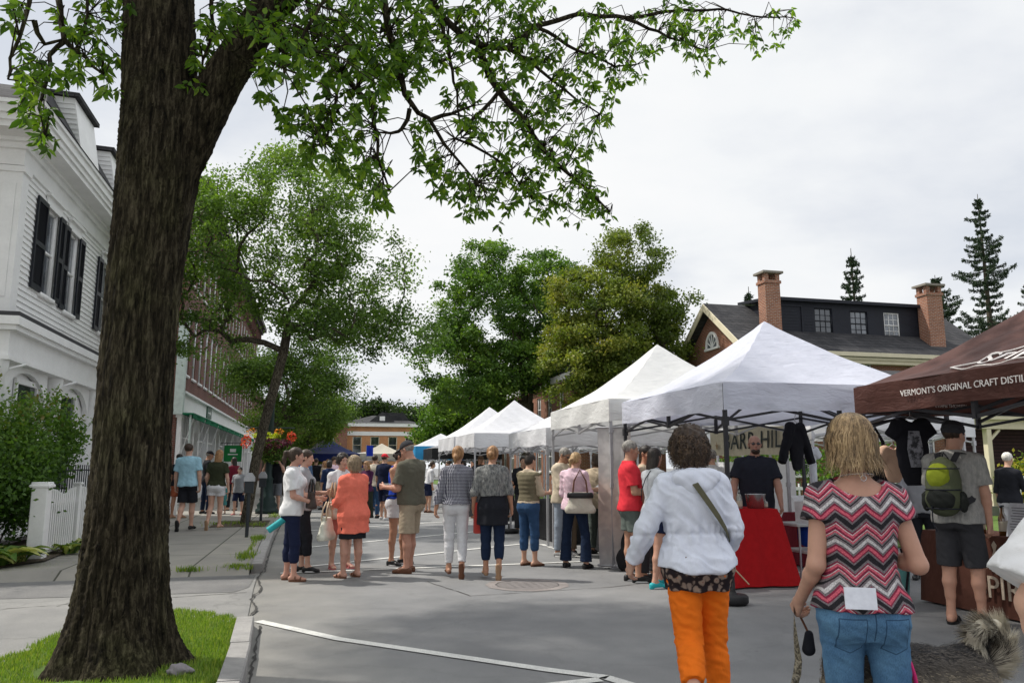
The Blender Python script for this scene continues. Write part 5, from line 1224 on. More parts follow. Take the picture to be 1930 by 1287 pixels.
mb = MB(); mb.box((19.5, PY - .3, 3.0), (30, PY + 6, 3.15)); mb.prism([(PY - .4, 3.15), (PY + 6, 5.2), (PY + 6, 3.15)], 19.4, 30, 'x'); mb.build('roof', [M_SHINGLE], root)
def picket_run(name, label, x0, y0, x1, y1, zb, h, sp=.13, root=None, mat=None, pw=.035, cat='fence', tops=True):
    t = thing(name, label, cat, (x0, y0, zb)); n = int(math.hypot(x1 - x0, y1 - y0) / sp); mb = MB()
    for i in range(n + 1):
        x, y = x0 + (x1 - x0) * i / n, y0 + (y1 - y0) * i / n; mb.box((x - pw / 2, y - pw / 2, zb + .08), (x + pw / 2, y + pw / 2, zb + h - (.0 if tops else .05)))
    mb.build('pickets', [mat or M_WHITE], t); mb = MB(); mb.bar((x0, y0, zb + .16), (x1, y1, zb + .16), .05, .08); mb.bar((x0, y0, zb + h - .12), (x1, y1, zb + h - .12), .05, .08)
    if not tops: mb.bar((x0, y0, zb + h - .02), (x1, y1, zb + h - .02), .09, .05)
    mb.build('rail', [mat or M_WHITE], t); return t
picket_run('porch_railing', 'white porch railing with square balusters at far right', 19.2, 18.6, 25, 18.0, .25, .95, .16, tops=False, cat='railing')
picket_run('picket_fence', 'white picket fence glimpsed past the hanging clothes', 11.6, 17.6, 18.2, 18.4, 0, 1.05, .15)
# white gate fence by the garden
t = thing('fence_post', 'stout square white gate post with flat cap by the garden', 'post', (-3.9, 13.2, 0)); mb = MB(); mb.bev((-4.09, 13.05, 0), (-3.87, 13.27, 1.16), .012); mb.build('shaft', [M_WHITE], t)
mb = MB(); mb.bev((-4.12, 13.02, 1.16), (-3.84, 13.30, 1.20), .01); mb.bev((-4.10, 13.04, 1.20), (-3.86, 13.28, 1.235), .01); mb.build('cap', [M_WHITE], t)
t = thing('garden_fence', 'white wooden picket fence running from the stout post along the garden', 'fence', (-3.95, 14, 0))
y = 13.28; k = 0
while y < 23:
    e = y + 1.55; mb = MB(); n_ = 13
    for i in range(n_): yy = y + .1 + (e - y - .2) * (i + .5) / n_; mb.bev((-3.955, yy - .022, .22), (-3.93, yy + .022, 1.04 + .09 * abs(math.cos(math.pi * (i + .5) / n_))), .005)
    mb.build('pickets', [M_WHITE], t); mb = MB(); mb.box((-3.985, y, .88), (-3.957, e, .97)); mb.box((-3.985, y, .17), (-3.957, e, .28)); mb.build('rail', [M_WHITE], t)
    mb = MB(); mb.bev((-4.0, e - .055, .1), (-3.89, e + .055, 1.17), .008); mb.bev((-4.015, e - .07, 1.17), (-3.875, e + .07, 1.2), .006); mb.build('post', [M_WHITE], t); y = e + .06
t = thing('iron_fence', 'black wrought iron fence standing behind the white pickets', 'fence', (-4.5, 16, 0)); mb = MB()
for i in range(40): y = 14.6 + i * .15; mb.tube([(-4.55, y, .1), (-4.55, y, 1.5)], .011, 5)
mb.tube([(-4.55, 14.5, 1.4), (-4.55, 20.6, 1.4)], .014, 5); mb.tube([(-4.55, 14.5, .35), (-4.55, 20.6, .35)], .014, 5); mb.build('bars', [M_BLACK], t)
# ================================================================ market tents
def tentfab(name, col, trans=.3):
    key = ('tf', name)
    if key in MC: return MC[key]
    m, n, b = nt(name); v = coords(n); b.inputs['Base Color'].default_value = (*col, 1); t = noise(n, v, 5, 4); lk(n, ramp(n, t.outputs['Fac'], [(.3, tuple(c * .94 for c in col)), (.7, col)]), b.inputs['Base Color'])
    b.inputs['Roughness'].default_value = .6; b.inputs['Specular IOR Level'].default_value = .25
    mp = n.nodes.new('ShaderNodeMapping'); mp.inputs['Scale'].default_value = (1, 1, 2.6); lk(n, v, mp.inputs[0]); d = noise(n, mp.outputs[0], 2.2, 3)
    vv = n.nodes.new('ShaderNodeVectorMath'); vv.operation = 'MULTIPLY_ADD'; lk(n, d.outputs['Color'], vv.inputs[0]); vv.inputs[1].default_value = (.9, .9, .9); lk(n, mp.outputs[0], vv.inputs[2])
    f = noise(n, vv.outputs[0], 2.6, 4, .5); bump(n, b, f.outputs['Fac'], .42, .06)
    add_trans(n, b, tuple(min(1, c * 1.05) for c in col), trans); MC[key] = m; return m
T_WHITE = tentfab('white canopy cloth', (.80, .80, .83)); T_BROWN = tentfab('brown canopy cloth', (.085, .035, .028), .12); T_BLUE = tentfab('sky blue canopy cloth', (.06, .40, .75)); T_NAVY = tentfab('navy canopy cloth', (.015, .03, .16)); T_BLACK = tentfab('black canopy cloth', (.02, .02, .022), .05); T_CREAM = tentfab('cream canopy cloth', (.66, .62, .52)); T_GREY = tentfab('grey canopy cloth', (.35, .35, .37))
M_FRAME = pm('dark frame metal', (.035, .035, .04), .45, metal=.3); M_FRAMEW = pm('grey frame metal', (.42, .42, .44), .4, metal=.4)
def tent(label, x0, y0, sx=3., sy=3., ze=2.38, zp=3.4, drop=.3, mat=T_WHITE, frame=M_FRAMEW, seed=0, lod=0, vmat=None, pw=1.28, feet=True, rot=0., truss=True):
    t = thing('market_tent', label, 'tent', (x0 + sx / 2, y0 + sy / 2, 0), R(rot), None if False else 'market tents'); rr = random.Random(seed); ph = [rr.uniform(0, 6) for _ in range(6)]
    hx, hy = sx / 2, sy / 2; N = 28 if lod == 0 else 10
    def zr(u, v):
        q = 1 - max(abs(u), abs(v)); s_ = math.sin(math.pi * q) * .03 * (1 - abs(abs(u) - abs(v))) if False else 0
        sag = -.05 * math.sin(math.pi * min(1, q * 1.1)) * (1 - min(1, min(abs(u), abs(v)) / (max(abs(u), abs(v)) + .01)))
        w = .012 * math.sin(u * 9 + ph[0]) * math.sin(v * 8 + ph[1]) * (1 - q) + .006 * math.sin((u + v) * 23 + ph[2])
        return ze + (zp - ze) * q ** pw + sag + (w * 1.6 if 0.02 < q < .95 else 0)
    mb = MB()
    for k in range(4):
        def cf(a, q, k=k):
            a, q = a * 2 - 1, min(q, .999); u, v = [(a * (1 - q), q - 1), (1 - q, a * (1 - q)), (-a * (1 - q), 1 - q), (q - 1, -a * (1 - q))][k]; return (u * hx, v * hy, zr(u, v))
        mb.sheet(cf, N, N)
    c = mb.build('canopy', [mat], t, False)
    mb = MB(); n2 = 36 if lod == 0 else 8
    for k in range(4):
        def f(u, v, k=k):
            a = u * 2 - 1; e = 1 - abs(a) ** 6; w = (.018 * math.sin(a * 7 + ph[k] + v * 2) + .010 * math.sin(a * 19 + ph[(k + 1) % 6]) * v) * e; z = ze - drop * v + .012 * math.sin(a * 5 + ph[k]) * v * e - .01 * (1 - e)
            o = w + .004
            return [(a * hx, -hy - o, z), (hx + o, a * hy, z), (-a * hx, hy + o, z), (-hx - o, -a * hy, z)][k]
        mb.sheet(f, n2, 5 if lod == 0 else 2)
    mb.build('valance', [vmat or mat], t, False)
    for i, (a, b) in enumerate(((-1, -1), (1, -1), (1, 1), (-1, 1))):
        x, y = a * (hx - .03), b * (hy - .03); mb = MB(); mb.bar((x, y, 0), (x, y, ze - .02), .04, .04); 
        if feet: mb.box((x - .06, y - .06, 0), (x + .06, y + .06, .012)); mb.box((x - .028, y - .028, 1.15), (x + .028, y + .028, 1.22)); mb.box((x - .032, y - .032, ze - drop - .18), (x + .032, y + .032, ze - drop - .08))
        mb.build('leg', [frame], t, False)
    if truss:
        za, zb = ze - drop * .6, ze - drop - .12
        for k in range(4):
            P = [(-hx, -hy), (hx, -hy), (hx, hy), (-hx, hy)]; a = Vector(P[k]) * .975; b = Vector(P[(k + 1) % 4]) * .975; mb = MB(); mids = [a.lerp(b, q) for q in (0, .5, 1)]
            for i in range(2):
                p, q = mids[i], mids[i + 1]; z1, z2 = (za, zb) if i % 2 == 0 else (zb, za); mb.bar((*p, z1), (*q, z2), .022, .03); mb.bar((*p, z2), (*q, z1), .02, .028)
            for i in (1,): mb.box((mids[i].x - .02, mids[i].y - .02, min(za, zb) - .02), (mids[i].x + .02, mids[i].y + .02, min(za, zb) + .2))
            mb.build('truss', [frame], t, False)
        mb = MB(); mb.bar((0, 0, ze - .1), (0, 0, zp - .03), .035)
        for k in range(4): a = [(-hx, 0), (0, -hy), (hx, 0), (0, hy)][k]; mb.bar((a[0] * .97, a[1] * .97, zb + .05), (0, 0, ze + .12), .022, .03)
        mb.build('centre_pole', [frame], t, False)
    t['zr'] = 0; del t['zr']; return t, zr
tent('white tent in front of the vendor in the dark tee, over the red cloth table', 4.35, 7.86, ze=2.40, zp=3.42, drop=.31, frame=M_FRAME, seed=1, mat=tentfab('shade tinted white canopy cloth', (.68, .70, .80)))  # white cloth; the bluish shade on this tent is put into its colour
tent('tall off-white tent with creased peak just behind the nearest white one', 4.2, 11.0, sy=3.05, ze=2.47, zp=3.58, drop=.33, seed=2, mat=tentfab('off white canopy cloth', (.80, .80, .79)), pw=1.35)
tent('low white tent left of the creased off-white one', 4.18, 14.3, ze=2.2, zp=3.05, drop=.33, seed=3)
tb, zrb = tent('brown tent with white lettering at the right edge', 5.43, 4.07, ze=2.28, zp=3.28, drop=.28, mat=T_BROWN, frame=M_FRAME, seed=4, pw=1.35)
tent('white tent with sharp white peak midway along the row', 4.1, 21.0, ze=2.38, zp=3.42, drop=.38, seed=5)
tent('white tent behind the one with the sharp white peak', 4.15, 24.6, sy=3.3, ze=2.42, zp=3.5, drop=.42, seed=6, vmat=T_WHITE)
tent('grey roofed tent far along the row', 4.9, 28.2, ze=2.45, zp=3.5, drop=.3, seed=7, mat=T_GREY, lod=1)
tent('sky blue and white tent far down the row', 4.0, 33.5, sx=2.6, ze=2.35, zp=2.95, drop=.55, seed=8, mat=T_WHITE, vmat=T_BLUE, lod=1)
tent('black edged tent between the blue one and the row', 4.3, 30.6, sx=2.8, sy=2.6, ze=2.2, zp=2.7, drop=.42, mat=T_GREY, vmat=T_BLACK, lod=1, seed=9)
tent('pale cream tent beyond the sky blue one', 2.2, 44, sx=2.6, ze=2.2, zp=2.8, drop=.3, seed=10, mat=T_CREAM, lod=1)
tent('white flat roofed tent in front of the orange building', 1.0, 46, sx=4.5, sy=3, ze=2.15, zp=2.45, drop=.3, seed=11, lod=1)
tent('navy blue tent in the distant crowd', -.9, 42, ze=2.15, zp=2.9, drop=.35, seed=12, mat=T_NAVY, frame=M_FRAME, lod=1)
tent('black tent behind the navy one', -1.0, 50, ze=2.5, zp=3.4, drop=.3, seed=13, mat=T_BLACK, frame=M_FRAME, lod=1)
tent('white tent behind the row carrying the cream banner', 7.75, 11.2, sy=3.2, ze=2.32, zp=3.2, drop=.24, seed=14)
tent('white tent standing back on the grass behind the brown one', 10.3, 13.6, ze=2.5, zp=3.3, drop=.42, seed=15)
tent('white tent on the grass behind the low one', 7.8, 15.6, ze=2.3, zp=3.2, drop=.3, seed=16)
tent('white tent on the grass behind the row, farther down', 7.6, 21.5, ze=2.3, zp=3.1, drop=.3, seed=17, lod=1)
# lettering on the brown tent
M_LET = pm('white print', (.72, .68, .66), .7)
VX = 5.43 - .028
text("VERMONT'S ORIGINAL CRAFT DISTILLERY", .083, (VX, 5.585, 2.145), (0, -1, .0), (0, 0, 1), M_LET, tb, spacing=1.0)
def onroof(y, h):       # y along the street side, h = fraction of the way up the panel
    u = -1 + h; return Vector((6.93 + u * 1.5, y, zrb(u, (y - 5.57) / 1.5) + .014))
def roofwarp(y0, h0, k): return lambda co: onroof(y0 - co.x, h0 + co.y * k) + Vector((-.006, 0, .004)) * (co.z * 200)
me = text('SPIRITS', .30, (0, 0, 0), (0, -1, 0), (.6, 0, .8), M_LET, tb, warp=roofwarp(5.30, .235, .58), shear=.15)
text('VERMONT', .10, (0, 0, 0), (0, -1, 0), (.6, 0, .8), M_LET, tb, warp=roofwarp(5.18, .37, .58), spacing=1.3)
lg = [(5.98, .14), (5.75, .20), (5.72, .27), (5.45, .37), (5.15, .48), (4.85, .37), (4.58, .27), (4.60, .14), (5.2, .10), (5.75, .115), (5.98, .14)]
mb = MB()
for a, b in zip(lg[:-1], lg[1:]):
    n = 6; mb.tube([onroof(a[0] + (b[0] - a[0]) * i / n, a[1] + (b[1] - a[1]) * i / n) for i in range(n + 1)], .0075, 5)
mb.build('emblem_outline', [M_LET], tb)
text('VERMONT SPIRITS', .05, (6.6, 7.035, 2.10), (-1, 0, 0), (0, 0, 1), M_LET, tb)
# extra weight on the near pole
t = thing('pole_weight', 'round black weight on the foot of the nearest dark tent pole', 'weight', (4.38, 7.89, 0)); mb = MB(); mb.lathe([(.0, .0), (.15, .0), (.165, .02), (.165, .075), (.14, .095), (.05, .095), (.03, .13), (.03, .22), (0, .22)], (4.38, 7.89, .012), 22); mb.build('disc', [pm('black rubber', (.015, .015, .016), .6)], t)
t = thing('pole_weight', 'round dark weight at the foot of a farther tent pole by the white trousers', 'weight', (4.2, 17.3, 0)); mb = MB(); mb.lathe([(0, 0), (.2, 0), (.2, .08), (.04, .1), (.04, .2), (0, .2)], (4.2, 17.32, .012), 16); mb.build('disc', [pm('black rubber', (.015, .015, .016), .6)], t)
t = thing('pole_weight', 'black weight sack leaning at the pole beside the tall banner', 'weight', (4.3, 10.75, 0)); 
o = sdf_obj('sack', [el((0, 0, .16), (.13, .12, .17), .05), el((.05, .05, .40), (.08, .07, .14), .08), el((.17, .1, .12), (.14, .12, .13), .05)], .02, fabric('black nylon', (.018, .018, .02)), t, lambda P, d: d + .008 * wr(P, 18)); 

# ---- tables and goods
def cloth_box(name, parent, x0, x1, y0, y1, z, mat, flare=.06, seed=0, drop=None, corner=.05, rip=.02):
    """cloth thrown over a table: flat top, hanging rippled skirt"""
    zb = .02 if drop is None else z - drop; cx, cy, hx, hy = (x0 + x1) / 2, (y0 + y1) / 2, (x1 - x0) / 2, (y1 - y0) / 2; n = 16; P = []
    for k in range(4):
        for i in range(n):
            a = -1 + 2 * i / n; P.append([(a, -1), (1, a), (-a, 1), (-1, -a)][k])
    m = len(P); V = []; L = 9
    for j in range(L + 1):
        v = j / L
        for i, (a, b) in enumerate(P):
            u = 2 * math.pi * i / m * 1.; w = rip * v * math.sin(i * 1.05 + seed) + rip * .6 * v * math.sin(i * .43 + seed * 2); f = flare * v + w
            cr = corner * v * max(0, abs(a) + abs(b) - 1.4); r_ = .012 * (v > 0)
            V.append((cx + a * (hx + f + cr + r_), cy + b * (hy + f + cr + r_), z - (z - zb) * v - (.006 if j == 0 else 0)))
    F = [[j * m + i, (j + 1) * m + i, (j + 1) * m + (i + 1) % m, j * m + (i + 1) % m] for j in range(L) for i in range(m)]
    V2 = [(cx + a * hx * q, cy + b * hy * q, z + (.0 if q < 1 else -.002)) for q in (1, .5) for a, b in P]; k = len(V)
    F += [[k + i, k + (i + 1) % m, k + m + (i + 1) % m, k + m + i] for i in range(m)] + [[k + m + i for i in range(m)]]
    F += [[i, (i + 1) % m, k + (i + 1) % m, k + i] for i in range(m)]
    mb = MB(); mb.add(V + V2, F, 0, True); return mb.build(name, [mat], parent)
def table(label, x0, x1, y0, y1, z, group=None, leg=M_FRAMEW):
    t = thing('folding_table', label, 'table', ((x0 + x1) / 2, (y0 + y1) / 2, 0), group=group); mb = MB(); mb.bev((x0, y0, z - .035), (x1, y1, z), .01); mb.build('tabletop', [pm('grey plastic', (.45, .45, .44), .5)], t)
    for a in (x0 + .05, x1 - .05):
        for b in (y0 + .05, y1 - .05): mb = MB(); mb.tube([(a, b, 0), (a, b, z - .035)], .014, 6); mb.build('leg', [leg], t)
    return t
def ttop(o, label, cat='tablecloth', group=None): return tag(o, label, cat, group)
M_REDC = fabric('red cloth', (.42, .012, .015), folds=.4); M_BROWNC = fabric('brown cloth', (.085, .035, .025)); M_BLACKC = fabric('black cloth', (.018, .018, .02)); M_MAROON = fabric('maroon cloth', (.16, .02, .03))
table('tall table hidden under the bright red cloth', 5.06, 5.64, 9.0, 9.6, .92)
ttop(cloth_box('tablecloth', None, 5.04, 5.66, 8.98, 9.62, .935, M_REDC, .15, 1, rip=.022), 'bright red tablecloth reaching the asphalt in front of the vendor')
table('long table under the brown printed cloth', 6.55, 7.15, 5.0, 7.5, .76)
tcb = ttop(cloth_box('tablecloth', None, 6.53, 7.17, 4.98, 7.52, .775, M_BROWNC, .03, 2, rip=.006, corner=.01), 'dark brown tablecloth with pale lettering at the right')
text('VERMONT', .115, (6.455, 6.36, .50), (0, -1, 0), (0, 0, 1), pm('pale print', (.50, .42, .33), .8), tcb, extrude=.004, spacing=1.1); text('SPIRITS', .30, (6.45, 6.30, .285), (0, -1, 0), (0, 0, 1), pm('pale print', (.50, .42, .33), .8), tcb, extrude=.004)
mb = MB(); mb.prism([(-.03, 0), (.03, 0), (.012, .05), (.03, .1), (0, .14), (-.03, .1), (-.012, .05)], -.004, 0, 'x'); o = mb.build('crest', [pm('pale print', (.50, .42, .33), .8)], tcb, False); o.location = Vector((6.455, 6.5, .60))
table('table behind the vendor with a maroon cloth', 7.0, 8.2, 10.2, 10.9, .76); ttop(cloth_box('tablecloth', None, 6.98, 8.22, 10.18, 10.92, .775, M_MAROON, .03, 3), 'maroon tablecloth on the table behind the vendor')
table('plain table with pale top beside the vendor', 5.95, 6.75, 9.0, 9.5, .74)
for i, (y0, y1, lab, m_) in enumerate(((11.4, 13.8, 'black tablecloth where the queue stands by the banner', M_BLACKC), (14.6, 17.0, 'black tablecloth in the low white tent', M_BLACKC), (21.3, 23.7, 'dark tablecloth below the sharp peaked tent', M_BLACKC), (25, 27.5, 'cream tablecloth farther down the row', fabric('cream cloth', (.5, .46, .38))))):
    x_ = 4.55 if i else 4.85; table(('table in the off-white tent', 'table in the low white tent', 'table in the sharp peaked tent', 'table in the tent behind the sharp peaked one')[i], x_, x_ + .7, y0, y1, .76); ttop(cloth_box('tablecloth', None, x_ - .02, x_ + .72, y0 - .02, y1 + .02, .775, m_, .03, 4 + i), lab)
def box(label, x, y, z, w, d, h, mat, rz=0., open_=False, cat='box', name='cardboard_box'):
    t = thing(name, label, cat, (x, y, z), R(rz)); mb = MB(); q = .006
    mb.box((-w / 2, -d / 2, 0), (w / 2, d / 2, q)); mb.box((-w / 2, -d / 2, q), (w / 2, -d / 2 + q, h)); mb.box((-w / 2, d / 2 - q, q), (w / 2, d / 2, h)); mb.box((-w / 2, -d / 2 + q, q), (-w / 2 + q, d / 2 - q, h)); mb.box((w / 2 - q, -d / 2 + q, q), (w / 2, d / 2 - q, h))
    if not open_: mb.box((-w / 2 + q, -d / 2 + q, h - q), (w / 2 - q, -.003, h)); mb.box((-w / 2 + q, .003, h - q), (w / 2 - q, d / 2 - q, h)) 
    mb.build('carton', [mat], t, False)
    if open_:
        for s in (-1, 1): f = MB(); f.add([(-w / 2, s * d / 2, h), (w / 2, s * d / 2, h), (w / 2, s * (d / 2 + .06), h + .07), (-w / 2, s * (d / 2 + .06), h + .07)], [[0, 1, 2, 3]]); f.build('flap', [mat], t, False)
    return t
M_CARD = pm('cardboard', (.30, .19, .10), .9); M_WCARD = pm('white carton', (.62, .62, .62), .8)
box('white carton with brown top standing right of the vendor', 6.32, 9.25, .74, .30, .25, .27, M_WCARD, 8, True); box('brown carton on the maroon table', 7.3, 10.4, .775, .35, .3, .25, M_CARD, 12); box('brown carton under the vendor table', 6.7, 9.3, .0, .4, .35, .3, M_CARD, -6); box('small brown carton behind the zigzag blouse', 7.0, 9.4, .42, .34, .26, .2, M_CARD, 5, True)
mb = MB()
def cooler(label, x, y, z):
    t = thing('cooler_bag', label, 'cooler', (x, y, z)); o = sdf_obj('bag', [rc((-.14, 0, .12), (.14, 0, .12), .12, .12, .02), rc((-.14, 0, .2), (.14, 0, .2), .12, .12, .02)], .018, fabric('blue nylon', (.012, .05, .30)), t, lambda P, d: np.maximum(d, -P[:, 2])); m_ = MB(); m_.tube([(-.09, -.12, .2), (-.08, -.15, .36), (.08, -.15, .36), (.09, -.12, .2)], .01, 6); m_.build('handle', [M_BLACK], t, False); m_ = MB(); m_.box((-.04, -.131, .16), (.05, -.124, .24)); m_.build('tag', [M_WHITE], t, False)
cooler('blue cooler bag with white tag beside the red cloth', 6.42, 9.3, .42); cooler('lower blue cooler bag on the ground by the red cloth', 6.35, 9.0, 0.)
mb = MB(); mb.bev((6.1, 8.85, .36), (6.85, 9.5, .40), .01); tag(mb.build('shelf_board', [pm('pale plastic', (.6, .6, .58), .5)]), 'pale board between the two blue cooler bags', 'board')
t = thing('waste_bin', 'pale turquoise plastic bin beside the brown table', 'bin', (6.42, 7.85, 0)); mb = MB(); mb.lathe([(0, .005), (.115, .005), (.15, .36), (.162, .37), (.162, .385), (.148, .385), (.11, .02), (0, .02)], (6.42, 7.85, 0), 24); mb.build('tub', [pm('turquoise plastic', (.20, .52, .50), .4)], t)
mb = MB(); mb.lathe([(.163, .335), (.168, .345), (.163, .355)], (6.42, 7.85, 0), 24); mb.build('rim', [pm('turquoise plastic', (.20, .52, .50), .4)], t)
# bucket, jars, bottles
M_TIN = pm('galvanised steel', (.5, .5, .5), .25, metal=.9); M_BOT = glass('amber glass', (.10, .045, .012)); M_CLEAR = glass('pale glass', (.28, .28, .25))
t = thing('steel_bucket', 'shiny steel bucket on the red cloth', 'bucket', (5.44, 9.12, .937)); mb = MB(); mb.lathe([(0, 0), (.10, 0), (.125, .17), (.132, .175), (.128, .18), (.118, .17), (.095, .01), (0, .01)], (5.44, 9.12, .937), 24); mb.build('pail', [M_TIN], t); mb = MB(); mb.tube([(5.44 + .127 * math.cos(a), 9.12 - .03, 1.1 + .05 * -math.sin(a) + .0) for a in np.linspace(0, math.pi, 9)], .004, 5); mb.build('handle', [M_TIN], t)
def bottle(label, x, y, z, h=.28, r=.036, mat=M_BOT, group='bottles on the tables'):
    t = thing('bottle', label, 'bottle', (x, y, z), group=group); mb = MB(); mb.lathe([(0, 0), (r, 0), (r, h * .6), (r * .35, h * .75), (r * .33, h * .95), (0, h * .95)], (x, y, z), 12); mb.build('glass', [mat], t); mb = MB(); mb.lathe([(0, h * .95), (r * .42, h * .95), (r * .42, h), (0, h)], (x, y, z), 8); mb.build('cap', [M_BLACK], t); mb = MB(); mb.lathe([(r * 1.02, h * .15), (r * 1.02, h * .48)], (x, y, z), 12); mb.build('label', [pm('paper label', (.5, .45, .36))], t)
for i, (x, y, h, m_, l) in enumerate(((5.12, 9.2, .16, M_BOT, 'short amber jar at left end of the red table'), (5.2, 9.1, .2, M_CLEAR, 'clear jar next to the amber jar'), (5.27, 9.22, .24, M_CLEAR, 'tall pale bottle left of the steel bucket'), (5.62, 9.2, .12, M_CLEAR, 'small clear cup right of the steel bucket'))): bottle(l, x, y, .937, h, .038, m_)
for i, (x, y) in enumerate(((6.72, 6.9), (6.85, 6.75), (6.7, 6.62), (6.9, 7.1), (6.78, 6.3), (6.95, 6.5), (6.75, 6.05), (6.9, 5.9))): bottle('%s spirit bottle on the brown table %s' % (('amber', 'clear')[i % 2], ('nearest the man with the backpack', 'just behind the first one', 'at its street edge', 'near its far end', 'left of the white sign card', 'behind the white sign card', 'right of the sign card', 'close to the white sleeve')[i]), x, y, .777, .29, .037, (M_BOT, M_CLEAR)[i % 2])
t = thing('sign_card', 'white printed card standing on the brown table', 'sign', (6.7, 6.45, .777)); mb = MB(); mb.prism([(6.66, .777), (6.67, .777), (6.75, 1.10), (6.74, 1.10)], 6.22, 6.55, 'y'); mb.build('card', [pm('white card', (.62, .64, .68), .6)], t)
mb = MB()
for i in range(9):
    zz_ = 1.05 - i * .026; xx_ = 6.66 + (zz_ - .777) / .323 * .08 - .002; mb.add([(xx_ - .001, 6.52 - (i % 3) * .01, zz_), (xx_ - .001, 6.26 + (i * 7 % 4) * .02, zz_), (xx_, 6.26 + (i * 7 % 4) * .02, zz_ + .008), (xx_, 6.52 - (i % 3) * .01, zz_ + .008)], [[0, 1, 2, 3]])
mb.build('text_lines', [pm('grey ink', (.2, .2, .22))], t)
# bench
t = thing('bench', 'pale topped trestle bench behind the zigzag blouse', 'bench', (9.2, 9.3, 0)); mb = MB(); mb.bev((8.2, 10.2, .70), (9.7, 10.6, .75), .01); mb.build('seat', [pm('grey plastic', (.45, .45, .44), .5)], t)
for x in (8.35, 9.55): mb = MB(); mb.bar((x, 10.22, 0), (x, 10.38, .7), .03); mb.bar((x, 10.58, 0), (x, 10.42, .7), .03); mb.build('leg', [M_BLACK], t)
# cream banner with lettering, on the tent behind the row
t = thing('banner', 'cream fabric banner with large dark lettering behind the vendor', 'banner', (7.3, 12.5, 1.6)); BXX = 7.30
mb = MB(); mb.sheet(lambda u, v: (BXX + .02 * math.sin(u * 9), 13.75 - u * 2.95, 2.13 - v * .47 + .01 * math.sin(u * 14)), 30, 4); mb.build('cloth', [fabric('cream banner cloth', (.56, .52, .40))], t)
text('BARR HILL', .42, (BXX - .028, 12.15, 1.90), (0, -1, 0), (0, 0, 1), pm('dark print', (.04, .05, .05)), t, extrude=.003, spacing=1.08, shear=.1)
mb = MB()
for k in range(5): a = math.pi / 2 + 2 * math.pi * k / 5; mb.add([(BXX - .03, 13.45 + .10 * math.cos(a) * .6, 1.84 + .10 * math.sin(a)), (BXX - .03, 13.45 + .03 * math.cos(a + .6), 1.84 + .03 * math.sin(a + .6)), (BXX - .03, 13.45, 1.84), (BXX - .03, 13.45 + .03 * math.cos(a - .6), 1.84 + .03 * math.sin(a - .6))], [[0, 1, 2, 3]])
mb.build('bee_emblem', [pm('brown print', (.30, .20, .10))], t)
mb = MB(); mb.sheet(lambda u, v: (7.6 + .01 * math.sin(u * 20), 14.2 - u * 2.7, 1.55 - v * 1.5), 12, 4); tag(mb.build('side_wall_sheet', [T_WHITE]), 'white side sheet of the tent below the cream banner', 'tent wall')
# tall printed banner on the dark pole
def bannermat():
    m, n, b = nt('printed banner'); v = coords(n); s = sep(n, v); t = noise(n, v, 2.6, 3)
    c = ramp(n, math_(n, 'ADD', math_(n, 'MULTIPLY', s[2], .42), math_(n, 'MULTIPLY', t.outputs['Fac'], .25)), [(.15, (.44, .43, .44)), (.38, (.42, .34, .31)), (.6, (.55, .44, .39)), (.72, (.48, .46, .45)), (.85, (.56, .55, .55))])
    t2 = noise(n, v, 5, 2); c = mixc(n, .35, c, ramp(n, t2.outputs['Fac'], [(.42, (.55, .5, .5)), (.58, (1.2, 1.15, 1.1))]), 'MULTIPLY'); lk(n, c, b.inputs['Base Color']); cloth_finish(n, b, v, .7, .25, 4); return m
t = thing('tall_banner', 'tall grey and pink printed banner hanging at the tent pole', 'banner', (4.15, 11.0, 0)); mb = MB()
mb.sheet(lambda u, v: (4.06 + u * .40 + .012 * math.sin(v * 6), 11.15 - u * .30 + .015 * math.sin(v * 5 + u * 4), 2.03 - v * 1.98), 10, 24); mb.build('print', [bannermat()], t); mb = MB(); mb.tube([(4.04, 11.17, 2.04), (4.47, 10.84, 2.04)], .014, 6); mb.tube([(4.04, 11.17, .04), (4.47, 10.84, .04)], .02, 6); mb.build('bar', [M_FRAMEW], t)
# hanging clothes
def hang_tee(label, p, w, h, mat, rz, sleeve=.16, cat='t-shirt', long_=0., print_=None, name='hanging_shirt'):
    t = thing(name, label, cat, p, R(rz)); P = [el((0, 0, -h * .5), (w * .5, .045, h * .56), .03), rc((-w * .38, 0, -.05), (w * .38, 0, -.05), .05, .05, .03)]
    for s in (-1, 1): P.append(rc((s * w * .4, 0, -.06), (s * (w * .4 + sleeve * .7), 0, -.06 - sleeve - long_), .07, .06, .03, True))
    o = sdf_obj('cloth', P, .014, mat, t, lambda Q, d: np.maximum(np.maximum(np.maximum(d + .006 * wr(Q, 20, w), -h - Q[:, 2]), np.abs(Q[:, 1]) - .05), .07 - np.sqrt(((Q - A3((0, 0, .03))) ** 2).sum(1))))
    m_ = MB(); m_.tube([(-w * .36, 0, -.03), (0, 0, .03), (w * .36, 0, -.03)], .006, 5); m_.tube([(0, 0, .03), (0, 0, .09), (.02, 0, .12), (.03, 0, .09)], .004, 5); m_.build('hanger', [M_FRAMEW], t, False)
    if print_: m_ = MB(); m_.sheet(lambda u, v: ((u - .5) * .16 * (1 - .6 * abs(v - .5)), -.056 - .002, -.12 - v * .36), 6, 10); m_.build('print', [print_], t, False)
    return t
def greyprint():
    m, n, b = nt('grey print'); v = coords(n); t = noise(n, v, 14, 4, .7); lk(n, ramp(n, t.outputs['Fac'], [(.42, (.02, .02, .025)), (.56, (.22, .22, .25))]), b.inputs['Base Color']); b.inputs['Roughness'].default_value = .8; return m
BF = fabric('black jersey', (.012, .012, .016)); p_ = dep(1715, 790, 7.9)
hang_tee('black t-shirt with grey print hanging from the brown tent', p_, .33, .66, BF, -14, .11, print_=greyprint())
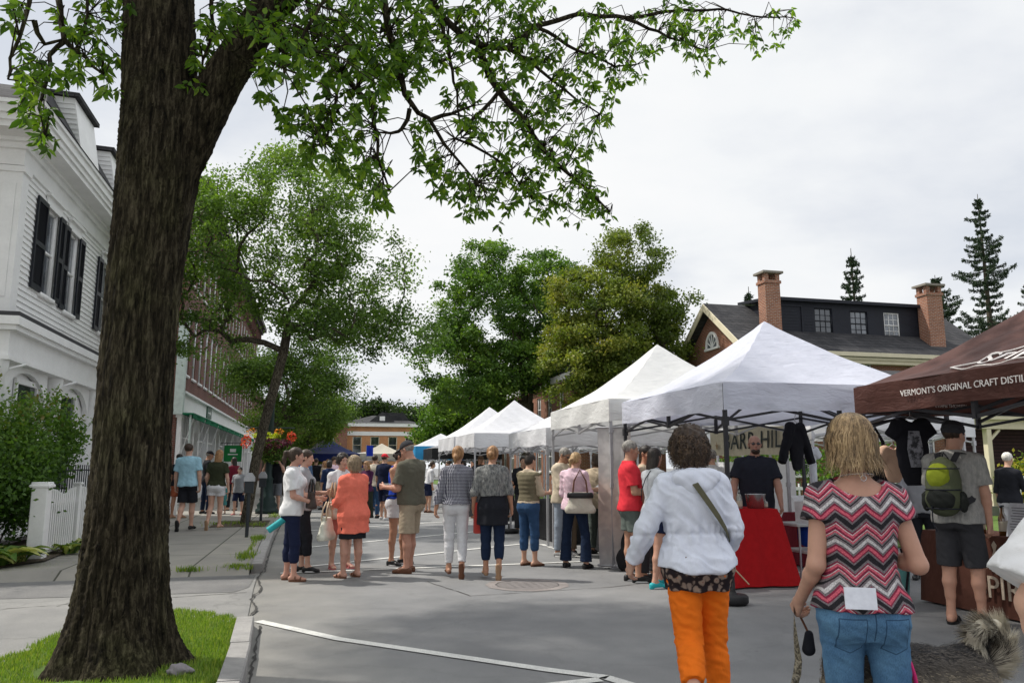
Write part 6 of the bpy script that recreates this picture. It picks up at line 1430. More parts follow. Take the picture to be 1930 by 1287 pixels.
hang_tee('black jacket hanging on the dark pole right of the vendor', tuple(dep(1498, 797, 11.0)), .30, .66, BF, 20, .3, 'jacket', .2, name='hanging_jacket')
hang_tee('small peach top hanging beside the black tote bag', dep(1682, 842, 8.4), .22, .38, fabric('peach cloth', (.55, .36, .26)), -14, .08, 'top', name='hanging_clothing'); hang_tee('dusty pink top hanging behind the peach one', dep(1664, 845, 8.7), .18, .36, fabric('dusty pink cloth', (.35, .12, .12)), -14, .08, 'top', name='hanging_clothing'); hang_tee('white garment hanging beside the black jacket', dep(1530, 842, 11.6), .12, .75, fabric('white cloth', (.6, .62, .66)), 10, .1, 'shirt')
def bag(label, p, rz, w, d, h, mat, handle=.18, hm=None, taper=.8, name='handbag', band=None, cat='handbag', hb=.012, hw=.3):
    t = thing(name, label, cat, p, R(rz)); P = [rc((-w * .42, 0, -h * .85), (w * .42, 0, -h * .85), d * .5, d * .5, .04), rc((-w * .40 * taper, 0, -h * .1), (w * .40 * taper, 0, -h * .1), d * .3, d * .3, .06), el((0, 0, -h * .55), (w * .5, d * .5, h * .5), .05)]
    sdf_obj('pouch', P, min(.012, w * .04), mat, t, lambda Q, d_: np.maximum(np.maximum(d_ + .004 * wr(Q, 26, w), Q[:, 2]), -h - Q[:, 2]))
    if band: P2 = [rc((-w * .42 * taper, 0, -h * .12), (w * .42 * taper, 0, -h * .12), d * .36, d * .36, .06), el((0, 0, -h * .3), (w * .49, d * .5, h * .45), .05)]; sdf_obj('band', P2, .012, band, t, lambda Q, d_: np.maximum(np.maximum(d_ - .008, Q[:, 2] + .004), -h * .28 - Q[:, 2]))
    for s in (-1, 1):
        m_ = MB(); m_.tube([(-w * hw, s * d * .25, -h * .12), (-w * hw * .8, s * d * .2, handle * .5), (0, s * d * .12, handle), (w * hw * .8, s * d * .2, handle * .5), (w * hw, s * d * .25, -h * .12)], hb, 6); m_.build('strap', [hm or mat], t, False)
    return t
bag('black tote bag hanging by its straps in the tent', dep(1653, 858, 8.5), -14, .30, .08, .36, BF, .3, name='tote_bag', cat='tote bag')
mb = MB(); mb.tube([(5.45, 7.05, 2.02), (8.4, 7.05, 2.02)], .014, 6); tag(mb.build('clothes_rail', [M_FRAME]), 'thin dark rail under the brown tent edge holding hung clothes', 'rail')
# ================================================================ street furniture
M_IRON = pm('dark green iron', (.012, .03, .028), .45); M_METERG = pm('dark meter post', (.03, .035, .04), .5); M_DOME = pm('grey metal dome', (.42, .43, .45), .35, metal=.5)
for (x, y), l in (((-1.30, 16.4), 'nearest parking meter with a pale domed head on a dark post'), ((-1.36, 21.2), 'farther parking meter beside the lamp post base')):
    t = thing('parking_meter', l, 'parking meter', (x, y, .11), group='parking meters along the kerb'); mb = MB(); mb.tube([(x, y, .11), (x, y, .95)], .035, 10); mb.build('post', [M_METERG], t); mb = MB(); mb.prism([(x - .085, y - .05), (x + .085, y - .05), (x + .085, y + .05), (x - .085, y + .05)], .95, 1.18); mb.build('housing', [M_METERG], t); mb = MB(); mb.prism([(x - .105, 1.18), (x + .105, 1.18), (x + .10, 1.26), (x + .04, 1.345), (x - .04, 1.345), (x - .10, 1.26)], y - .06, y + .06, 'y'); mb.build('dome', [M_DOME], t)
LX, LY = -1.42, 24.6; t = thing('street_lamp', 'dark green cast iron lamp post with fluted base behind the slender tree', 'street lamp', (LX, LY, .11)); mb = MB(); mb.lathe([(0, 0), (.33, 0), (.33, .12), (.27, .16), (.30, .24), (.22, .34), (.24, .42), (.16, .52), (.13, .95), (.15, 1.0), (.10, 1.08), (.085, 3.2), (.11, 3.25), (.07, 3.3), (.065, 3.5)], (LX, LY, .11), 20); mb.build('post', [M_IRON], t)
mb = MB(); mb.tube([(LX - .7, LY, 2.62), (LX + .7, LY, 2.62)], .022, 6); mb.build('arm', [M_IRON], t); mb = MB(); mb.lathe([(0, 3.5), (.10, 3.52), (.13, 3.7), (.05, 3.85), (0, 3.9)], (LX, LY, .11), 14); mb.build('lantern', [M_IRON], t)
LY -= .0; t = thing('flower_basket', 'hanging flower basket with red, orange and lime blooms on the lamp post', 'flower basket', (LX, LY, 2.1)); mb = MB(); mb.lathe([(0, 0), (.3, .05), (.45, .3), (.47, .32)], (LX, LY, 1.75), 16); mb.build('basket', [pm('coir liner', (.06, .04, .02), 1)], t)
rgf = np.random.default_rng(77)
def puff(name, c, r, n, size, mat, par): 
    P = rgf.normal(0, 1, (n, 3)); P /= np.linalg.norm(P, axis=1)[:, None]; P = np.array(c) + P * rgf.uniform(.6, 1, (n, 1)) * np.array(r); fastleaf(name, P, size, mat, par, rgf)
puff('foliage', (LX + .05, LY, 1.95), (.6, .5, .40), 1700, .09, L_MID, t); puff('trailing_lime', (LX - .1, LY - .3, 2.38), (.42, .3, .1), 260, .07, leafmat('lime', [(.30, .36, .02), (.5, .55, .04)]), t)
M_RF = leafmat('red petals', [(.45, .02, .02), (.7, .06, .03), (.8, .22, .08)], .2); M_OF = leafmat('orange petals', [(.55, .10, .02), (.8, .28, .04), (.8, .5, .1)], .2); M_PF = leafmat('purple foliage', [(.05, .01, .03), (.12, .02, .05), (.2, .04, .08)], .2)
puff('red_blossom', (LX + .62, LY - .1, 2.35), (.16, .16, .18), 120, .07, M_RF, t); puff('orange_blossom', (LX + .25, LY - .25, 2.5), (.16, .14, .1), 50, .065, M_OF, t); puff('orange_blossom', (LX - .55, LY - .1, 2.5), (.15, .14, .12), 50, .065, M_OF, t); puff('purple_leaves', (LX + .1, LY - .35, 2.15), (.6, .3, .16), 450, .08, M_PF, t); puff('red_blossom', (LX - .68, LY - .1, 2.2), (.16, .2, .22), 90, .075, M_RF, t)
t = thing('pennant', 'deep blue upright flag above the distant heads', 'flag', (2.3, 38, 1.6)); mb = MB(); mb.tube([(2.2, 38, 0), (2.2, 38, 2.5)], .02, 6); mb.build('pole', [M_FRAMEW], t); mb = MB(); mb.sheet(lambda u, v: (2.2 + u * .32, 38 + .06 * math.sin(u * 5), 2.48 - v * .5), 8, 6); mb.build('cloth', [fabric('royal blue cloth', (.02, .05, .45))], t)
# ================================================================ people
def gnd(px, py, z=0.):
    d = ray(px, py); t = (z - 1.45) / d.z; return (t * d.x, t * d.y, z)
def atd(px, d, z=0.):
    l = (px - 965) / FPX * d; return (l * math.cos(YAW) + d * math.sin(YAW), -l * math.sin(YAW) + d * math.cos(YAW), z)
def who(label, pos, rel, *a, **k): return person(label, pos, rel - 13.8, *a, **k)
S_L, S_T, S_D = (.52, .31, .23), (.42, .22, .14), (.34, .18, .11)
denim = lambda n, c: fabric(n, c, .14, .9, .35, 14)
def zigzag():
    m, n, b = nt('zigzag jersey'); v = coords(n); s = sep(n, v)
    wv = noise(n, v, 5, 2); x = math_(n, 'ADD', s[0], math_(n, 'MULTIPLY', math_(n, 'SUBTRACT', wv.outputs['Fac'], .5), .03))
    tri = math_(n, 'PINGPONG', math_(n, 'ADD', x, .5), .056)
    z = math_(n, 'SUBTRACT', s[2], math_(n, 'MULTIPLY', tri, .85)); z = math_(n, 'ADD', z, math_(n, 'MULTIPLY', math_(n, 'SUBTRACT', wv.outputs['Fac'], .5), .03))
    f = math_(n, 'FRACT', math_(n, 'DIVIDE', math_(n, 'ADD', z, 2), .158))
    W_, P_, D_, B_, G_ = (.50, .48, .48), (.52, .10, .14), (.20, .02, .05), (.022, .02, .024), (.17, .145, .155)
    c = ramp(n, f, [(0, D_), (.06, P_), (.13, W_), (.155, D_), (.20, G_), (.27, B_), (.36, B_), (.41, G_), (.46, D_), (.50, P_), (.58, D_), (.63, G_), (.69, W_), (.78, G_), (.84, B_), (.88, G_), (.93, P_), (.98, W_)], 'CONSTANT')
    t = noise(n, v, 190, 2); c = mixc(n, .45, c, ramp(n, t.outputs['Fac'], [(.4, (.5, .5, .5)), (.62, (1.6, 1.6, 1.6))]), 'MULTIPLY')
    lk(n, c, b.inputs['Base Color']); cloth_finish(n, b, v, .85, .4, 8); return m
def gingham():
    m, n, b = nt('small gingham'); v = coords(n); s = sep(n, v); u = math_(n, 'ADD', s[0], math_(n, 'MULTIPLY', s[1], .7))
    a = math_(n, 'GREATER_THAN', math_(n, 'FRACT', math_(n, 'MULTIPLY', u, 52)), .5); c_ = math_(n, 'GREATER_THAN', math_(n, 'FRACT', math_(n, 'MULTIPLY', s[2], 52)), .5)
    lk(n, ramp(n, math_(n, 'MULTIPLY', math_(n, 'ADD', a, c_), .5), [(0, (.50, .50, .53)), (.4, (.14, .14, .18)), (.8, (.02, .02, .035))], 'CONSTANT'), b.inputs['Base Color']); cloth_finish(n, b, v); return m
def floral():
    m, n, b = nt('dark floral print'); v = coords(n); d = noise(n, v, 9, 3); vv = n.nodes.new('ShaderNodeVectorMath'); vv.operation = 'MULTIPLY_ADD'; lk(n, d.outputs['Color'], vv.inputs[0]); vv.inputs[1].default_value = (.08, .08, .08); lk(n, v, vv.inputs[2])
    vo = n.nodes.new('ShaderNodeTexVoronoi'); vo.inputs['Scale'].default_value = 26; lk(n, vv.outputs[0], vo.inputs['Vector'])
    lk(n, ramp(n, vo.outputs['Distance'], [(0, (.20, .05, .05)), (.18, (.30, .22, .17)), (.42, (.24, .18, .15)), (.55, (.03, .02, .02)), (.8, (.02, .015, .018))]), b.inputs['Base Color']); cloth_finish(n, b, v); return m
def crinkle(name, c1, c2):
    m, n, b = nt(name); v = coords(n, 'Object', (26, 26, 9)); t = noise(n, v, 1.6, 5, .7); lk(n, ramp(n, t.outputs['Fac'], [(.36, c1), (.6, c2)]), b.inputs['Base Color']); cloth_finish(n, b, coords(n), .9, .7, 14); return m
def stripes(name, c1, c2, per=.012):
    m, n, b = nt(name); v = coords(n); s = sep(n, v); u = math_(n, 'ADD', s[0], s[1]); lk(n, ramp(n, math_(n, 'FRACT', math_(n, 'DIVIDE', u, per)), [(0, c1), (.5, c2)], 'CONSTANT'), b.inputs['Base Color']); cloth_finish(n, b, v); return m
F_WJ = fabric('white jacket cloth', (.66, .69, .78), .04, .75, .75, 8); F_WT = fabric('white tee', (.72, .72, .73), .04); F_DK = fabric('near black cloth', (.016, .017, .022)); F_ORG = fabric('orange cotton', (.80, .17, .012), .06, .85, .5, 10)
F_JEAN = denim('blue denim', (.055, .13, .24)); F_DJ = denim('dark denim', (.012, .022, .05)); F_MJ = denim('mid denim', (.03, .07, .15)); F_KH = fabric('khaki', (.36, .30, .22)); F_OL = fabric('olive jersey', (.11, .105, .08)); F_NAVY = fabric('navy cloth', (.012, .017, .045)); F_GREY = fabric('grey jersey', (.30, .31, .33)); F_LB = fabric('light blue jersey', (.30, .50, .60)); F_RED = fabric('red jersey', (.62, .035, .05)); F_COR = fabric('coral cotton', (.80, .19, .13)); F_BEI = fabric('beige linen', (.46, .38, .28)); F_DOL = fabric('dark olive', (.035, .04, .022)); F_W = fabric('white cotton', (.60, .60, .62)); F_GG = fabric('grey green cotton', (.10, .12, .11)); F_DGR = fabric('charcoal cotton', (.04, .04, .045)); F_ROY = fabric('royal blue', (.015, .05, .36)); F_MAR = fabric('maroon jersey', (.14, .015, .03)); F_PK = stripes('pink stripes', (.62, .36, .44), (.72, .62, .68)); F_TEAL = fabric('teal cotton', (.08, .30, .32))
LE_BR = pm('brown leather', (.13, .055, .03), .5); LE_BK = pm('black leather', (.015, .015, .016), .4); SOLE = pm('white sole', (.6, .6, .6), .7); LE_TAN = pm('tan suede', (.32, .2, .12), .8)
M_OLS = fabric('olive webbing', (.10, .095, .06))
def ribbon(name, pts, w, mat, parent, nrmf=None, s=1.):
    mb = MB(); V = []
    P = [Vector(p) * s for p in pts]
    for i, p in enumerate(P):
        d = (P[min(i + 1, len(P) - 1)] - P[max(i - 1, 0)]).normalized(); n_ = Vector(nrmf(pts[i]) if nrmf else (0, 1, 0)).normalized(); q = d.cross(n_).normalized() * w / 2; V += [p - q + n_ * .003, p + q + n_ * .003, p + q, p - q]
    mb.add(V, [[4 * i + a, 4 * i + (a + 1) % 4, 4 * i + 4 + (a + 1) % 4, 4 * i + 4 + a] for i in range(len(P) - 1) for a in range(4)]); return mb.build(name, [mat], parent, False)

# --- woman in the white jacket
def ex1(J, root, s):
    T = J['T']; o = J['o']; tf = lambda p: o + T @ (np.array(p) - np.array([0, 0, .93]))
    H_ = [el(tf((0, -.105, 1.43)), (.13, .05, .055), .03, T), el(tf((0, -.125, 1.375)), (.10, .035, .06), .03, T), el(tf((.10, -.10, 1.42)), (.05, .05, .045), .03, T), el(tf((-.10, -.10, 1.42)), (.05, .05, .045), .03, T)]
    sdf_obj('hood', H_, .008, F_WJ, root, lambda P, d: d + .007 * wr(P, 30, 3.), s)
    L = torso_prims(J, .018, z0=.75, z1=1.0, flare=.06, zf=1.0); 
    for n in 'LR': L.append(rc(J['H' + n], J['H' + n] + (J['K' + n] - J['H' + n]) * .35, .108, .098, .04))
    z_ = .765 + J['dz']
    sdf_obj('tunic', L, .009, floral(), root, lambda P, d: np.maximum(np.maximum(d - .006 * np.sin(np.arctan2(P[:, 0], P[:, 1]) * 12), z_ + .006 * np.sin(P[:, 0] * 40) - P[:, 2]), P[:, 2] - .98 - J['dz']), s)
    pts = [tf(p) for p in ((-.045, .05, 1.50), (-.06, -.06, 1.47), (-.03, -.165, 1.38), (.03, -.178, 1.28), (.09, -.168, 1.19), (.15, -.125, 1.11), (.20, -.03, 1.05), (.19, .08, 1.02))]
    ribbon('bag_strap', pts, .035, M_OLS, root, lambda p: (p[0] * .6, p[1] - .02, .05), s)
    strands(J, root, s, [H_BROWN, hairmat('chestnut hair', (.04, .024, .014), (.13, .08, .045))], 2600, 'curly', 3, w=.0045)
J1 = who('woman in a white hooded jacket and orange trousers walking away, dark curly hair', atd(1303, 4.75), 4, 1.695, h=.0085, sex='f', fat=1.10, skin=S_L,
    top=dict(mat=F_WJ, sleeve=1.93, off=.024, hem=.855, flare=.06, zf=1.12, neck=.05, wr=.0065, band=1.09, cuff=.008, name='jacket', straight=.45, curve=.04, fr=21, seed=2.2), bottom=dict(type='ankle', mat=F_ORG, len=1.78, off=.012, loose=.011, wr=.0045), shoes=('sandal', LE_BR), hair=('curly', H_BROWN, dict(vol=.004, rough=.009)),
    legL=((.03, -.10, -1), (-.18, -.8, -.55)), legR=((.04, .20, -1), (.06, -.05, -1)), footL=(-.1, .05, -1), armL=((-.50, .05, -1), (-.28, .5, -.95)), armR=((.30, -.10, -1), (.05, .8, -.55)), head=(2, 0, 0), lean=3, hcurl=(.35, .7), extras=ex1)
t = thing('wooden_stick', 'thin pale stick held by the woman in the white jacket', 'stick', jw(J1, J1['WR'])); mb = MB(); a = jw(J1, J1['WR'] + np.array([.0, .06, -.05])); mb.tube([a, a + Vector((.20, .05, -.18))], .004, 6); mb.build('rod', [pm('pale wood', (.5, .38, .25))], t)
# --- woman in the zigzag blouse
def ex2(J, root, s):
    strands(J, root, s, [H_STREAK, hairmat('honey hair', (.20, .12, .055), (.52, .37, .20))], 2600, 'bob', 5, .225, .004)
    C = J['N']; mb = MB(); mb.tube([(C + np.array([.068 * math.sin(a), -.02 - .062 * math.cos(a), .035 + .012 * math.cos(a)])) * s for a in np.linspace(0, 2 * math.pi, 22)], .0022, 5); mb.tube([(C + np.array([.012 * math.cos(a), -.09, .028 + .012 * math.sin(a)])) * s for a in np.linspace(0, 6.28, 12)], .002, 5); mb.build('necklace', [M_TIN], root, False)
    T = J['T']; o = J['o']; tf = lambda p: o + T @ (np.array(p) - np.array([0, 0, .93])); g = J['fat']
    mb = MB(); mb.add([tf(p) * s for p in ((-.12, -.166, .935), (.005, -.170, .935), (.005, -.160, 1.02), (-.12, -.156, 1.02), (-.12, -.172, .935), (.005, -.176, .935), (.005, -.166, 1.02), (-.12, -.162, 1.02))], [[3, 2, 1, 0], [4, 5, 6, 7], [0, 1, 5, 4], [2, 3, 7, 6], [1, 2, 6, 5], [3, 0, 4, 7]]); mb.build('pocket_paper', [pm('white paper', (.72, .74, .82), .6)], root, False)
def jeansback():
    """denim with stitched yoke, centre seam and pocket outlines"""
    m, n, b = nt('washed stretch denim'); v = coords(n); s = sep(n, v); t = noise(n, v, 7, 5, .6); g = noise(n, coords(n, 'Object', (300, 300, 120)), 1, 2)
    c = ramp(n, t.outputs['Fac'], [(.3, (.05, .12, .23)), (.7, (.11, .23, .36))]); c = mixc(n, .5, c, ramp(n, g.outputs['Fac'], [(.35, (.65, .65, .68)), (.65, (1.3, 1.3, 1.3))]), 'MULTIPLY')
    ax = math_(n, 'ABSOLUTE', s[0]); L = lambda val, w: math_(n, 'LESS_THAN', math_(n, 'ABSOLUTE', val), w); back = math_(n, 'LESS_THAN', s[1], -.01)
    z0 = lambda a, c_: math_(n, 'MULTIPLY', math_(n, 'GREATER_THAN', s[2], a), math_(n, 'LESS_THAN', s[2], c_)); x0 = lambda a, c_: math_(n, 'MULTIPLY', math_(n, 'GREATER_THAN', ax, a), math_(n, 'LESS_THAN', ax, c_))
    e = L(s[0], .0025); e = math_(n, 'MULTIPLY', e, z0(.78, .93))
    for a, q, m_ in ((math_(n, 'SUBTRACT', ax, .035), None, z0(.745, .865)), (math_(n, 'SUBTRACT', ax, .135), None, z0(.745, .865)), (math_(n, 'SUBTRACT', s[2], .865), None, x0(.035, .135)), (math_(n, 'SUBTRACT', math_(n, 'ADD', s[2], math_(n, 'MULTIPLY', math_(n, 'ABSOLUTE', math_(n, 'SUBTRACT', ax, .085)), -.4)), .728), None, x0(.035, .135)), (math_(n, 'SUBTRACT', math_(n, 'SUBTRACT', s[2], math_(n, 'MULTIPLY', ax, .22)), .885), None, x0(0, .2))):
        e = math_(n, 'MAXIMUM', e, math_(n, 'MULTIPLY', L(a, .0022), m_))
    e = math_(n, 'MULTIPLY', e, back); c = mixc(n, math_(n, 'MULTIPLY', e, .75), c, (.02, .045, .09)); lk(n, c, b.inputs['Base Color']); cloth_finish(n, b, v, .85, .5, 13); return m
J2 = who('woman in a red, black and white zigzag blouse and blue jeans seen from behind', atd(1598, 3.3), -2, 1.66, h=.007, sex='f', fat=.96, skin=(.50, .28, .20),
    top=dict(mat=zigzag(), sleeve=.34, off=.016, hem=.915, flare=.12, zf=1.06, neck=.125, neckc=(0, -.05, .07), cuff=.02, name='blouse', wr=.003, straight=.55, fr=18, seed=.7), bottom=dict(type='jeans', mat=jeansback(), off=.007, loose=.004, wr=.0028, waist=.99), shoes=('flat', LE_BK), hair=('bob', H_STREAK, dict(vol=.006, zmin=-.105)),
    legL=((.03, .1, -1), (0, -.05, -1)), legR=((.03, -.05, -1), (0, -.25, -1)), armL=((-.16, -.12, -1), (-.1, .75, -.75)), armR=((.26, -.16, -1), (-.42, .95, .12)), lean=2, head=(4, 6, 0), hcurl=(.85, .6), extras=ex2, sh=.155)
# --- figure cut by the right edge
J3 = who('person cut by the right edge, white t-shirt sleeve and bare arm in view', atd(2108, 2.13), 0, 1.67, h=.009, sex='m', fat=1.0, skin=(.60, .36, .26), top=dict(mat=F_WT, sleeve=.86, off=.034, hem=.82, cuff=.06, name='t-shirt', wr=.003), bottom=dict(type='long shorts', mat=F_GREY), shoes=('shoe', LE_BK), hair=('short', H_BROWN), armL=((-.56, .02, -1), (.30, .15, -1)), armR=((.2, 0, -1), (0, .2, -1)))
# --- man with the backpack
PL = crinkle('grey plaid', (.26, .26, .25), (.36, .35, .33))
J4 = who('man in a grey shirt and beanie with a green backpack at the brown table', (5.93, 6.36, 0), -50, 1.88, h=.0095, sex='m', fat=1.02, skin=(.50, .27, .19), top=dict(mat=PL, sleeve=.72, off=.022, hem=.84, straight=.6, name='shirt'), bottom=dict(type='long shorts', mat=F_DGR, len=.98, loose=.03), shoes=('sandal', LE_BK), hair=('short', H_BROWN), hat=('beanie', F_DGR), armL=((-.2, .3, -1), (.2, .9, -.2)), armR=((.16, .05, -1), (.0, .10, -1)), head=(8, -20, 0), lean=5)
def bp():
    t = thing('backpack', 'lime green and grey hiking backpack on the man in the beanie', 'backpack', tuple(J4['pos']), R(J4['rz'])); s = J4['s']
    T = lambda x, y, z: np.array([x, y, z]); P = [el(T(0, -.245, 1.22), (.145, .105, .22), .03), el(T(0, -.26, 1.08), (.15, .11, .15), .04)]
    sdf_obj('pack', P, .009, fabric('grey green nylon', (.075, .085, .05)), t, lambda Q, d: d + .004 * wr(Q, 30, 1.), s)
    sdf_obj('front_panel', [el(T(-.01, -.31, 1.27), (.10, .06, .12), .03)], .008, fabric('lime nylon', (.20, .24, .02)), t, lambda Q, d: d + .003 * wr(Q, 40, 1.), s)
    sdf_obj('lower_pocket', [el(T(0, -.32, 1.08), (.12, .07, .10), .03), el(T(-.15, -.25, 1.06), (.04, .05, .09), .02), el(T(.15, -.25, 1.06), (.04, .05, .09), .02)], .009, fabric('black nylon mesh', (.02, .022, .02)), t, lambda Q, d: d + .006 * wr(Q, 45, 1.), s)
    for q in (-1, 1): ribbon('shoulder_strap', [(q * .06, -.16, 1.40), (q * .085, -.11, 1.475), (q * .10, -.02, 1.475), (q * .11, .09, 1.42), (q * .125, .14, 1.30), (q * .17, .08, 1.17), (q * .165, -.08, 1.08), (q * .13, -.18, 1.04)], .055, F_DGR, t, lambda p: (p[0] * .3, p[1] + .01, .12 if p[2] > 1.3 else 0), s)
    m_ = MB(); m_.tube([T(-.03, -.17, 1.42) * s, T(0, -.19, 1.48) * s, T(.03, -.17, 1.42) * s], .007, 6); m_.tube([T(-.06, -.37, 1.02) * s, T(-.07, -.35, .88) * s, T(-.05, -.33, .80) * s], .006, 5); m_.build('loop', [M_BLACK], t, False)
    m_ = MB(); 
    for zz in (1.0, 1.16, 1.34): m_.tube([(.15 * math.sin(a) * s, (-.25 - .115 * math.cos(a)) * s, zz * s) for a in np.linspace(-1.4, 1.4, 12)], .006, 5)
    m_.build('compression_strap', [M_BLACK], t, False)
bp()
# --- vendor
J5 = who('bearded vendor in a dark t-shirt and sunglasses standing behind the red table', (5.86, 9.8, 0), 172, 1.88, h=.0115, sex='m', fat=1.14, skin=(.46, .25, .18), top=dict(mat=fabric('charcoal tee', (.022, .024, .034)), sleeve=.72, off=.02, hem=.8, straight=.8, name='t-shirt', cuff=.022), bottom=dict(type='trousers', mat=F_DGR), shoes=('shoe', LE_BK), hair=('balding', H_BROWN), armL=((-.22, .32, -1), (-.05, .35, -1)), armR=((.34, .2, -1), (.10, .35, -1)), head=(-4, 0, 0), extras=lambda J, r, s: (sunglasses(J, r, s), sdf_obj('beard', [el(J['C'] + J['Rh'] @ np.array([0, .042, -.086]), (.056, .055, .042), .02, J['Rh'])], .007, H_BROWN, r, lambda P, d: np.maximum(d, -(np.sqrt((((P - A3(J['C'] + J['Rh'] @ np.array([0, .098, -.064]))) / A3((.024, .03, .012))) ** 2).sum(1)) - 1) * .01), s)))
who('person in a grey patterned shirt seen from behind beyond the vendor', (6.35, 12.0, 0), 10, 1.74, h=.014, sex='m', top=dict(mat=crinkle('grey flower shirt', (.42, .42, .44), (.62, .62, .60)), sleeve=.7), bottom=dict(type='trousers', mat=F_DJ), shoes=('shoe', LE_BK), hair=('short', H_GREY))
# --- red shirt couple
J6 = who('man in a red t-shirt and grey green shorts standing by the tall banner', gnd(1192, 1096), -84, 1.79, h=.0105, sex='m', fat=1.04, skin=(.44, .24, .16), top=dict(mat=F_RED, sleeve=.72, off=.02, hem=.86, straight=.6, name='t-shirt'), bottom=dict(type='shorts', mat=F_GG, len=.68), shoes=('shoe', LE_BK, SOLE), hair=('short', H_GREY), armL=((-.12, .25, -1), (.1, .8, -.1)), armR=((.1, .12, -1), (-.2, .9, .0)), head=(4, 0, 0), legR=((.03, .12, -1), (0, 0, -1)))
J7 = who('woman in a light grey t-shirt with long dark hair beside the red shirted man', gnd(1240, 1106), -58, 1.70, h=.0105, sex='f', skin=(.44, .24, .17), top=dict(mat=fabric('light grey tee', (.42, .44, .47)), sleeve=.6, off=.018, hem=.88, name='t-shirt'), bottom=dict(type='short shorts', mat=F_NAVY, len=.55), shoes=('shoe', pm('turquoise trainer', (.02, .35, .38), .5), SOLE), hair=('long', H_DARK), armL=((-.1, .2, -1), (.2, .8, .0)), armR=((.12, .1, -1), (0, .7, -.1)), head=(8, 0, 0), legL=((0, .25, -1), (0, .02, -1)), legR=((0, -.12, -1), (0, -.2, -1)),
    extras=lambda J, r, s: ribbon('bag_strap', [J['N'] + np.array(p) for p in ((.03, .06, .04), (.05, -.06, .03), (.0, -.13, -.10), (-.07, -.14, -.25), (-.14, -.08, -.38))], .014, F_DK, r, lambda p: (0, -1, .1), s))
who('person half hidden behind the grey shirted woman, dark hair and pale top', gnd(1222, 1092), -120, 1.74, h=.013, sex='f', skin=S_T, top=dict(mat=F_BEI, sleeve=.7), bottom=dict(type='trousers', mat=F_DGR), shoes=('shoe', LE_BK), hair=('short', H_DARK))
# --- queue at the off-white tent
J8 = who('woman in a pink striped shirt with blond ponytail and two-tone handbag', gnd(1085, 1070), -32, 1.68, h=.0105, sex='f', fat=1.04, top=dict(mat=F_PK, sleeve=1.3, off=.02, hem=.86, name='shirt', wr=.004), bottom=dict(type='jeans', mat=F_DJ, off=.006, loose=.004, flare=.045), shoes=('shoe', LE_BK), hair=('low ponytail', H_BLOND), armL=((-.15, .1, -1), (.2, .8, .2)), armR=((.2, .15, -1), (-.3, .9, .0)), head=(18, -10, 0), legL=((-.14, 0, -1), (-.03, -.03, -1)), legR=((.2, .0, -1), (.02, -.03, -1)))
p_ = jw(J8, (.18, -.17, 1.14)); bag('black and cream handbag on the shoulder of the woman in pink stripes', p_, J8['rz'] + 25, .36, .15, .30, fabric('cream canvas', (.50, .47, .40)), .32, LE_BR, band=LE_BK)
J9 = who('woman in an olive vest with dark hair in a bun and cropped jeans', gnd(997, 1066), -48, 1.66, h=.0105, sex='f', fat=1.06, top=dict(mat=F_BEI, sleeve=1.1, off=.014, hem=.95, name='shirt'), bottom=dict(type='capri', mat=F_MJ, off=.008, loose=.006), shoes=('flat', LE_BR), hair=('bun', H_DARK), armL=((-.1, .3, -1), (.2, .8, 0)), armR=((.1, .3, -1), (-.2, .8, 0)), head=(14, 0, 0), legR=((.04, .06, -1), (0, 0, -1)),
    extras=lambda J, r, s: sdf_obj('vest', torso_prims(J, .026, z0=.98, z1=1.42), .012, fabric('olive quilting', (.15, .13, .085)), r, lambda P, d: np.maximum(np.maximum(d - .003 * np.sin(P[:, 2] * 90), .99 + J['dz'] - P[:, 2]), P[:, 2] - 1.44 - J['dz']), s))
who('man with grey hair and sunglasses in a cream jacket among the queue', gnd(1062, 1048), -128, 1.78, h=.012, sex='m', skin=S_D, top=dict(mat=fabric('cream jacket cloth', (.55, .47, .36)), sleeve=1.9, off=.03, hem=.84, name='jacket', straight=.7), bottom=dict(type='jeans', mat=fabric('pale denim', (.26, .30, .36))), shoes=('shoe', pm('grey trainer', (.3, .3, .3)), SOLE), hair=('short', H_GREY), armL=((-.1, .4, -1), (.2, .8, 0)), armR=((.1, .4, -1), (-.2, .8, 0)), head=(24, 0, 0), extras=lambda J, r, s: sunglasses(J, r, s))
who('older woman in a white blouse and khaki trousers looking down in the queue', gnd(1092, 1046), 120, 1.62, h=.012, sex='f', fat=1.1, skin=S_L, top=dict(mat=F_W, sleeve=1.3, off=.022, hem=.86, name='blouse', straight=.7), bottom=dict(type='trousers', mat=fabric('brown khaki', (.17, .13, .09))), shoes=('shoe', LE_BK, SOLE), hair=('short', H_ASH), armL=((-.1, .3, -1), (.3, .7, .2)), armR=((.1, .3, -1), (-.3, .7, .2)), head=(28, 0, 0))
who('woman in a long beige jacket partly hidden by the tall banner', gnd(1128, 1044), -40, 1.68, h=.012, sex='f', top=dict(mat=F_BEI, sleeve=1.8, off=.03, hem=.78, name='jacket', straight=.8, wr=.005), bottom=dict(type='trousers', mat=F_GG), shoes=('shoe', LE_BK), hair=('bob', H_BROWN), head=(10, 0, 0))
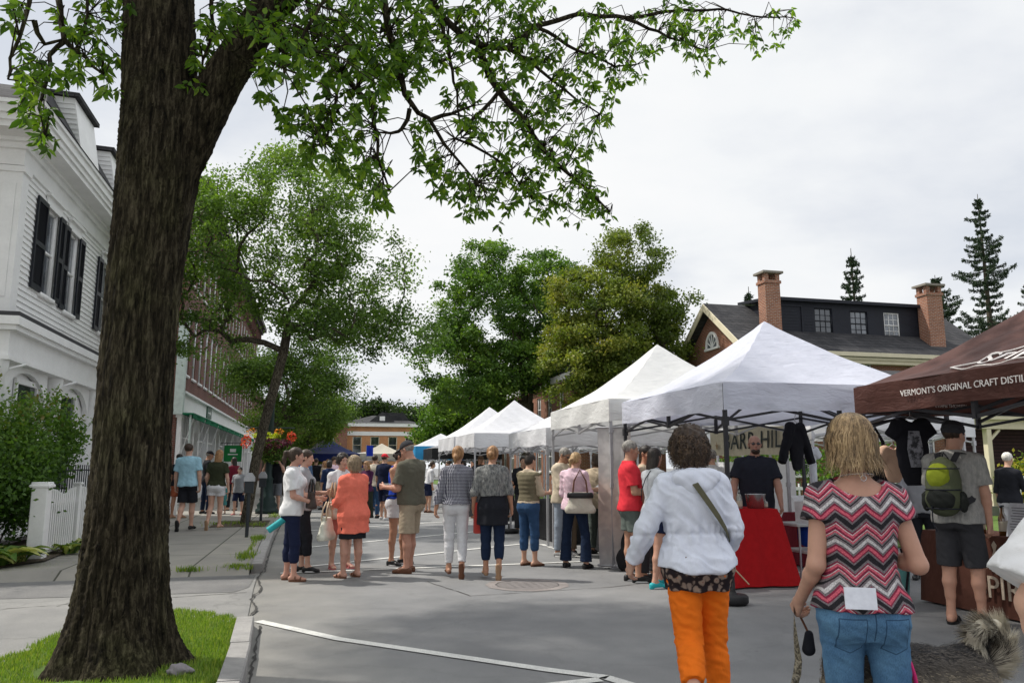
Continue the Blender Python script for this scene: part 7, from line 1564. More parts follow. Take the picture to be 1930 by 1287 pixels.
# --- two women walking away in the middle
strn = lambda n, st, l: (lambda J, r, s: strands(J, r, s, [next(o for o in r.children if o.name.startswith('hair')).data.materials[0]] * 2, n, st, 9, l, .006))
J13 = who('woman in a black and white gingham blouse and white trousers walking away', gnd(858, 1088), 3, 1.68, h=.0105, sex='f', skin=S_T, top=dict(mat=gingham(), sleeve=1.92, off=.02, hem=.93, neck=.06, name='blouse', straight=.9, flare=.1, wr=.003, cuff=.02), bottom=dict(type='ankle', mat=F_W, len=1.86, off=.008, loose=.008), shoes=('flat', LE_BR), hair=('low ponytail', H_GINGER, dict(vol=.004)), armL=((-.28, -.05, -1), (-.2, .05, -1)), armR=((.26, -.08, -1), (.12, .0, -1)), legL=((.0, .08, -1), (0, -.02, -1)), legR=((.0, .0, -1), (0, -.42, -1)), footR=(.05, .35, -.95))
J14 = who('woman in a gathered grey shirt and black skirt over dark leggings walking away', gnd(928, 1090), 0, 1.69, h=.0105, sex='f', fat=1.03, skin=S_T, top=dict(mat=crinkle('grey crinkled cotton', (.07, .075, .08), (.26, .26, .25)), sleeve=1.35, off=.024, hem=1.05, name='shirt', straight=.8, wr=.004, cuff=.02), bottom=dict(type='skirt', mat=F_DK, hem=.66, flare=.02, waist=1.1, off=.018), shoes=('flat', LE_TAN), hair=('low bun', H_GINGER, dict(vol=.004)), armL=((-.28, -.12, -1), (-.05, .3, -.6)), armR=((.30, -.05, -1), (.12, .25, -1)), legL=((.0, .08, -1), (0, -.02, -1)), legR=((.0, .0, -1), (0, -.48, -1)), footR=(.05, .3, -.95),
    extras=lambda J, r, s: sdf_obj('leggings', leg_prims(J, 'L', .013, 1.72) + leg_prims(J, 'R', .013, 1.72), .010, F_DJ, r, None, s))
t = thing('folder', 'slim red folder under the arm of the woman in the black skirt', 'folder', jw(J14, (-.22, .02, 1.0))); mb = MB(); mb.box(tuple(jw(J14, (-.24, .0, .60))), tuple(jw(J14, (-.20, .15, 1.02)))); mb.build('cover', [pm('red card', (.45, .05, .04))], t)
# --- group on the left of the road
J15 = who('woman in a coral jacket with a grey bob and white shoulder bag', gnd(662, 1088), 52, 1.60, h=.0105, sex='f', fat=1.12, skin=(.50, .27, .20), top=dict(mat=F_COR, sleeve=1.5, off=.030, hem=.62, name='jacket', straight=.9, flare=.06, wr=.005, fr=14, cuff=.02), bottom=dict(type='skirt', mat=F_DK, hem=.54), shoes=('sandal', LE_BR), hair=('bob', H_ASH, dict(vol=.014)), armL=((-.1, .15, -1), (.2, .85, -.35)), armR=((.12, .1, -1), (-.1, .9, -.2)), head=(-4, 10, 0), legL=((-.08, .08, -1), (0, 0, -1)), extras=strn(500, 'bob', .2))
p_ = jw(J15, (-.24, .30, .86)); bag('soft white handbag hanging from the arm of the woman in coral', p_, 66, .34, .14, .30, fabric('white leather', (.68, .68, .58)), .20, F_BEI, taper=.4)
J16 = who('woman with short dark curly hair in a white t-shirt facing the coral jacket', gnd(640, 1071), -140, 1.66, h=.0115, sex='f', fat=1.08, skin=S_L, top=dict(mat=F_W, sleeve=.7, off=.02, hem=.86, name='t-shirt'), bottom=dict(type='skirt', mat=fabric('pink coral cloth', (.55, .16, .13)), hem=.5), shoes=('sandal', pm('pink sandal', (.5, .15, .15))), hair=('curly', H_DARK, dict(vol=-.012, rough=.006, zmin=-.05)), armL=((-.1, .25, -1), (.3, .8, .1)), armR=((.14, .2, -1), (-.1, .9, .1)))
p_ = jw(J16, (.26, .22, 1.02)); bag('beige handbag with tan strap beside the woman in the white t-shirt', p_, 80, .32, .15, .24, fabric('beige leather', (.48, .42, .34)), .26, LE_TAN)
J17 = who('woman in a white t-shirt and navy cropped leggings with a dark ponytail', gnd(546, 1094), -78, 1.71, h=.0105, sex='f', skin=(.50, .27, .20), top=dict(mat=F_WT, sleeve=.72, off=.024, hem=.84, name='t-shirt', straight=.6, wr=.004, cuff=.02), bottom=dict(type='leggings', mat=F_NAVY, len=1.55), shoes=('sandal', LE_BR), hair=('ponytail', H_BROWN), armL=((-.08, .12, -1), (.1, .85, -.35)), armR=((.10, .15, -1), (-.15, .9, -.32)), legR=((.02, .12, -1), (0, .0, -1)), legL=((-.02, -.08, -1), (0, -.05, -1)), hcurl=(.3, .5))
who('woman in black leggings and grey top just behind the one in navy leggings', gnd(566, 1078), -84, 1.70, h=.0115, sex='f', skin=S_L, top=dict(mat=F_GREY, sleeve=.6, off=.018, name='top'), bottom=dict(type='leggings', mat=F_DK, len=1.6), shoes=('shoe', LE_BK, SOLE), hair=('low bun', H_BROWN), armL=((-.1, .2, -1), (.1, .9, 0)), armR=((.1, .1, -1), (0, .9, -.2)), legR=((.02, .22, -1), (0, .05, -1)))
p_ = jw(J17, (.06, .24, 1.16)); bag('dark brown shoulder bag between the two women in leggings', p_, 100, .32, .10, .22, pm('dark brown leather', (.045, .03, .025), .5), .16, LE_BK)
t = thing('yoga_mat', 'rolled turquoise mat under the arm of the woman in navy leggings', 'mat', jw(J17, (-.05, -.2, .78))); mb = MB(); a = jw(J17, (.1, -.30, .66)); mb.tube([a, a + Vector((.28, .05, .20))], .042, 14); mb.build('roll', [pm('turquoise foam', (.03, .35, .38), .7)], t)
J19 = who('man in an olive t-shirt, khaki shorts and grey cap reading something in hand', gnd(772, 1079), 66, 1.83, h=.0105, sex='m', fat=1.1, skin=(.46, .24, .17), top=dict(mat=F_OL, sleeve=.8, off=.022, hem=.88, name='t-shirt', straight=.8, cuff=.022), bottom=dict(type='long shorts', mat=F_KH, len=.93, loose=.035), shoes=('shoe', LE_BR), hair=('short', H_GREY), hat=('cap', F_DGR), armL=((-.1, .2, -1), (.2, .9, .05)), armR=((.12, .2, -1), (-.15, .9, .05)), head=(26, 0, 0), legR=((.02, .12, -1), (0, .0, -1)))
J20 = who('tanned woman in a royal blue tank top and white shorts with black trainers', gnd(745, 1064), -108, 1.74, h=.0105, sex='f', skin=S_T, top=dict(mat=F_ROY, sleeve=0, off=.014, hem=.95, name='tank_top', tank=True, neck=.09), bottom=dict(type='short shorts', mat=F_W, len=.5), shoes=('shoe', LE_BK, SOLE), hair=('low bun', H_DARK), armL=((-.1, .2, -1), (.35, .5, .75)), armR=((.12, .2, -1), (-.2, .9, .0)), head=(22, 0, 0))
t = thing('phone', 'small white card held by the man in the olive t-shirt', 'card', jw(J19, J19['WR'])); mb = MB(); a = jw(J19, (J19['WR'] + J19['WL']) / 2 + np.array([0, .1, .03])); mb.box(tuple(a - Vector((.07, .05, .004))), tuple(a + Vector((.07, .05, .004)))); mb.build('card', [M_WHITE], t)
t = thing('waist_bag', 'black and blue waist bag tied round the woman in the blue tank top', 'waist bag', tuple(J20['pos']), R(J20['rz'])); sdf_obj('pouch', [el((0, .14, 1.0), (.13, .07, .08), .03), el((-.13, .08, .98), (.06, .08, .07), .03)], .012, F_DK, t, lambda P, d: d + .006 * wr(P, 30)); mb = MB(); mb.tube([(.19 * math.sin(a), .145 * math.cos(a) - .005, 1.03) for a in np.linspace(0, 6.283, 20)], .012, 5); mb.build('belt', [F_DK], t, False)
# --- sidewalk
SW = .11
who('man in a light blue t-shirt and black shorts walking up the sidewalk', gnd(349, 1000, SW), 4, 1.82, h=.013, sex='m', skin=S_L, top=dict(mat=F_LB, sleeve=.72, off=.022, hem=.86, name='t-shirt', straight=.7), bottom=dict(type='long shorts', mat=F_DK, len=.85), shoes=('shoe', LE_BK), hair=('short', H_BROWN), armL=((-.2, .05, -1), (-.05, .2, -1)), armR=((.2, -.05, -1), (.05, .1, -1)), legR=((0, .15, -1), (0, 0, -1)), legL=((0, -.02, -1), (0, -.62, -1)), footL=(0, .25, -1))
who('woman in a dark olive top and white shorts with wavy ginger hair on the sidewalk', gnd(403, 998, SW), 0, 1.68, h=.013, sex='f', fat=1.04, skin=S_L, top=dict(mat=F_DOL, sleeve=.6, off=.02, hem=.92, name='top', straight=.6), bottom=dict(type='short shorts', mat=F_W, len=.45, off=.014), shoes=('flat', LE_TAN), hair=('long', H_GINGER, dict(vol=.004)), armL=((-.28, -.1, -1), (.1, .3, -1)), armR=((.24, .0, -1), (.08, .2, -1)), legR=((0, .15, -1), (0, 0, -1)), legL=((0, -.02, -1), (0, -.5, -1)), footL=(0, .25, -1))
who('man in a black cap, dark top and blue jeans by the shopfront', gnd(386, 968, SW), -60, 1.82, h=.016, sex='m', skin=S_T, top=dict(mat=F_DK, sleeve=.7), bottom=dict(type='jeans', mat=F_DJ), shoes=('shoe', LE_BK, SOLE), hair=('short', H_GREY), hat=('cap', F_DK), head=(14, 0, 0))
who('person in black mostly hidden right behind the big trunk', gnd(332, 976, SW), -20, 1.7, h=.016, sex='f', skin=S_T, top=dict(mat=F_DK, sleeve=.7), bottom=dict(type='shorts', mat=fabric('rust cloth', (.35, .10, .05))), shoes=('flat', LE_TAN), hair=('short', H_DARK))
who('woman in a maroon top and black trousers farther up the sidewalk', gnd(437, 962, SW), 60, 1.66, h=.018, sex='f', top=dict(mat=F_MAR, sleeve=1.8), bottom=dict(type='trousers', mat=F_DK), shoes=('flat', LE_BK), hair=('long', H_DARK))
who('boy in a grey t-shirt and navy shorts walking towards the camera', gnd(448, 970, SW), 178, 1.34, h=.014, sex='m', skin=S_L, top=dict(mat=F_GREY, sleeve=.75, off=.03, hem=.8), bottom=dict(type='long shorts', mat=F_NAVY), shoes=('flat', pm('pink shoe', (.5, .12, .15))), hair=('short', H_DARK))
who('toddler in teal beyond the woman in white shorts', gnd(420, 968, SW), 170, .86, h=.016, sex='m', skin=S_L, top=dict(mat=F_TEAL, sleeve=.7, off=.05, hem=.75), bottom=dict(type='long shorts', mat=F_TEAL), shoes=('flat', LE_BK), hair=('short', H_BROWN))
def camx(J, r, s): 
    t = thing('camera', 'black camera held to the face of the photographer by the lamp post', 'camera', tuple(J['pos']), R(J['rz'])); c = (J['C'] + np.array([0, .13, .01])) * s; mb = MB(); mb.bev((c[0] - .06, c[1] - .03, c[2] - .04), (c[0] + .06, c[1] + .03, c[2] + .04), .008); mb.build('body', [M_BLACK], t, False); mb = MB(); mb.tube([(c[0], c[1] + .03, c[2]), (c[0], c[1] + .12, c[2])], .033, 10); mb.build('lens', [M_BLACK], t, False)
who('photographer in a black sleeveless top and grey shorts taking a picture', gnd(517, 966, SW), 176, 1.76, h=.015, sex='m', skin=S_L, top=dict(mat=F_DK, sleeve=0, off=.02, hem=.84), bottom=dict(type='long shorts', mat=fabric('grey plaid shorts', (.14, .15, .17))), shoes=('shoe', LE_BK), hair=('short', H_BROWN), armL=((-.35, .55, -.55), (.35, .35, 1)), armR=((.35, .55, -.55), (-.35, .35, 1)), extras=camx)
# --- middle distance
who('woman in a white blouse and rolled sleeves bending towards the tents', gnd(806, 966), -70, 1.66, h=.016, sex='f', top=dict(mat=F_W, sleeve=1.3, off=.025, hem=.95, straight=.7), bottom=dict(type='shorts', mat=F_NAVY, len=.8), shoes=('shoe', LE_BR), hair=('low ponytail', H_BROWN), lean=12, head=(10, 0, 0))
who('man in a dark suit jacket and brown cap under the sharp peaked tent', gnd(905, 975), -150, 1.78, h=.016, sex='m', skin=S_D, top=dict(mat=F_DK, sleeve=1.9, off=.03, name='jacket'), bottom=dict(type='trousers', mat=F_DK), shoes=('shoe', LE_BK), hair=('short', H_BROWN), hat=('cap', fabric('brown felt', (.08, .05, .03))))
who('person with a round dark afro in a dark top under the tents', gnd(872, 968), 160, 1.66, h=.016, sex='f', skin=S_D, top=dict(mat=F_DGR, sleeve=.8), bottom=dict(type='trousers', mat=F_DK), shoes=('shoe', LE_BK), hair=('curly', H_DARK))
who('woman holding a plate, maroon and navy top over a long dark skirt', gnd(689, 985), 150, 1.62, h=.015, sex='f', top=dict(mat=fabric('navy maroon cloth', (.07, .02, .06)), sleeve=1.2), bottom=dict(type='skirt', mat=fabric('dark green skirt', (.02, .025, .018)), hem=.15, flare=.03), shoes=('flat', LE_BK), hair=('long', H_GINGER), armL=((-.1, .3, -1), (.2, .9, .1)), armR=((.1, .3, -1), (-.2, .9, .1)), head=(15, 0, 0))
who('man in a cream shirt right behind the woman with the plate', gnd(704, 976), -20, 1.8, h=.016, sex='m', top=dict(mat=fabric('cream shirt', (.56, .50, .42)), sleeve=.8), bottom=dict(type='jeans', mat=F_MJ), shoes=('shoe', LE_BK), hair=('short', H_BROWN))
who('man in navy shirt and navy shorts with white trainers', gnd(722, 980), -30, 1.82, h=.016, sex='m', top=dict(mat=F_NAVY, sleeve=.8), bottom=dict(type='long shorts', mat=F_NAVY), shoes=('shoe', pm('white trainer', (.6, .6, .6)), SOLE), hair=('short', H_BROWN), hat=('cap', F_RED))
who('woman in a dark blue dress-like top and slim jeans walking away', gnd(618, 972), 20, 1.66, h=.016, sex='f', top=dict(mat=fabric('ink blue cloth', (.02, .035, .09)), sleeve=1.2, hem=.72), bottom=dict(type='jeans', mat=F_DJ), shoes=('flat', LE_BR), hair=('bob', H_DARK), legR=((0, .25, -1), (0, 0, -1)))
who('man in a black t-shirt and khaki shorts in the distance', gnd(592, 950), -10, 1.8, h=.02, sex='m', top=dict(mat=F_DK, sleeve=.8), bottom=dict(type='long shorts', mat=F_KH), shoes=('shoe', LE_BK), hair=('short', H_BROWN))
who('man in a denim blue shirt right of the photographer', gnd(572, 958), 10, 1.82, h=.018, sex='m', top=dict(mat=fabric('denim shirt', (.09, .15, .26)), sleeve=1.5), bottom=dict(type='trousers', mat=F_DJ), shoes=('shoe', LE_BK), hair=('short', H_DARK))
FARC = [F_ROY, F_RED, F_W, F_GREY, F_DK, F_LB, F_MAR, F_TEAL, F_BEI, F_NAVY, F_PK, F_OL, F_COR]; FARN = ['royal blue', 'red', 'white', 'grey', 'black', 'light blue', 'maroon', 'teal', 'beige', 'navy', 'pink striped', 'olive', 'coral']
FBN = [('jeans', F_MJ, 'blue jeans'), ('long shorts', F_KH, 'khaki shorts'), ('trousers', F_DK, 'black trousers'), ('shorts', F_W, 'white shorts'), ('skirt', F_DGR, 'a grey skirt'), ('trousers', F_BEI, 'beige trousers')]
rf = random.Random(42); used = set()
for i in range(34):
    while True:
        a, b_ = rf.randrange(13), rf.randrange(6)
        if (a, b_) not in used: used.add((a, b_)); break
    y = rf.uniform(27, 52); px = rf.uniform(572, 800 - (y - 27) * 1.2); x, yy, _ = atd(px, y); sx = 'm' if b_ in (1,) or rf.random() < .4 else 'f'; hr = rf.choice([H_BROWN, H_DARK, H_BLOND, H_GREY, H_GINGER]); hs = rf.choice(['short', 'short', 'bob', 'long', 'ponytail']) if sx == 'f' else 'short'
    if x > 3.9: x = rf.uniform(.5, 3.5)
    person('distant figure in the crowd, %s top with %s' % (FARN[a], FBN[b_][2]), (x, yy, 0), rf.uniform(0, 360), rf.uniform(1.6, 1.84) if sx == 'm' else rf.uniform(1.56, 1.74), h=.026, sex=sx, skin=rf.choice([S_L, S_T, S_D]), top=dict(mat=FARC[a], sleeve=rf.choice([.7, .7, 1.8]), off=.02), bottom=dict(type=FBN[b_][0], mat=FBN[b_][1]), shoes=('shoe', LE_BK), hair=(hs, hr), legR=((0, rf.uniform(0, .3), -1), (0, -.1, -1)), armR=((.15, rf.uniform(0, .4), -1), (0, rf.uniform(.1, .8), -.7)), group='people crowding the far street')
for px, d, l, tp, bt, hr, rl in ((1722, 10.6, 'person in white top and black trousers seen below the hung t-shirt', F_GREY, F_DK, H_DARK, 150), (1886, 13.5, 'white haired woman in a black cardigan by the porch railing', F_DK, F_W, H_WHITE, -60), (1652, 15., 'person in a dusty pink top beyond the hung clothes', fabric('rose cloth', (.42, .14, .17)), F_DJ, H_BROWN, 30), (848, 30., 'person in black at the dark tent far down the row', F_DK, F_DK, H_BROWN, 90), (930, 20., 'person in a tan coat under the white tents between the walkers', F_BEI, F_DJ, H_GREY, 100), (985, 18., 'vendor in a black apron inside the low white tent', F_DK, F_DGR, H_DARK, 170), (1150, 13.0, 'vendor in a grey shirt inside the off-white tent', F_GREY, F_DK, H_BROWN, 120)):
    pos = atd(px, d); who(l, pos, rl, 1.70, h=.016, sex='f' if px in (1886, 1652) else 'm', top=dict(mat=tp, sleeve=1.3), bottom=dict(type='trousers', mat=bt), shoes=('shoe', LE_BK), hair=('short', hr), armR=((.2, .3, -1), (0, .9, 0)))
# --- things held by the zigzag woman
def leash():
    W_ = J2['WL'] + J2['fdL'] * .07; t = thing('dog_leash', 'brown patterned leash dangling from the hand of the woman in zigzag', 'leash', jw(J2, W_)); P = [np.array(W_) + np.array(p) for p in ((.02, .03, .02), (0, 0, .03), (-.015, -.02, -.02), (-.01, -.01, -.12), (.0, .0, -.22), (-.01, .0, -.28), (-.03, .0, -.34), (-.035, 0, -.40))]
    mb = MB(); V = []
    for i, p in enumerate(P):
        a = .3 + .5 * i; q = np.array([math.cos(a), math.sin(a), 0]) * .017; V += [jw(J2, p - q), jw(J2, p + q)]
    V2 = [v + Vector((.0, -.002, 0)) for v in V]; k = len(V); mb.add(V + V2, [[2 * i, 2 * i + 1, 2 * i + 3, 2 * i + 2] for i in range(len(P) - 1)] + [[k + 2 * i, k + 2 * i + 2, k + 2 * i + 3, k + 2 * i + 1] for i in range(len(P) - 1)])
    m, n, b = nt('leash webbing'); v = coords(n, 'Object', (60, 60, 60)); t_ = noise(n, v, 1.5, 2); lk(n, ramp(n, t_.outputs['Fac'], [(.45, (.05, .04, .025)), (.55, (.22, .19, .13))]), b.inputs['Base Color']); mb.build('webbing', [m], t)
    c = W_ + np.array([.06, .02, -.06]); mb = MB(); mb.tube([jw(J2, W_ + np.array([.01, .02, 0])), jw(J2, c + np.array([.0, 0, -.05]))], .005, 6); t2 = thing('pouch', 'small black bag hanging beside the leash', 'pouch', jw(J2, c)); mb.build('cord', [LE_BR], t2); sdf_obj('sack', [rc((.0, 0, -.05), (-.005, 0, -.11), .018, .028, .02)], .006, F_DK, t2)
leash()
t = thing('shoulder_bag', 'black crossbody strap and turquoise bottle at the hip of the zigzag woman', 'bag', tuple(J2['pos']), R(J2['rz'])); o = sdf_obj('bottle', [rc((.185, .04, .90), (.185, .04, .97), .03, .03, .01)], .008, pm('turquoise plastic', (.20, .52, .50), .4), t, None, J2['s']); ribbon('strap', [(.20, .02, 1.0), (.205, .0, 1.08), (.19, .02, 1.18)], .015, F_DK, t, lambda p: (1, 0, 0), J2['s'])
# --- dog
def dog():
    pos = atd(1695, 3.52); t = thing('dog', 'grey and black husky-like dog with a curled pale tail and pink harness', 'dog', pos, R(90 - 13.8 + 2)); t.scale = (1.1, .84, 1.1)
    P = [el((0, .02, .50), (.125, .30, .135), .06), el((0, .20, .50), (.125, .16, .165), .06), el((0, -.24, .50), (.115, .14, .135), .06), rc((0, .30, .54), (0, .38, .56), .10, .08, .05), el((0, .42, .55), (.07, .08, .075), .04), rc((0, .46, .52), (0, .515, .44), .04, .026, .02)]
    for s in (-1, 1):
        P += [rc((s * .075, .22, .44), (s * .08, .20, .24), .06, .035, .03), rc((s * .08, .20, .24), (s * .08, .22, .06), .032, .025, .02), rc((s * .08, .22, .05), (s * .08, .26, .03), .032, .028, .015),
              rc((s * .075, -.26, .46), (s * .085, -.18, .30), .08, .05, .04), rc((s * .085, -.18, .30), (s * .085, -.33, .20), .045, .028, .02), rc((s * .085, -.33, .20), (s * .085, -.30, .05), .026, .022, .02), rc((s * .085, -.30, .045), (s * .085, -.25, .03), .03, .027, .015),
              rc((s * .045, .40, .60), (s * .06, .37, .66), .026, .006, .01)]
    m, n, b = nt('dog fur'); v = coords(n); s_ = sep(n, v); d = noise(n, v, 9, 4); f = math_(n, 'ADD', s_[2], math_(n, 'MULTIPLY', math_(n, 'SUBTRACT', d.outputs['Fac'], .5), .10)); st = noise(n, coords(n, 'Object', (90, 24, 90)), 1, 4, .8)
    c = ramp(n, f, [(.40, (.42, .37, .28)), (.50, (.17, .145, .11)), (.58, (.06, .052, .045)), (.63, (.022, .02, .022))]); c = mixc(n, .6, c, ramp(n, st.outputs['Fac'], [(.3, (.5, .5, .5)), (.7, (1.7, 1.65, 1.6))]), 'MULTIPLY'); lk(n, c, b.inputs['Base Color']); b.inputs['Roughness'].default_value = .8; bump(n, b, st.outputs['Fac'], .7, .02)
    body = sdf_obj('body', P, .012, m, t, lambda Q, d_: d_ + .004 * wr(Q, 60))
    rg = np.random.default_rng(4)
    def fur(base, nrm_, flow, L, mats, mi, name, par, w=.0028):
        n_ = len(base); V = np.zeros((n_, 6, 3)); sd_ = np.cross(flow, nrm_); sd_ /= np.linalg.norm(sd_, axis=1)[:, None] + 1e-9
        for k in range(3):
            u = k / 2; c_ = base + flow * (L * u)[:, None] + nrm_ * (L * .10 * math.sin(u * 2))[:, None]; V[:, 2 * k] = c_ - sd_ * w * (1 - .85 * u) / 2; V[:, 2 * k + 1] = c_ + sd_ * w * (1 - .85 * u) / 2
        b_ = np.arange(n_)[:, None] * 6; F = np.concatenate([b_ + [0, 1, 3, 2], b_ + [2, 3, 5, 4]]); return link(name, mesh_np(name, V.reshape(-1, 3), F, mats, np.concatenate([mi, mi]), smooth=True), par)
    me = body.data; nv = len(me.vertices); co = np.zeros(nv * 3); me.vertices.foreach_get('co', co); co = co.reshape(-1, 3); no = np.zeros(nv * 3); me.vertices.foreach_get('normal', no); no = no.reshape(-1, 3)
    sel = rg.choice(np.nonzero(co[:, 2] > .34)[0], 24000); B = co[sel] + rg.normal(0, .005, (24000, 3)); N_ = no[sel]; fl = np.array([0, -1, -.35]) + rg.normal(0, .2, (24000, 3)); fl -= N_ * (fl * N_).sum(1)[:, None]; fl /= np.linalg.norm(fl, axis=1)[:, None] + 1e-9
    zj = B[:, 2] + rg.normal(0, .018, 24000); mi = np.where(zj > .625, 0, np.where(zj > .54, 1, np.where(zj > .45, 2, 3))) * (rg.random(24000) > .05)
    mats = [pm('black fur', (.018, .016, .016), .7), pm('grey fur', (.11, .095, .08), .7), pm('tan fur', (.26, .22, .16), .7), pm('cream fur', (.55, .50, .40), .7)]
    fur(B, N_, fl, rg.uniform(.012, .026, 24000), mats, mi.clip(0, 3), 'coat', body)
    tp = [(0, -.34, .55), (0, -.40, .565), (0, -.445, .60), (0, -.445, .65), (0, -.41, .69), (0, -.345, .69), (0, -.30, .66), (0, -.295, .62)]; TP = [rc(tp[i], tp[i + 1], .034, .034 if i < 5 else .026, .02) for i in range(len(tp) - 1)]
    tail = sdf_obj('tail', TP, .010, pm('cream fur', (.55, .50, .40), .7), t)
    n_ = 9000; k = rg.integers(0, len(tp) - 1, n_); u = rg.random(n_); A = np.array(tp); c_ = A[k] + (A[k + 1] - A[k]) * u[:, None]; ax = A[k + 1] - A[k]; ax /= np.linalg.norm(ax, axis=1)[:, None]; r_ = rg.normal(0, 1, (n_, 3)); r_ -= ax * (r_ * ax).sum(1)[:, None]; r_ /= np.linalg.norm(r_, axis=1)[:, None]
    cen = np.array([0, -.38, .64]); inner = ((c_ + r_ * .03 - cen) ** 2).sum(1) < ((c_ - cen) ** 2).sum(1); mi = np.where((k >= 5) & inner, 0, np.where(inner & (rg.random(n_) < .6), 1, 3)); mi = np.where((k >= 4) & (k < 6) & (rg.random(n_) < .35), 1, mi)
    fur(c_ + r_ * .03, r_, (ax * .8 + r_ * .6), rg.uniform(.03, .075, n_), mats, mi, 'tail_fur', tail)
    mb = MB()
    for y in (.115, .25): mb.tube([(.130 * math.sin(a), y + .02 * math.cos(a), .50 + .166 * math.cos(a)) for a in np.linspace(0, 6.283, 26)], .012, 6)
    for x in (-.05, .05): mb.tube([(x, .115, .652), (x, .25, .655)], .009, 6)
    mb.tube([(.13, .115, .5), (.13, .25, .52)], .009, 6); mb.tube([(-.13, .115, .5), (-.13, .25, .52)], .009, 6); mb.build('harness', [pm('pink webbing', (.62, .02, .16), .6)], t, False)
    e = MB(); e.sphere((0, .53, .42), .016, 8); e.build('nose', [M_BLACK], t, False)
dog()
print('script time', time.time() - T0)
# ================================================================ planting
# slender street tree on the sidewalk
b = (-1.66, 20.2, .11)
def leanpts(b, pts): return [np.array(b)] + [np.array(b) + np.array(p) for p in pts]
tree('street_tree', 'slender leaning street tree with open green crown by the kerb', b, leanpts(b, [(.08, .05, .6), (.16, .1, 1.4), (.33, .1, 2.4), (.55, .0, 3.4), (.72, -.1, 4.2), (.80, -.1, 4.9)]),
     [((b[0] + .3, b[1], 7.4), (2.5, 2.2, 1.8)), ((b[0] + 2.4, b[1], 6.2), (1.6, 2.0, 1.4)), ((b[0] - 1.4, b[1], 5.6), (1.6, 1.6, 1.4)), ((b[0] + .8, b[1], 8.6), (1.7, 1.6, 1.1)), ((b[0] + 3.1, b[1], 4.9), (1.7, 1.3, .6)), ((b[0] - 1.2, b[1], 7.2), (1.3, 1.5, 1.3)), ((b[0] + 1.6, b[1], 5.2), (1.3, 1.6, .7))],
     300, 56000, .09, L_GREEN, BARK2, .12, 21, .42, hollow=.15, up=.35, tintf=lambda t, rg: .45 + .12 * (t[2] - 6.5) / 2 + rg.normal(0, .16))
mb = MB(); mb.lathe([(.20, 0), (.15, .12), (.13, .5)], (b[0] + .02, b[1], b[2] - .02), 14)
b2 = (-1.9, 31., .11)
tree('street_tree', 'darker leafy street tree behind the lamp post with yellowing sprays', b2, leanpts(b2, [(0, 0, 1.5), (.1, 0, 2.8), (.3, 0, 4.0)]), [((b2[0] + .9, 31, 4.5), (2.0, 2.0, 1.5)), ((b2[0] + 1.9, 31, 4.1), (1.3, 1.6, 1.2)), ((b2[0] - .8, 30.6, 5.2), (1.1, 1.4, .9)), ((b2[0] + 1.2, 31, 5.6), (1.8, 1.6, 1.0))], 170, 32000, .10, L_GREEN, BARK2, .16, 22, .5, tintf=lambda t, rg: .4 + rg.normal(0, .2))
b3 = (-1.7, 41., .11)
tree('street_tree', 'lower lime green street tree further along the sidewalk', b3, leanpts(b3, [(0, 0, 1.4), (0, 0, 2.8)]), [((b3[0] + .6, 41, 3.6), (2.4, 2.2, 1.1)), ((b3[0] + 1.8, 41, 4.3), (1.3, 1.8, .9))], 90, 26000, .13, L_GREEN, BARK2, .15, 23, .5, tintf=lambda t, rg: .75 + rg.normal(0, .15))
b4 = (.2, 62., 0)
tree('ornamental_tree', 'small yellowing tree in front of the low brick building', b4, leanpts(b4, [(0, 0, 1.2), (0, 0, 2.2)]), [((.2, 62, 2.9), (1.3, 1.3, 1.5))], 50, 9000, .16, L_YEL, BARK2, .1, 24, .5)
# big trees on the right
b5 = (11.2, 42., 0)
tree('broad_tree', 'tall bright green spreading tree behind the white tents', b5, leanpts(b5, [(0, 0, 2), (0, 0, 4.2), (-.3, 0, 6.5), (-.5, 0, 9)]), [((b5[0] - 2.2, 42, 10.2), (3.2, 3, 2.8)), ((b5[0] - 4.2, 42, 7.8), (2.6, 2.6, 1.5)), ((b5[0] - 3.2, 41.5, 5.6), (2.8, 2.6, 1.2)), ((b5[0] + .6, 42, 11.8), (2.3, 2.6, 1.8)), ((b5[0] - 2.6, 42, 12.6), (1.6, 1.8, 1.3)), ((b5[0] + 1.2, 42, 8.0), (2.6, 2.6, 2.6)), ((b5[0] + 2.2, 43, 12.2), (1.7, 1.7, 1.3)), ((b5[0] - 1.0, 41, 7.0), (2.6, 2.4, 1.6))], 380, 72000, .18, L_MID, BARK2, .34, 31, .55, hollow=.3, tintf=lambda t, rg: .55 + rg.normal(0, .2))
b6 = (13.8, 36., 0)
tree('broad_tree', 'big olive green tree with yellowing leaves left of the brick house', b6, leanpts(b6, [(0, 0, 2), (0, 0, 4), (.2, 0, 6), (.5, 0, 8)]), [((b6[0] + .2, 36, 8.6), (3.2, 3.0, 3.2)), ((b6[0] + 1.0, 36, 12.0), (2.0, 1.9, 1.9)), ((b6[0] + 2.9, 36, 9.2), (1.8, 2.0, 1.7)), ((b6[0] - 1.6, 35.5, 6.6), (2.0, 2.0, 2.6)), ((b6[0] + 2.6, 36, 6.3), (2.2, 2.0, 1.7)), ((b6[0] + .4, 35.5, 4.9), (2.8, 2.2, 1.4)), ((b6[0] - 1.2, 36, 9.8), (1.8, 1.8, 1.6))], 380, 86000, .16, L_OLIVE, BARK2, .32, 32, .52, hollow=.3, tintf=lambda t, rg: .42 - .16 * (t[0] - 13.8) / 2.5 + rg.normal(0, .17))
b7 = (11.2, 56., 0)
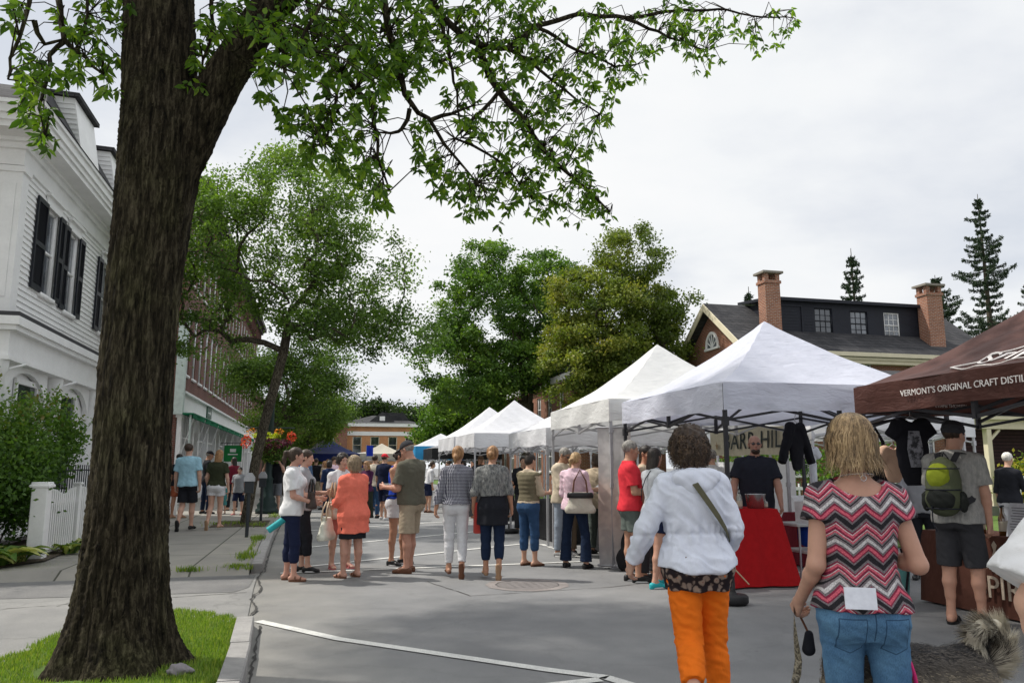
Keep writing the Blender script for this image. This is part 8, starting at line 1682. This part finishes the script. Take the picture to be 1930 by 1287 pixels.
tree('round_tree', 'rounded mid green tree low behind the far tents', b7, leanpts(b7, [(0, 0, 1.6), (0, 0, 3.2)]), [((b7[0] - .6, 56, 5.6), (3.6, 3, 2.3)), ((b7[0] - 1.4, 56, 3.8), (3.0, 3, 1.8)), ((b7[0] + 2.2, 56, 6.8), (2.8, 3, 2.2))], 170, 46000, .24, L_MID, BARK2, .25, 33, .9, tintf=lambda t, rg: .62 + rg.normal(0, .18))
for i, (x, y, h_, w_, l) in enumerate(((8., 118, 11.5, 5, 'dark rounded tree rising directly behind the orange building'), (14., 116, 10.5, 5, 'dark tree behind the right end of the orange building'), (2.5, 116, 9.5, 4.5, 'dark tree just left of the tallest one behind the orange building'), (-4, 112, 9, 5, 'dark distant tree left of the orange building'), (20, 112, 10, 5, 'dark distant tree right of the orange building'))):
    tree('far_tree', l, (x, y, 0), [np.array((x, y, 0.)), np.array((x, y, h_ * .3)), np.array((x, y, h_ * .5))], [((x, y, h_ * .62), (w_, w_ * .8, h_ * .36)), ((x + 1.5, y, h_ * .8), (w_ * .5, w_ * .5, h_ * .2))], 80, 15000, .5, L_DARK, BARK2, .3, 40 + i, 1.4, 'trees behind the orange building')
conifer('tallest conifer at the far right with ragged whorls', (51.3, 50., 0), 23.4, 5.4, 51, 1.6, .35, .25, whorl=.55); conifer('slim conifer rising above the middle of the black dormer', (39., 50., 0), 18.0, 3.0, 52, 1.5, .3, whorl=.5)
conifer('tiny conifer tip beside the left chimney', (30.1, 50., 0), 14.5, 1.8, 53); conifer('spreading conifer behind the right chimney', (46., 49.5, 0), 16.2, 6.0, 54, 1.3, .1); conifer('conifer cut by the right edge of the view', (59, 53, 0), 18., 4.5, 55, 1.2)
tree('round_tree', 'bright green tree low behind the right chimney', (41., 43.5, 0), [np.array((41., 43.5, 0.)), np.array((41., 43.5, 3.))], [((40.5, 43.5, 7.0), (3.0, 2.5, 2.0)), ((44.5, 43.5, 7.6), (3.0, 2.5, 2.0))], 80, 22000, .22, L_GREEN, BARK2, .2, 56, .7)
# shrubs on the green
for i, (x, y, r_, h_, m_, l) in enumerate(((14.8, 19.5, 1.3, 2.2, L_MID, 'green shrub seen between the hung t-shirt and the tent leg'), (12.6, 21, 1.4, 2.0, L_MID, 'leafy shrub on the green behind the white tent'), (20.6, 18.9, .8, 1.7, L_YEL, 'yellow green shrub by the porch railing'), (22.2, 18.6, .9, 2.0, L_DARK, 'dark shrub by the porch wall'))):
    shrub('shrub', l, (x, y, 0), [((x, y, h_ * .55), (r_, r_, h_ * .5))], 5200, .12, m_, 60 + i)
sh = shrub('hydrangea', 'hydrangea with white flower heads behind the porch railing', (20.9, 17.9, 0), [((20.9, 17.9, 1.0), (.7, .6, .6))], 1500, .12, L_GREEN, 66); puff('blossoms', (20.8, 17.8, 1.35), (.55, .4, .35), 500, .09, leafmat('white petals', [(.7, .72, .66), (.85, .86, .8)], .2), sh)
# garden by the gate post
shrub('garden_shrub', 'large dense shrub with reddish sprays filling the left edge', (-5.0, 13.6, .13), [((-5.0, 13.3, 1.5), (.95, .9, 1.0)), ((-4.55, 14.6, 1.9), (.55, .8, .75)), ((-5.4, 12.6, 1.9), (.8, .8, 1.0)), ((-4.6, 13.9, 1.2), (.5, .7, .8)), ((-5.2, 12.6, .9), (.8, .6, .6))], 36000, .072, L_SHRUB, 70, 26, tintf=lambda C: np.clip(.42 + .25 * (C[:, 2] - 1.5) - .2 * (C[:, 1] - 13) * .2, .1, .8))
L_HOSTA = leafmat('variegated leaves', [(.04, .10, .02), (.09, .17, .03), (.26, .32, .07), (.50, .50, .20)], .25)
for i, (x, y, s_, l) in enumerate(((-4.35, 12.35, 1.45, 'large variegated hosta at the left edge of the bed'), (-4.8, 12.1, 1.5, 'hosta clump cut by the left edge'), (-4.15, 12.7, 1.0, 'hosta clump against the gate post'), (-3.72, 13.9, .75, 'yellow green clump right of the gate post'), (-3.7, 14.7, .7, 'low clump under the white pickets'), (-3.75, 16.0, .6, 'small clump by the second fence post'), (-4.5, 12.7, 1.0, 'hosta clump under the big shrub'))):
    blades('hosta', l, (x, y, .12 if y > 12.6 else .05), .22 * s_, int(46 * s_), .42 * s_, .13 * s_, L_HOSTA, 80 + i, up=.75)
rg = np.random.default_rng(9)
def tuft(cx, cy, rx, ry, n, z): return [(cx + rg.normal(0, rx), cy + rg.normal(0, ry), z) for _ in range(n)]
P = tuft(-1.02, 11.75, .10, .06, 300, .06) + tuft(-1.65, 11.65, .12, .03, 130, .06) + tuft(-1.02, 12.9, .07, .25, 260, .1) + tuft(-1.05, 15.9, .07, .2, 220, .11) + tuft(-1.04, 14.2, .02, .8, 70, .11) + tuft(-1.3, 19.6, .2, .3, 160, .11) + tuft(-1.1, 23.0, .1, .3, 160, .11) + tuft(-2.0, 20.2, .3, .3, 200, .11)
P += tuft(-3.6, 12.7, .2, .3, 900, .03) + tuft(-3.9, 12.3, .3, .2, 900, .03) + tuft(-3.9, 11.9, .3, .06, 400, .03)
o = grass('weeds', P, .075, .012, leafmat('weed blades', [(.08, .15, .015), (.15, .25, .02), (.30, .36, .04)], .3), 12, .9)
mb = MB(); mb.add([(-2.35, 19.2, .119), (-1.12, 19.2, .119), (-1.12, 21.3, .119), (-2.35, 21.3, .119)], [[0, 1, 2, 3]]); struct(mb.build('tree_pit', [M_EARTH]))
# ---- the big tree in the foreground
def ipv(px, py, fd):
    r_ = ray(px, py); return np.array(CAMP + r_ * (fd / (r_.x * math.sin(YAW) + r_.y * math.cos(YAW))))
TB = ipv(214, 1320, 5.75); TB[2] = 0.
def ipt(px, py, d): return np.array(dep(px, py, d))
root = thing('big_tree', 'massive dark furrowed tree trunk forking near the top of the picture', 'tree', tuple(TB))
def trunkmesh(path, rad, seed, nseg=64, nlen=200, flare=0., name='trunk', bark=BARK):
    """bark ridges are real relief on the tube"""
    P = [np.array(p, dtype=float) for p in path]; n = len(P); ts = np.linspace(0, n - 1, nlen); rg_ = np.random.default_rng(seed)
    def cr(t, A):
        i = min(int(t), n - 2); u = t - i; a, b_, c, d = A[max(i - 1, 0)], A[i], A[i + 1], A[min(i + 2, n - 1)]; return .5 * ((2 * b_) + (c - a) * u + (2 * a - 5 * b_ + 4 * c - d) * u * u + (3 * b_ - a - 3 * c + d) * u ** 3)
    C = np.array([cr(t, P) for t in ts]); Rr = np.array([cr(t, list(rad)) for t in ts]); V = np.zeros((nlen, nseg, 3)); th = np.linspace(0, 2 * math.pi, nseg, endpoint=False); prev = np.array([1., 0, 0])
    for i in range(nlen):
        d = C[min(i + 1, nlen - 1)] - C[max(i - 1, 0)]; d /= np.linalg.norm(d); x = prev - d * (prev @ d); x /= np.linalg.norm(x); prev = x; y = np.cross(d, x); L = C[i][2]
        ridge = .5 + .5 * np.sin(th * 27 + 2.2 * np.sin(L * 3.1 + th * 2) + 1.6 * np.sin(L * 9 + th * 5) + L * .8) ; ridge = ridge ** .6; brk = .5 + .5 * np.sin(L * 16 + 3 * np.sin(th * 9) + 2 * np.sin(L * 5 + th * 13))
        r = Rr[i] + .018 * (ridge - .5) + .006 * (brk - .5) * ridge + .012 * np.sin(th * 3 + L * .8) + .008 * rg_.normal(0, .35, nseg)
        if flare: f = math.exp(-max(0, L) / .26); r = r + flare * f * (.75 + .35 * np.sin(th * 5 + 1.) + .2 * np.sin(th * 8 + 2))
        V[i] = C[i] + np.outer(np.cos(th) * r, x) + np.outer(np.sin(th) * r, y)
    idx = np.arange(nlen * nseg).reshape(nlen, nseg); a = idx[:-1]; b_ = np.roll(idx, -1, 1)[:-1]; c = np.roll(idx, -1, 1)[1:]; d = idx[1:]; F = np.stack([a, b_, c, d], -1).reshape(-1, 4)
    return link(name, mesh_np(name, V.reshape(-1, 3) - TB, F, bark, smooth=True), root)
trunkmesh([TB + (.0, 0, -.15), ipv(218, 1220, 5.75), ipv(229, 1080, 5.76), ipv(243, 900, 5.8), ipv(260, 643, 5.85), ipv(283, 450, 5.9), ipv(303, 300, 5.9), ipv(304, 200, 5.95), ipv(304, 100, 6.), ipv(303, 0, 6.), ipv(300, -140, 6.), ipv(320, -420, 6.1)], [.41, .33, .285, .262, .252, .268, .298, .28, .275, .265, .26, .20], 3, 96, 400, .19)
trunkmesh([ipv(325, 350, 5.9), ipv(365, 255, 5.9), ipv(412, 170, 5.88), ipv(456, 100, 5.85), ipv(502, 30, 5.8), ipv(560, -40, 5.8), ipv(650, -140, 5.9), ipv(760, -220, 6.2)], [.15, .175, .155, .145, .14, .132, .12, .10], 4, 48, 110, 0, 'limb')
BR = [  # traced branches: (px, py, distance) lists
 [(640, -140, 6.3), (760, -60, 6.9), (830, 30, 7.3), (880, 75, 7.5), (920, 90, 7.7), (960, 92, 7.8), (1010, 50, 8.0), (1090, 28, 8.2), (1180, 35, 8.4), (1290, 20, 8.6), (1370, 20, 8.8), (1420, 32, 8.9), (1495, 35, 9.1)],
 [(905, 92, 7.7), (915, 130, 7.7), (940, 175, 7.6), (985, 225, 7.6), (1020, 280, 7.6), (1060, 320, 7.7), (1110, 360, 7.8), (1150, 400, 7.9)],
 [(700, -150, 6.4), (735, 60, 6.5), (755, 130, 6.6), (765, 180, 6.6), (790, 215, 6.7), (810, 225, 6.7), (840, 275, 6.8), (870, 310, 6.8), (900, 345, 6.9)],
 [(810, 225, 6.7), (850, 213, 6.8), (890, 200, 6.9)], [(775, 207, 6.6), (760, 245, 6.6), (740, 253, 6.6), (715, 250, 6.5)],
 [(560, -60, 6.2), (600, 60, 6.0), (640, 140, 6.0), (625, 220, 6.0), (610, 270, 6.1)], [(640, 140, 6.0), (700, 200, 6.1), (710, 300, 6.2), (735, 360, 6.3)],
 [(1010, 50, 8.0), (1090, 95, 8.1), (1160, 125, 8.2), (1200, 122, 8.3)], [(960, 92, 7.8), (1040, 150, 7.9), (1090, 190, 8.0), (1130, 215, 8.1)], [(940, 175, 7.6), (860, 260, 7.3), (940, 300, 7.5), (1000, 370, 7.6)],
 [(830, 30, 7.3), (850, 110, 7.1), (865, 200, 7.0), (870, 260, 7.0)], [(1180, 35, 8.4), (1260, 70, 8.5), (1330, 95, 8.6)],
 [(300, -140, 7.1), (200, -120, 6.6), (110, -40, 6.2), (112, 40, 6.0), (118, 75, 5.9), (90, 100, 5.8), (90, 130, 5.8), (70, 200, 5.7), (85, 260, 5.7)], [(118, 75, 5.9), (160, 110, 5.9), (195, 140, 5.9)], [(65, -60, 5.8), (50, 30, 5.6), (20, 110, 5.5), (15, 150, 5.5)], [(200, -120, 6.6), (165, 0, 6.3), (160, 60, 6.2), (150, 90, 6.1)], [(60, 40, 5.7), (80, 85, 5.8), (118, 75, 5.9)],
 [(540, -40, 6.2), (500, 40, 6.0), (440, 100, 5.9)], [(395, -60, 6.6), (400, 50, 6.4), (380, 110, 6.3), (372, 150, 6.3)], [(640, -140, 6.3), (620, -10, 5.6), (560, 90, 5.4), (535, 130, 5.4)]]
mb = MB(); nodes = []
for br in BR:
    P = [ipt(*p) for p in br]; Q = []
    for a, b_ in zip(P[:-1], P[1:]):
        n = max(2, int(np.linalg.norm(b_ - a) / .12))
        for k in range(n): Q.append(a + (b_ - a) * k / n + np.random.default_rng(len(nodes) + k).normal(0, .008, 3))
    Q.append(P[-1]); n = len(Q); r0 = .036 if len(br) > 6 else .017; mb.tube(Q, [r0 * (1 - k / n) ** .8 + .004 for k in range(n)], 7, cap=False); nodes += [(q, k / n) for k, q in enumerate(Q)]
NP = np.array([q for q, _ in nodes])
# foliage regions: px, py, radius, distance, number of sprays
REG = [(560, 40, 60, 6.0, 50), (640, 60, 90, 6.1, 110), (740, 60, 90, 6.6, 120), (690, 130, 60, 6.2, 60), (590, 130, 50, 6.0, 36), (845, 60, 70, 7.2, 75), (760, 130, 45, 6.6, 34), (930, 50, 70, 7.7, 75), (1000, 60, 60, 8.0, 55), (960, 120, 50, 7.7, 36), (560, 210, 38, 6.0, 26), (610, 230, 36, 6.1, 24), (600, 280, 30, 6.1, 20), (690, 220, 32, 6.2, 22), (660, 290, 32, 6.2, 22), (700, 330, 40, 6.3, 30), (720, 370, 24, 6.3, 14), (640, 250, 30, 6.1, 12),
 (870, 190, 40, 7.0, 24), (890, 240, 30, 7.0, 18), (800, 250, 26, 6.8, 14), (810, 300, 28, 6.8, 22), (850, 350, 36, 6.9, 28), (900, 380, 40, 7.2, 28), (930, 330, 36, 7.4, 24), (980, 300, 50, 7.6, 40), (960, 230, 42, 7.6, 26), (1030, 250, 50, 7.8, 40), (1070, 170, 48, 8.0, 34), (1020, 140, 46, 7.9, 30), (1090, 110, 48, 8.1, 34), (1130, 60, 55, 8.2, 40), (1180, 110, 46, 8.3, 30), (1210, 60, 50, 8.4, 30), (1260, 85, 42, 8.5, 24), (1310, 60, 45, 8.6, 24), (1330, 105, 30, 8.6, 14), (1270, 20, 40, 8.6, 20), (1360, 50, 30, 8.7, 10),
 (1410, 60, 25, 8.9, 9), (1430, 80, 18, 8.9, 6), (1455, 70, 20, 8.9, 6), (1490, 32, 20, 9.1, 5), (1465, 15, 12, 9.0, 3), (1480, 50, 14, 9.0, 4), (1060, 300, 46, 7.8, 34), (1110, 260, 34, 8.0, 18), (1080, 370, 44, 7.8, 34), (1120, 340, 30, 7.9, 16), (1020, 370, 42, 7.6, 28), (1130, 400, 28, 7.9, 14), (960, 400, 26, 7.5, 10), (1150, 155, 30, 8.2, 14), (1140, 215, 22, 8.1, 9), (1000, 200, 40, 7.8, 22),
 (25, 10, 22, 5.6, 12), (15, 45, 12, 5.5, 4), (130, 30, 34, 6.1, 20), (200, 20, 40, 6.4, 30), (150, 60, 22, 6.1, 10), (55, 65, 10, 5.8, 3), (160, 85, 30, 6.0, 18), (180, 125, 26, 5.9, 18), (130, 140, 28, 5.9, 18), (75, 130, 26, 5.8, 18), (45, 115, 22, 5.7, 10), (55, 180, 30, 5.7, 22), (75, 215, 28, 5.7, 22), (85, 262, 20, 5.7, 16), (205, 155, 20, 5.9, 9), (230, 95, 18, 6.2, 8), (235, 20, 20, 6.5, 8),
 (385, 60, 26, 6.4, 14), (380, 110, 22, 6.3, 12), (420, 30, 34, 6.3, 18), (368, 150, 14, 6.3, 6), (500, 160, 24, 5.9, 12), (500, 120, 22, 5.9, 10), (460, 20, 40, 6.0, 18), (520, 90, 30, 5.6, 14), (545, 100, 40, 5.3, 14), (480, 60, 20, 5.6, 6)]
rg = np.random.default_rng(8); TW = []
for px, py, r_, d, n in REG:
    for _ in range(int(n * (.6 if px < 240 else .82))):
        a = rg.uniform(0, 6.28); q = r_ * math.sqrt(rg.random()) * 1.05; TW.append(ipt(px + math.cos(a) * q, py + math.sin(a) * q, d + rg.normal(0, .35)))
# the part of the crown above the picture, which throws the dappled shade
OVER = [((-4.3, 9.6, 10.0), (2.3, 2.6, 1.0), 420), ((-2.6, 8.4, 10.4), (2.2, 2.8, 1.0), 420), ((-3.6, 5.6, 9.8), (2.6, 2.4, 1.2), 420), ((-1.4, 5.0, 9.6), (2.4, 2.4, 1.2), 300), ((-2.0, 11.2, 11.2), (1.6, 1.6, .8), 110), ((.6, 6.5, 9.6), (2.2, 2.4, 1.0), 160)]
K0 = len(TW)
for c, r_, n in OVER:
    for _ in range(n):
        d = rg.normal(0, 1, 3); d /= np.linalg.norm(d); TW.append(np.array(c) + d * np.array(r_) * rg.uniform(.2, 1) ** .5)
TW = np.array(TW); C = []; D = []; SZ = []
CAMN = np.array(CAMP)
for i, p in enumerate(TW):
    if i < K0:
        j = int(np.argmin(np.linalg.norm(NP - p, axis=1) + .0)); a = NP[j]; 
        if np.linalg.norm(p - a) < 1.3 and rg.random() < .8:
            mid = (a + p) / 2 + np.array([0, 0, .06]) + rg.normal(0, .03, 3); mb.tube([a, mid, p], [.006, .0045, .003], 4, cap=False)
    k = rg.integers(5, 9) if i < K0 else 36; a0 = rg.uniform(0, 6.28); ax = rg.normal(0, .25, 3) + np.array([0, 0, -1.]); ax /= np.linalg.norm(ax); x = np.cross(ax, [1, 0, .1]); x /= np.linalg.norm(x); y = np.cross(ax, x)
    for m in range(k): t_ = a0 + m * 6.28 / k; C.append(p + (ax * rg.uniform(-.02, .05) if i < K0 else rg.normal(0, .26, 3))); SZ.append(.079 if i < K0 else .14); D.append(ax * rg.uniform(.35, 1.0) + x * math.cos(t_) + y * math.sin(t_))
for c, r_, n in OVER: mb.tube([ipt(300, -140, 7.1), (ipt(300, -140, 7.1) + np.array(c)) / 2 + np.array([0, 0, .5]), np.array(c)], [.16, .1, .04], 7, cap=False)
mb.build('branches', [BARK], root)
L_BIG = leafmat('big tree leaves', [(.024, .06, .007), (.058, .125, .012), (.12, .22, .02), (.22, .33, .03)], .5)
C = np.array(C) - TB; D = np.array(D)
leaf_mesh('crown', C, D, np.array(SZ)[:, None], L_BIG, root, rg, asp=.42, tint=np.clip(rg.normal(.5, .22, len(C)), 0, 1))
t = thing('litter', 'crumpled grey paper lying on the grass at the trunk foot', 'litter', (-.86, 5.85, .09)); sdf_obj('paper', [el((0, 0, .03), (.06, .05, .04), .02), el((.05, .02, .015), (.06, .04, .025), .02)], .009, pm('grey paper', (.24, .22, .23), .8), t, lambda P, d: d + .012 * wr(P, 60, 2.))
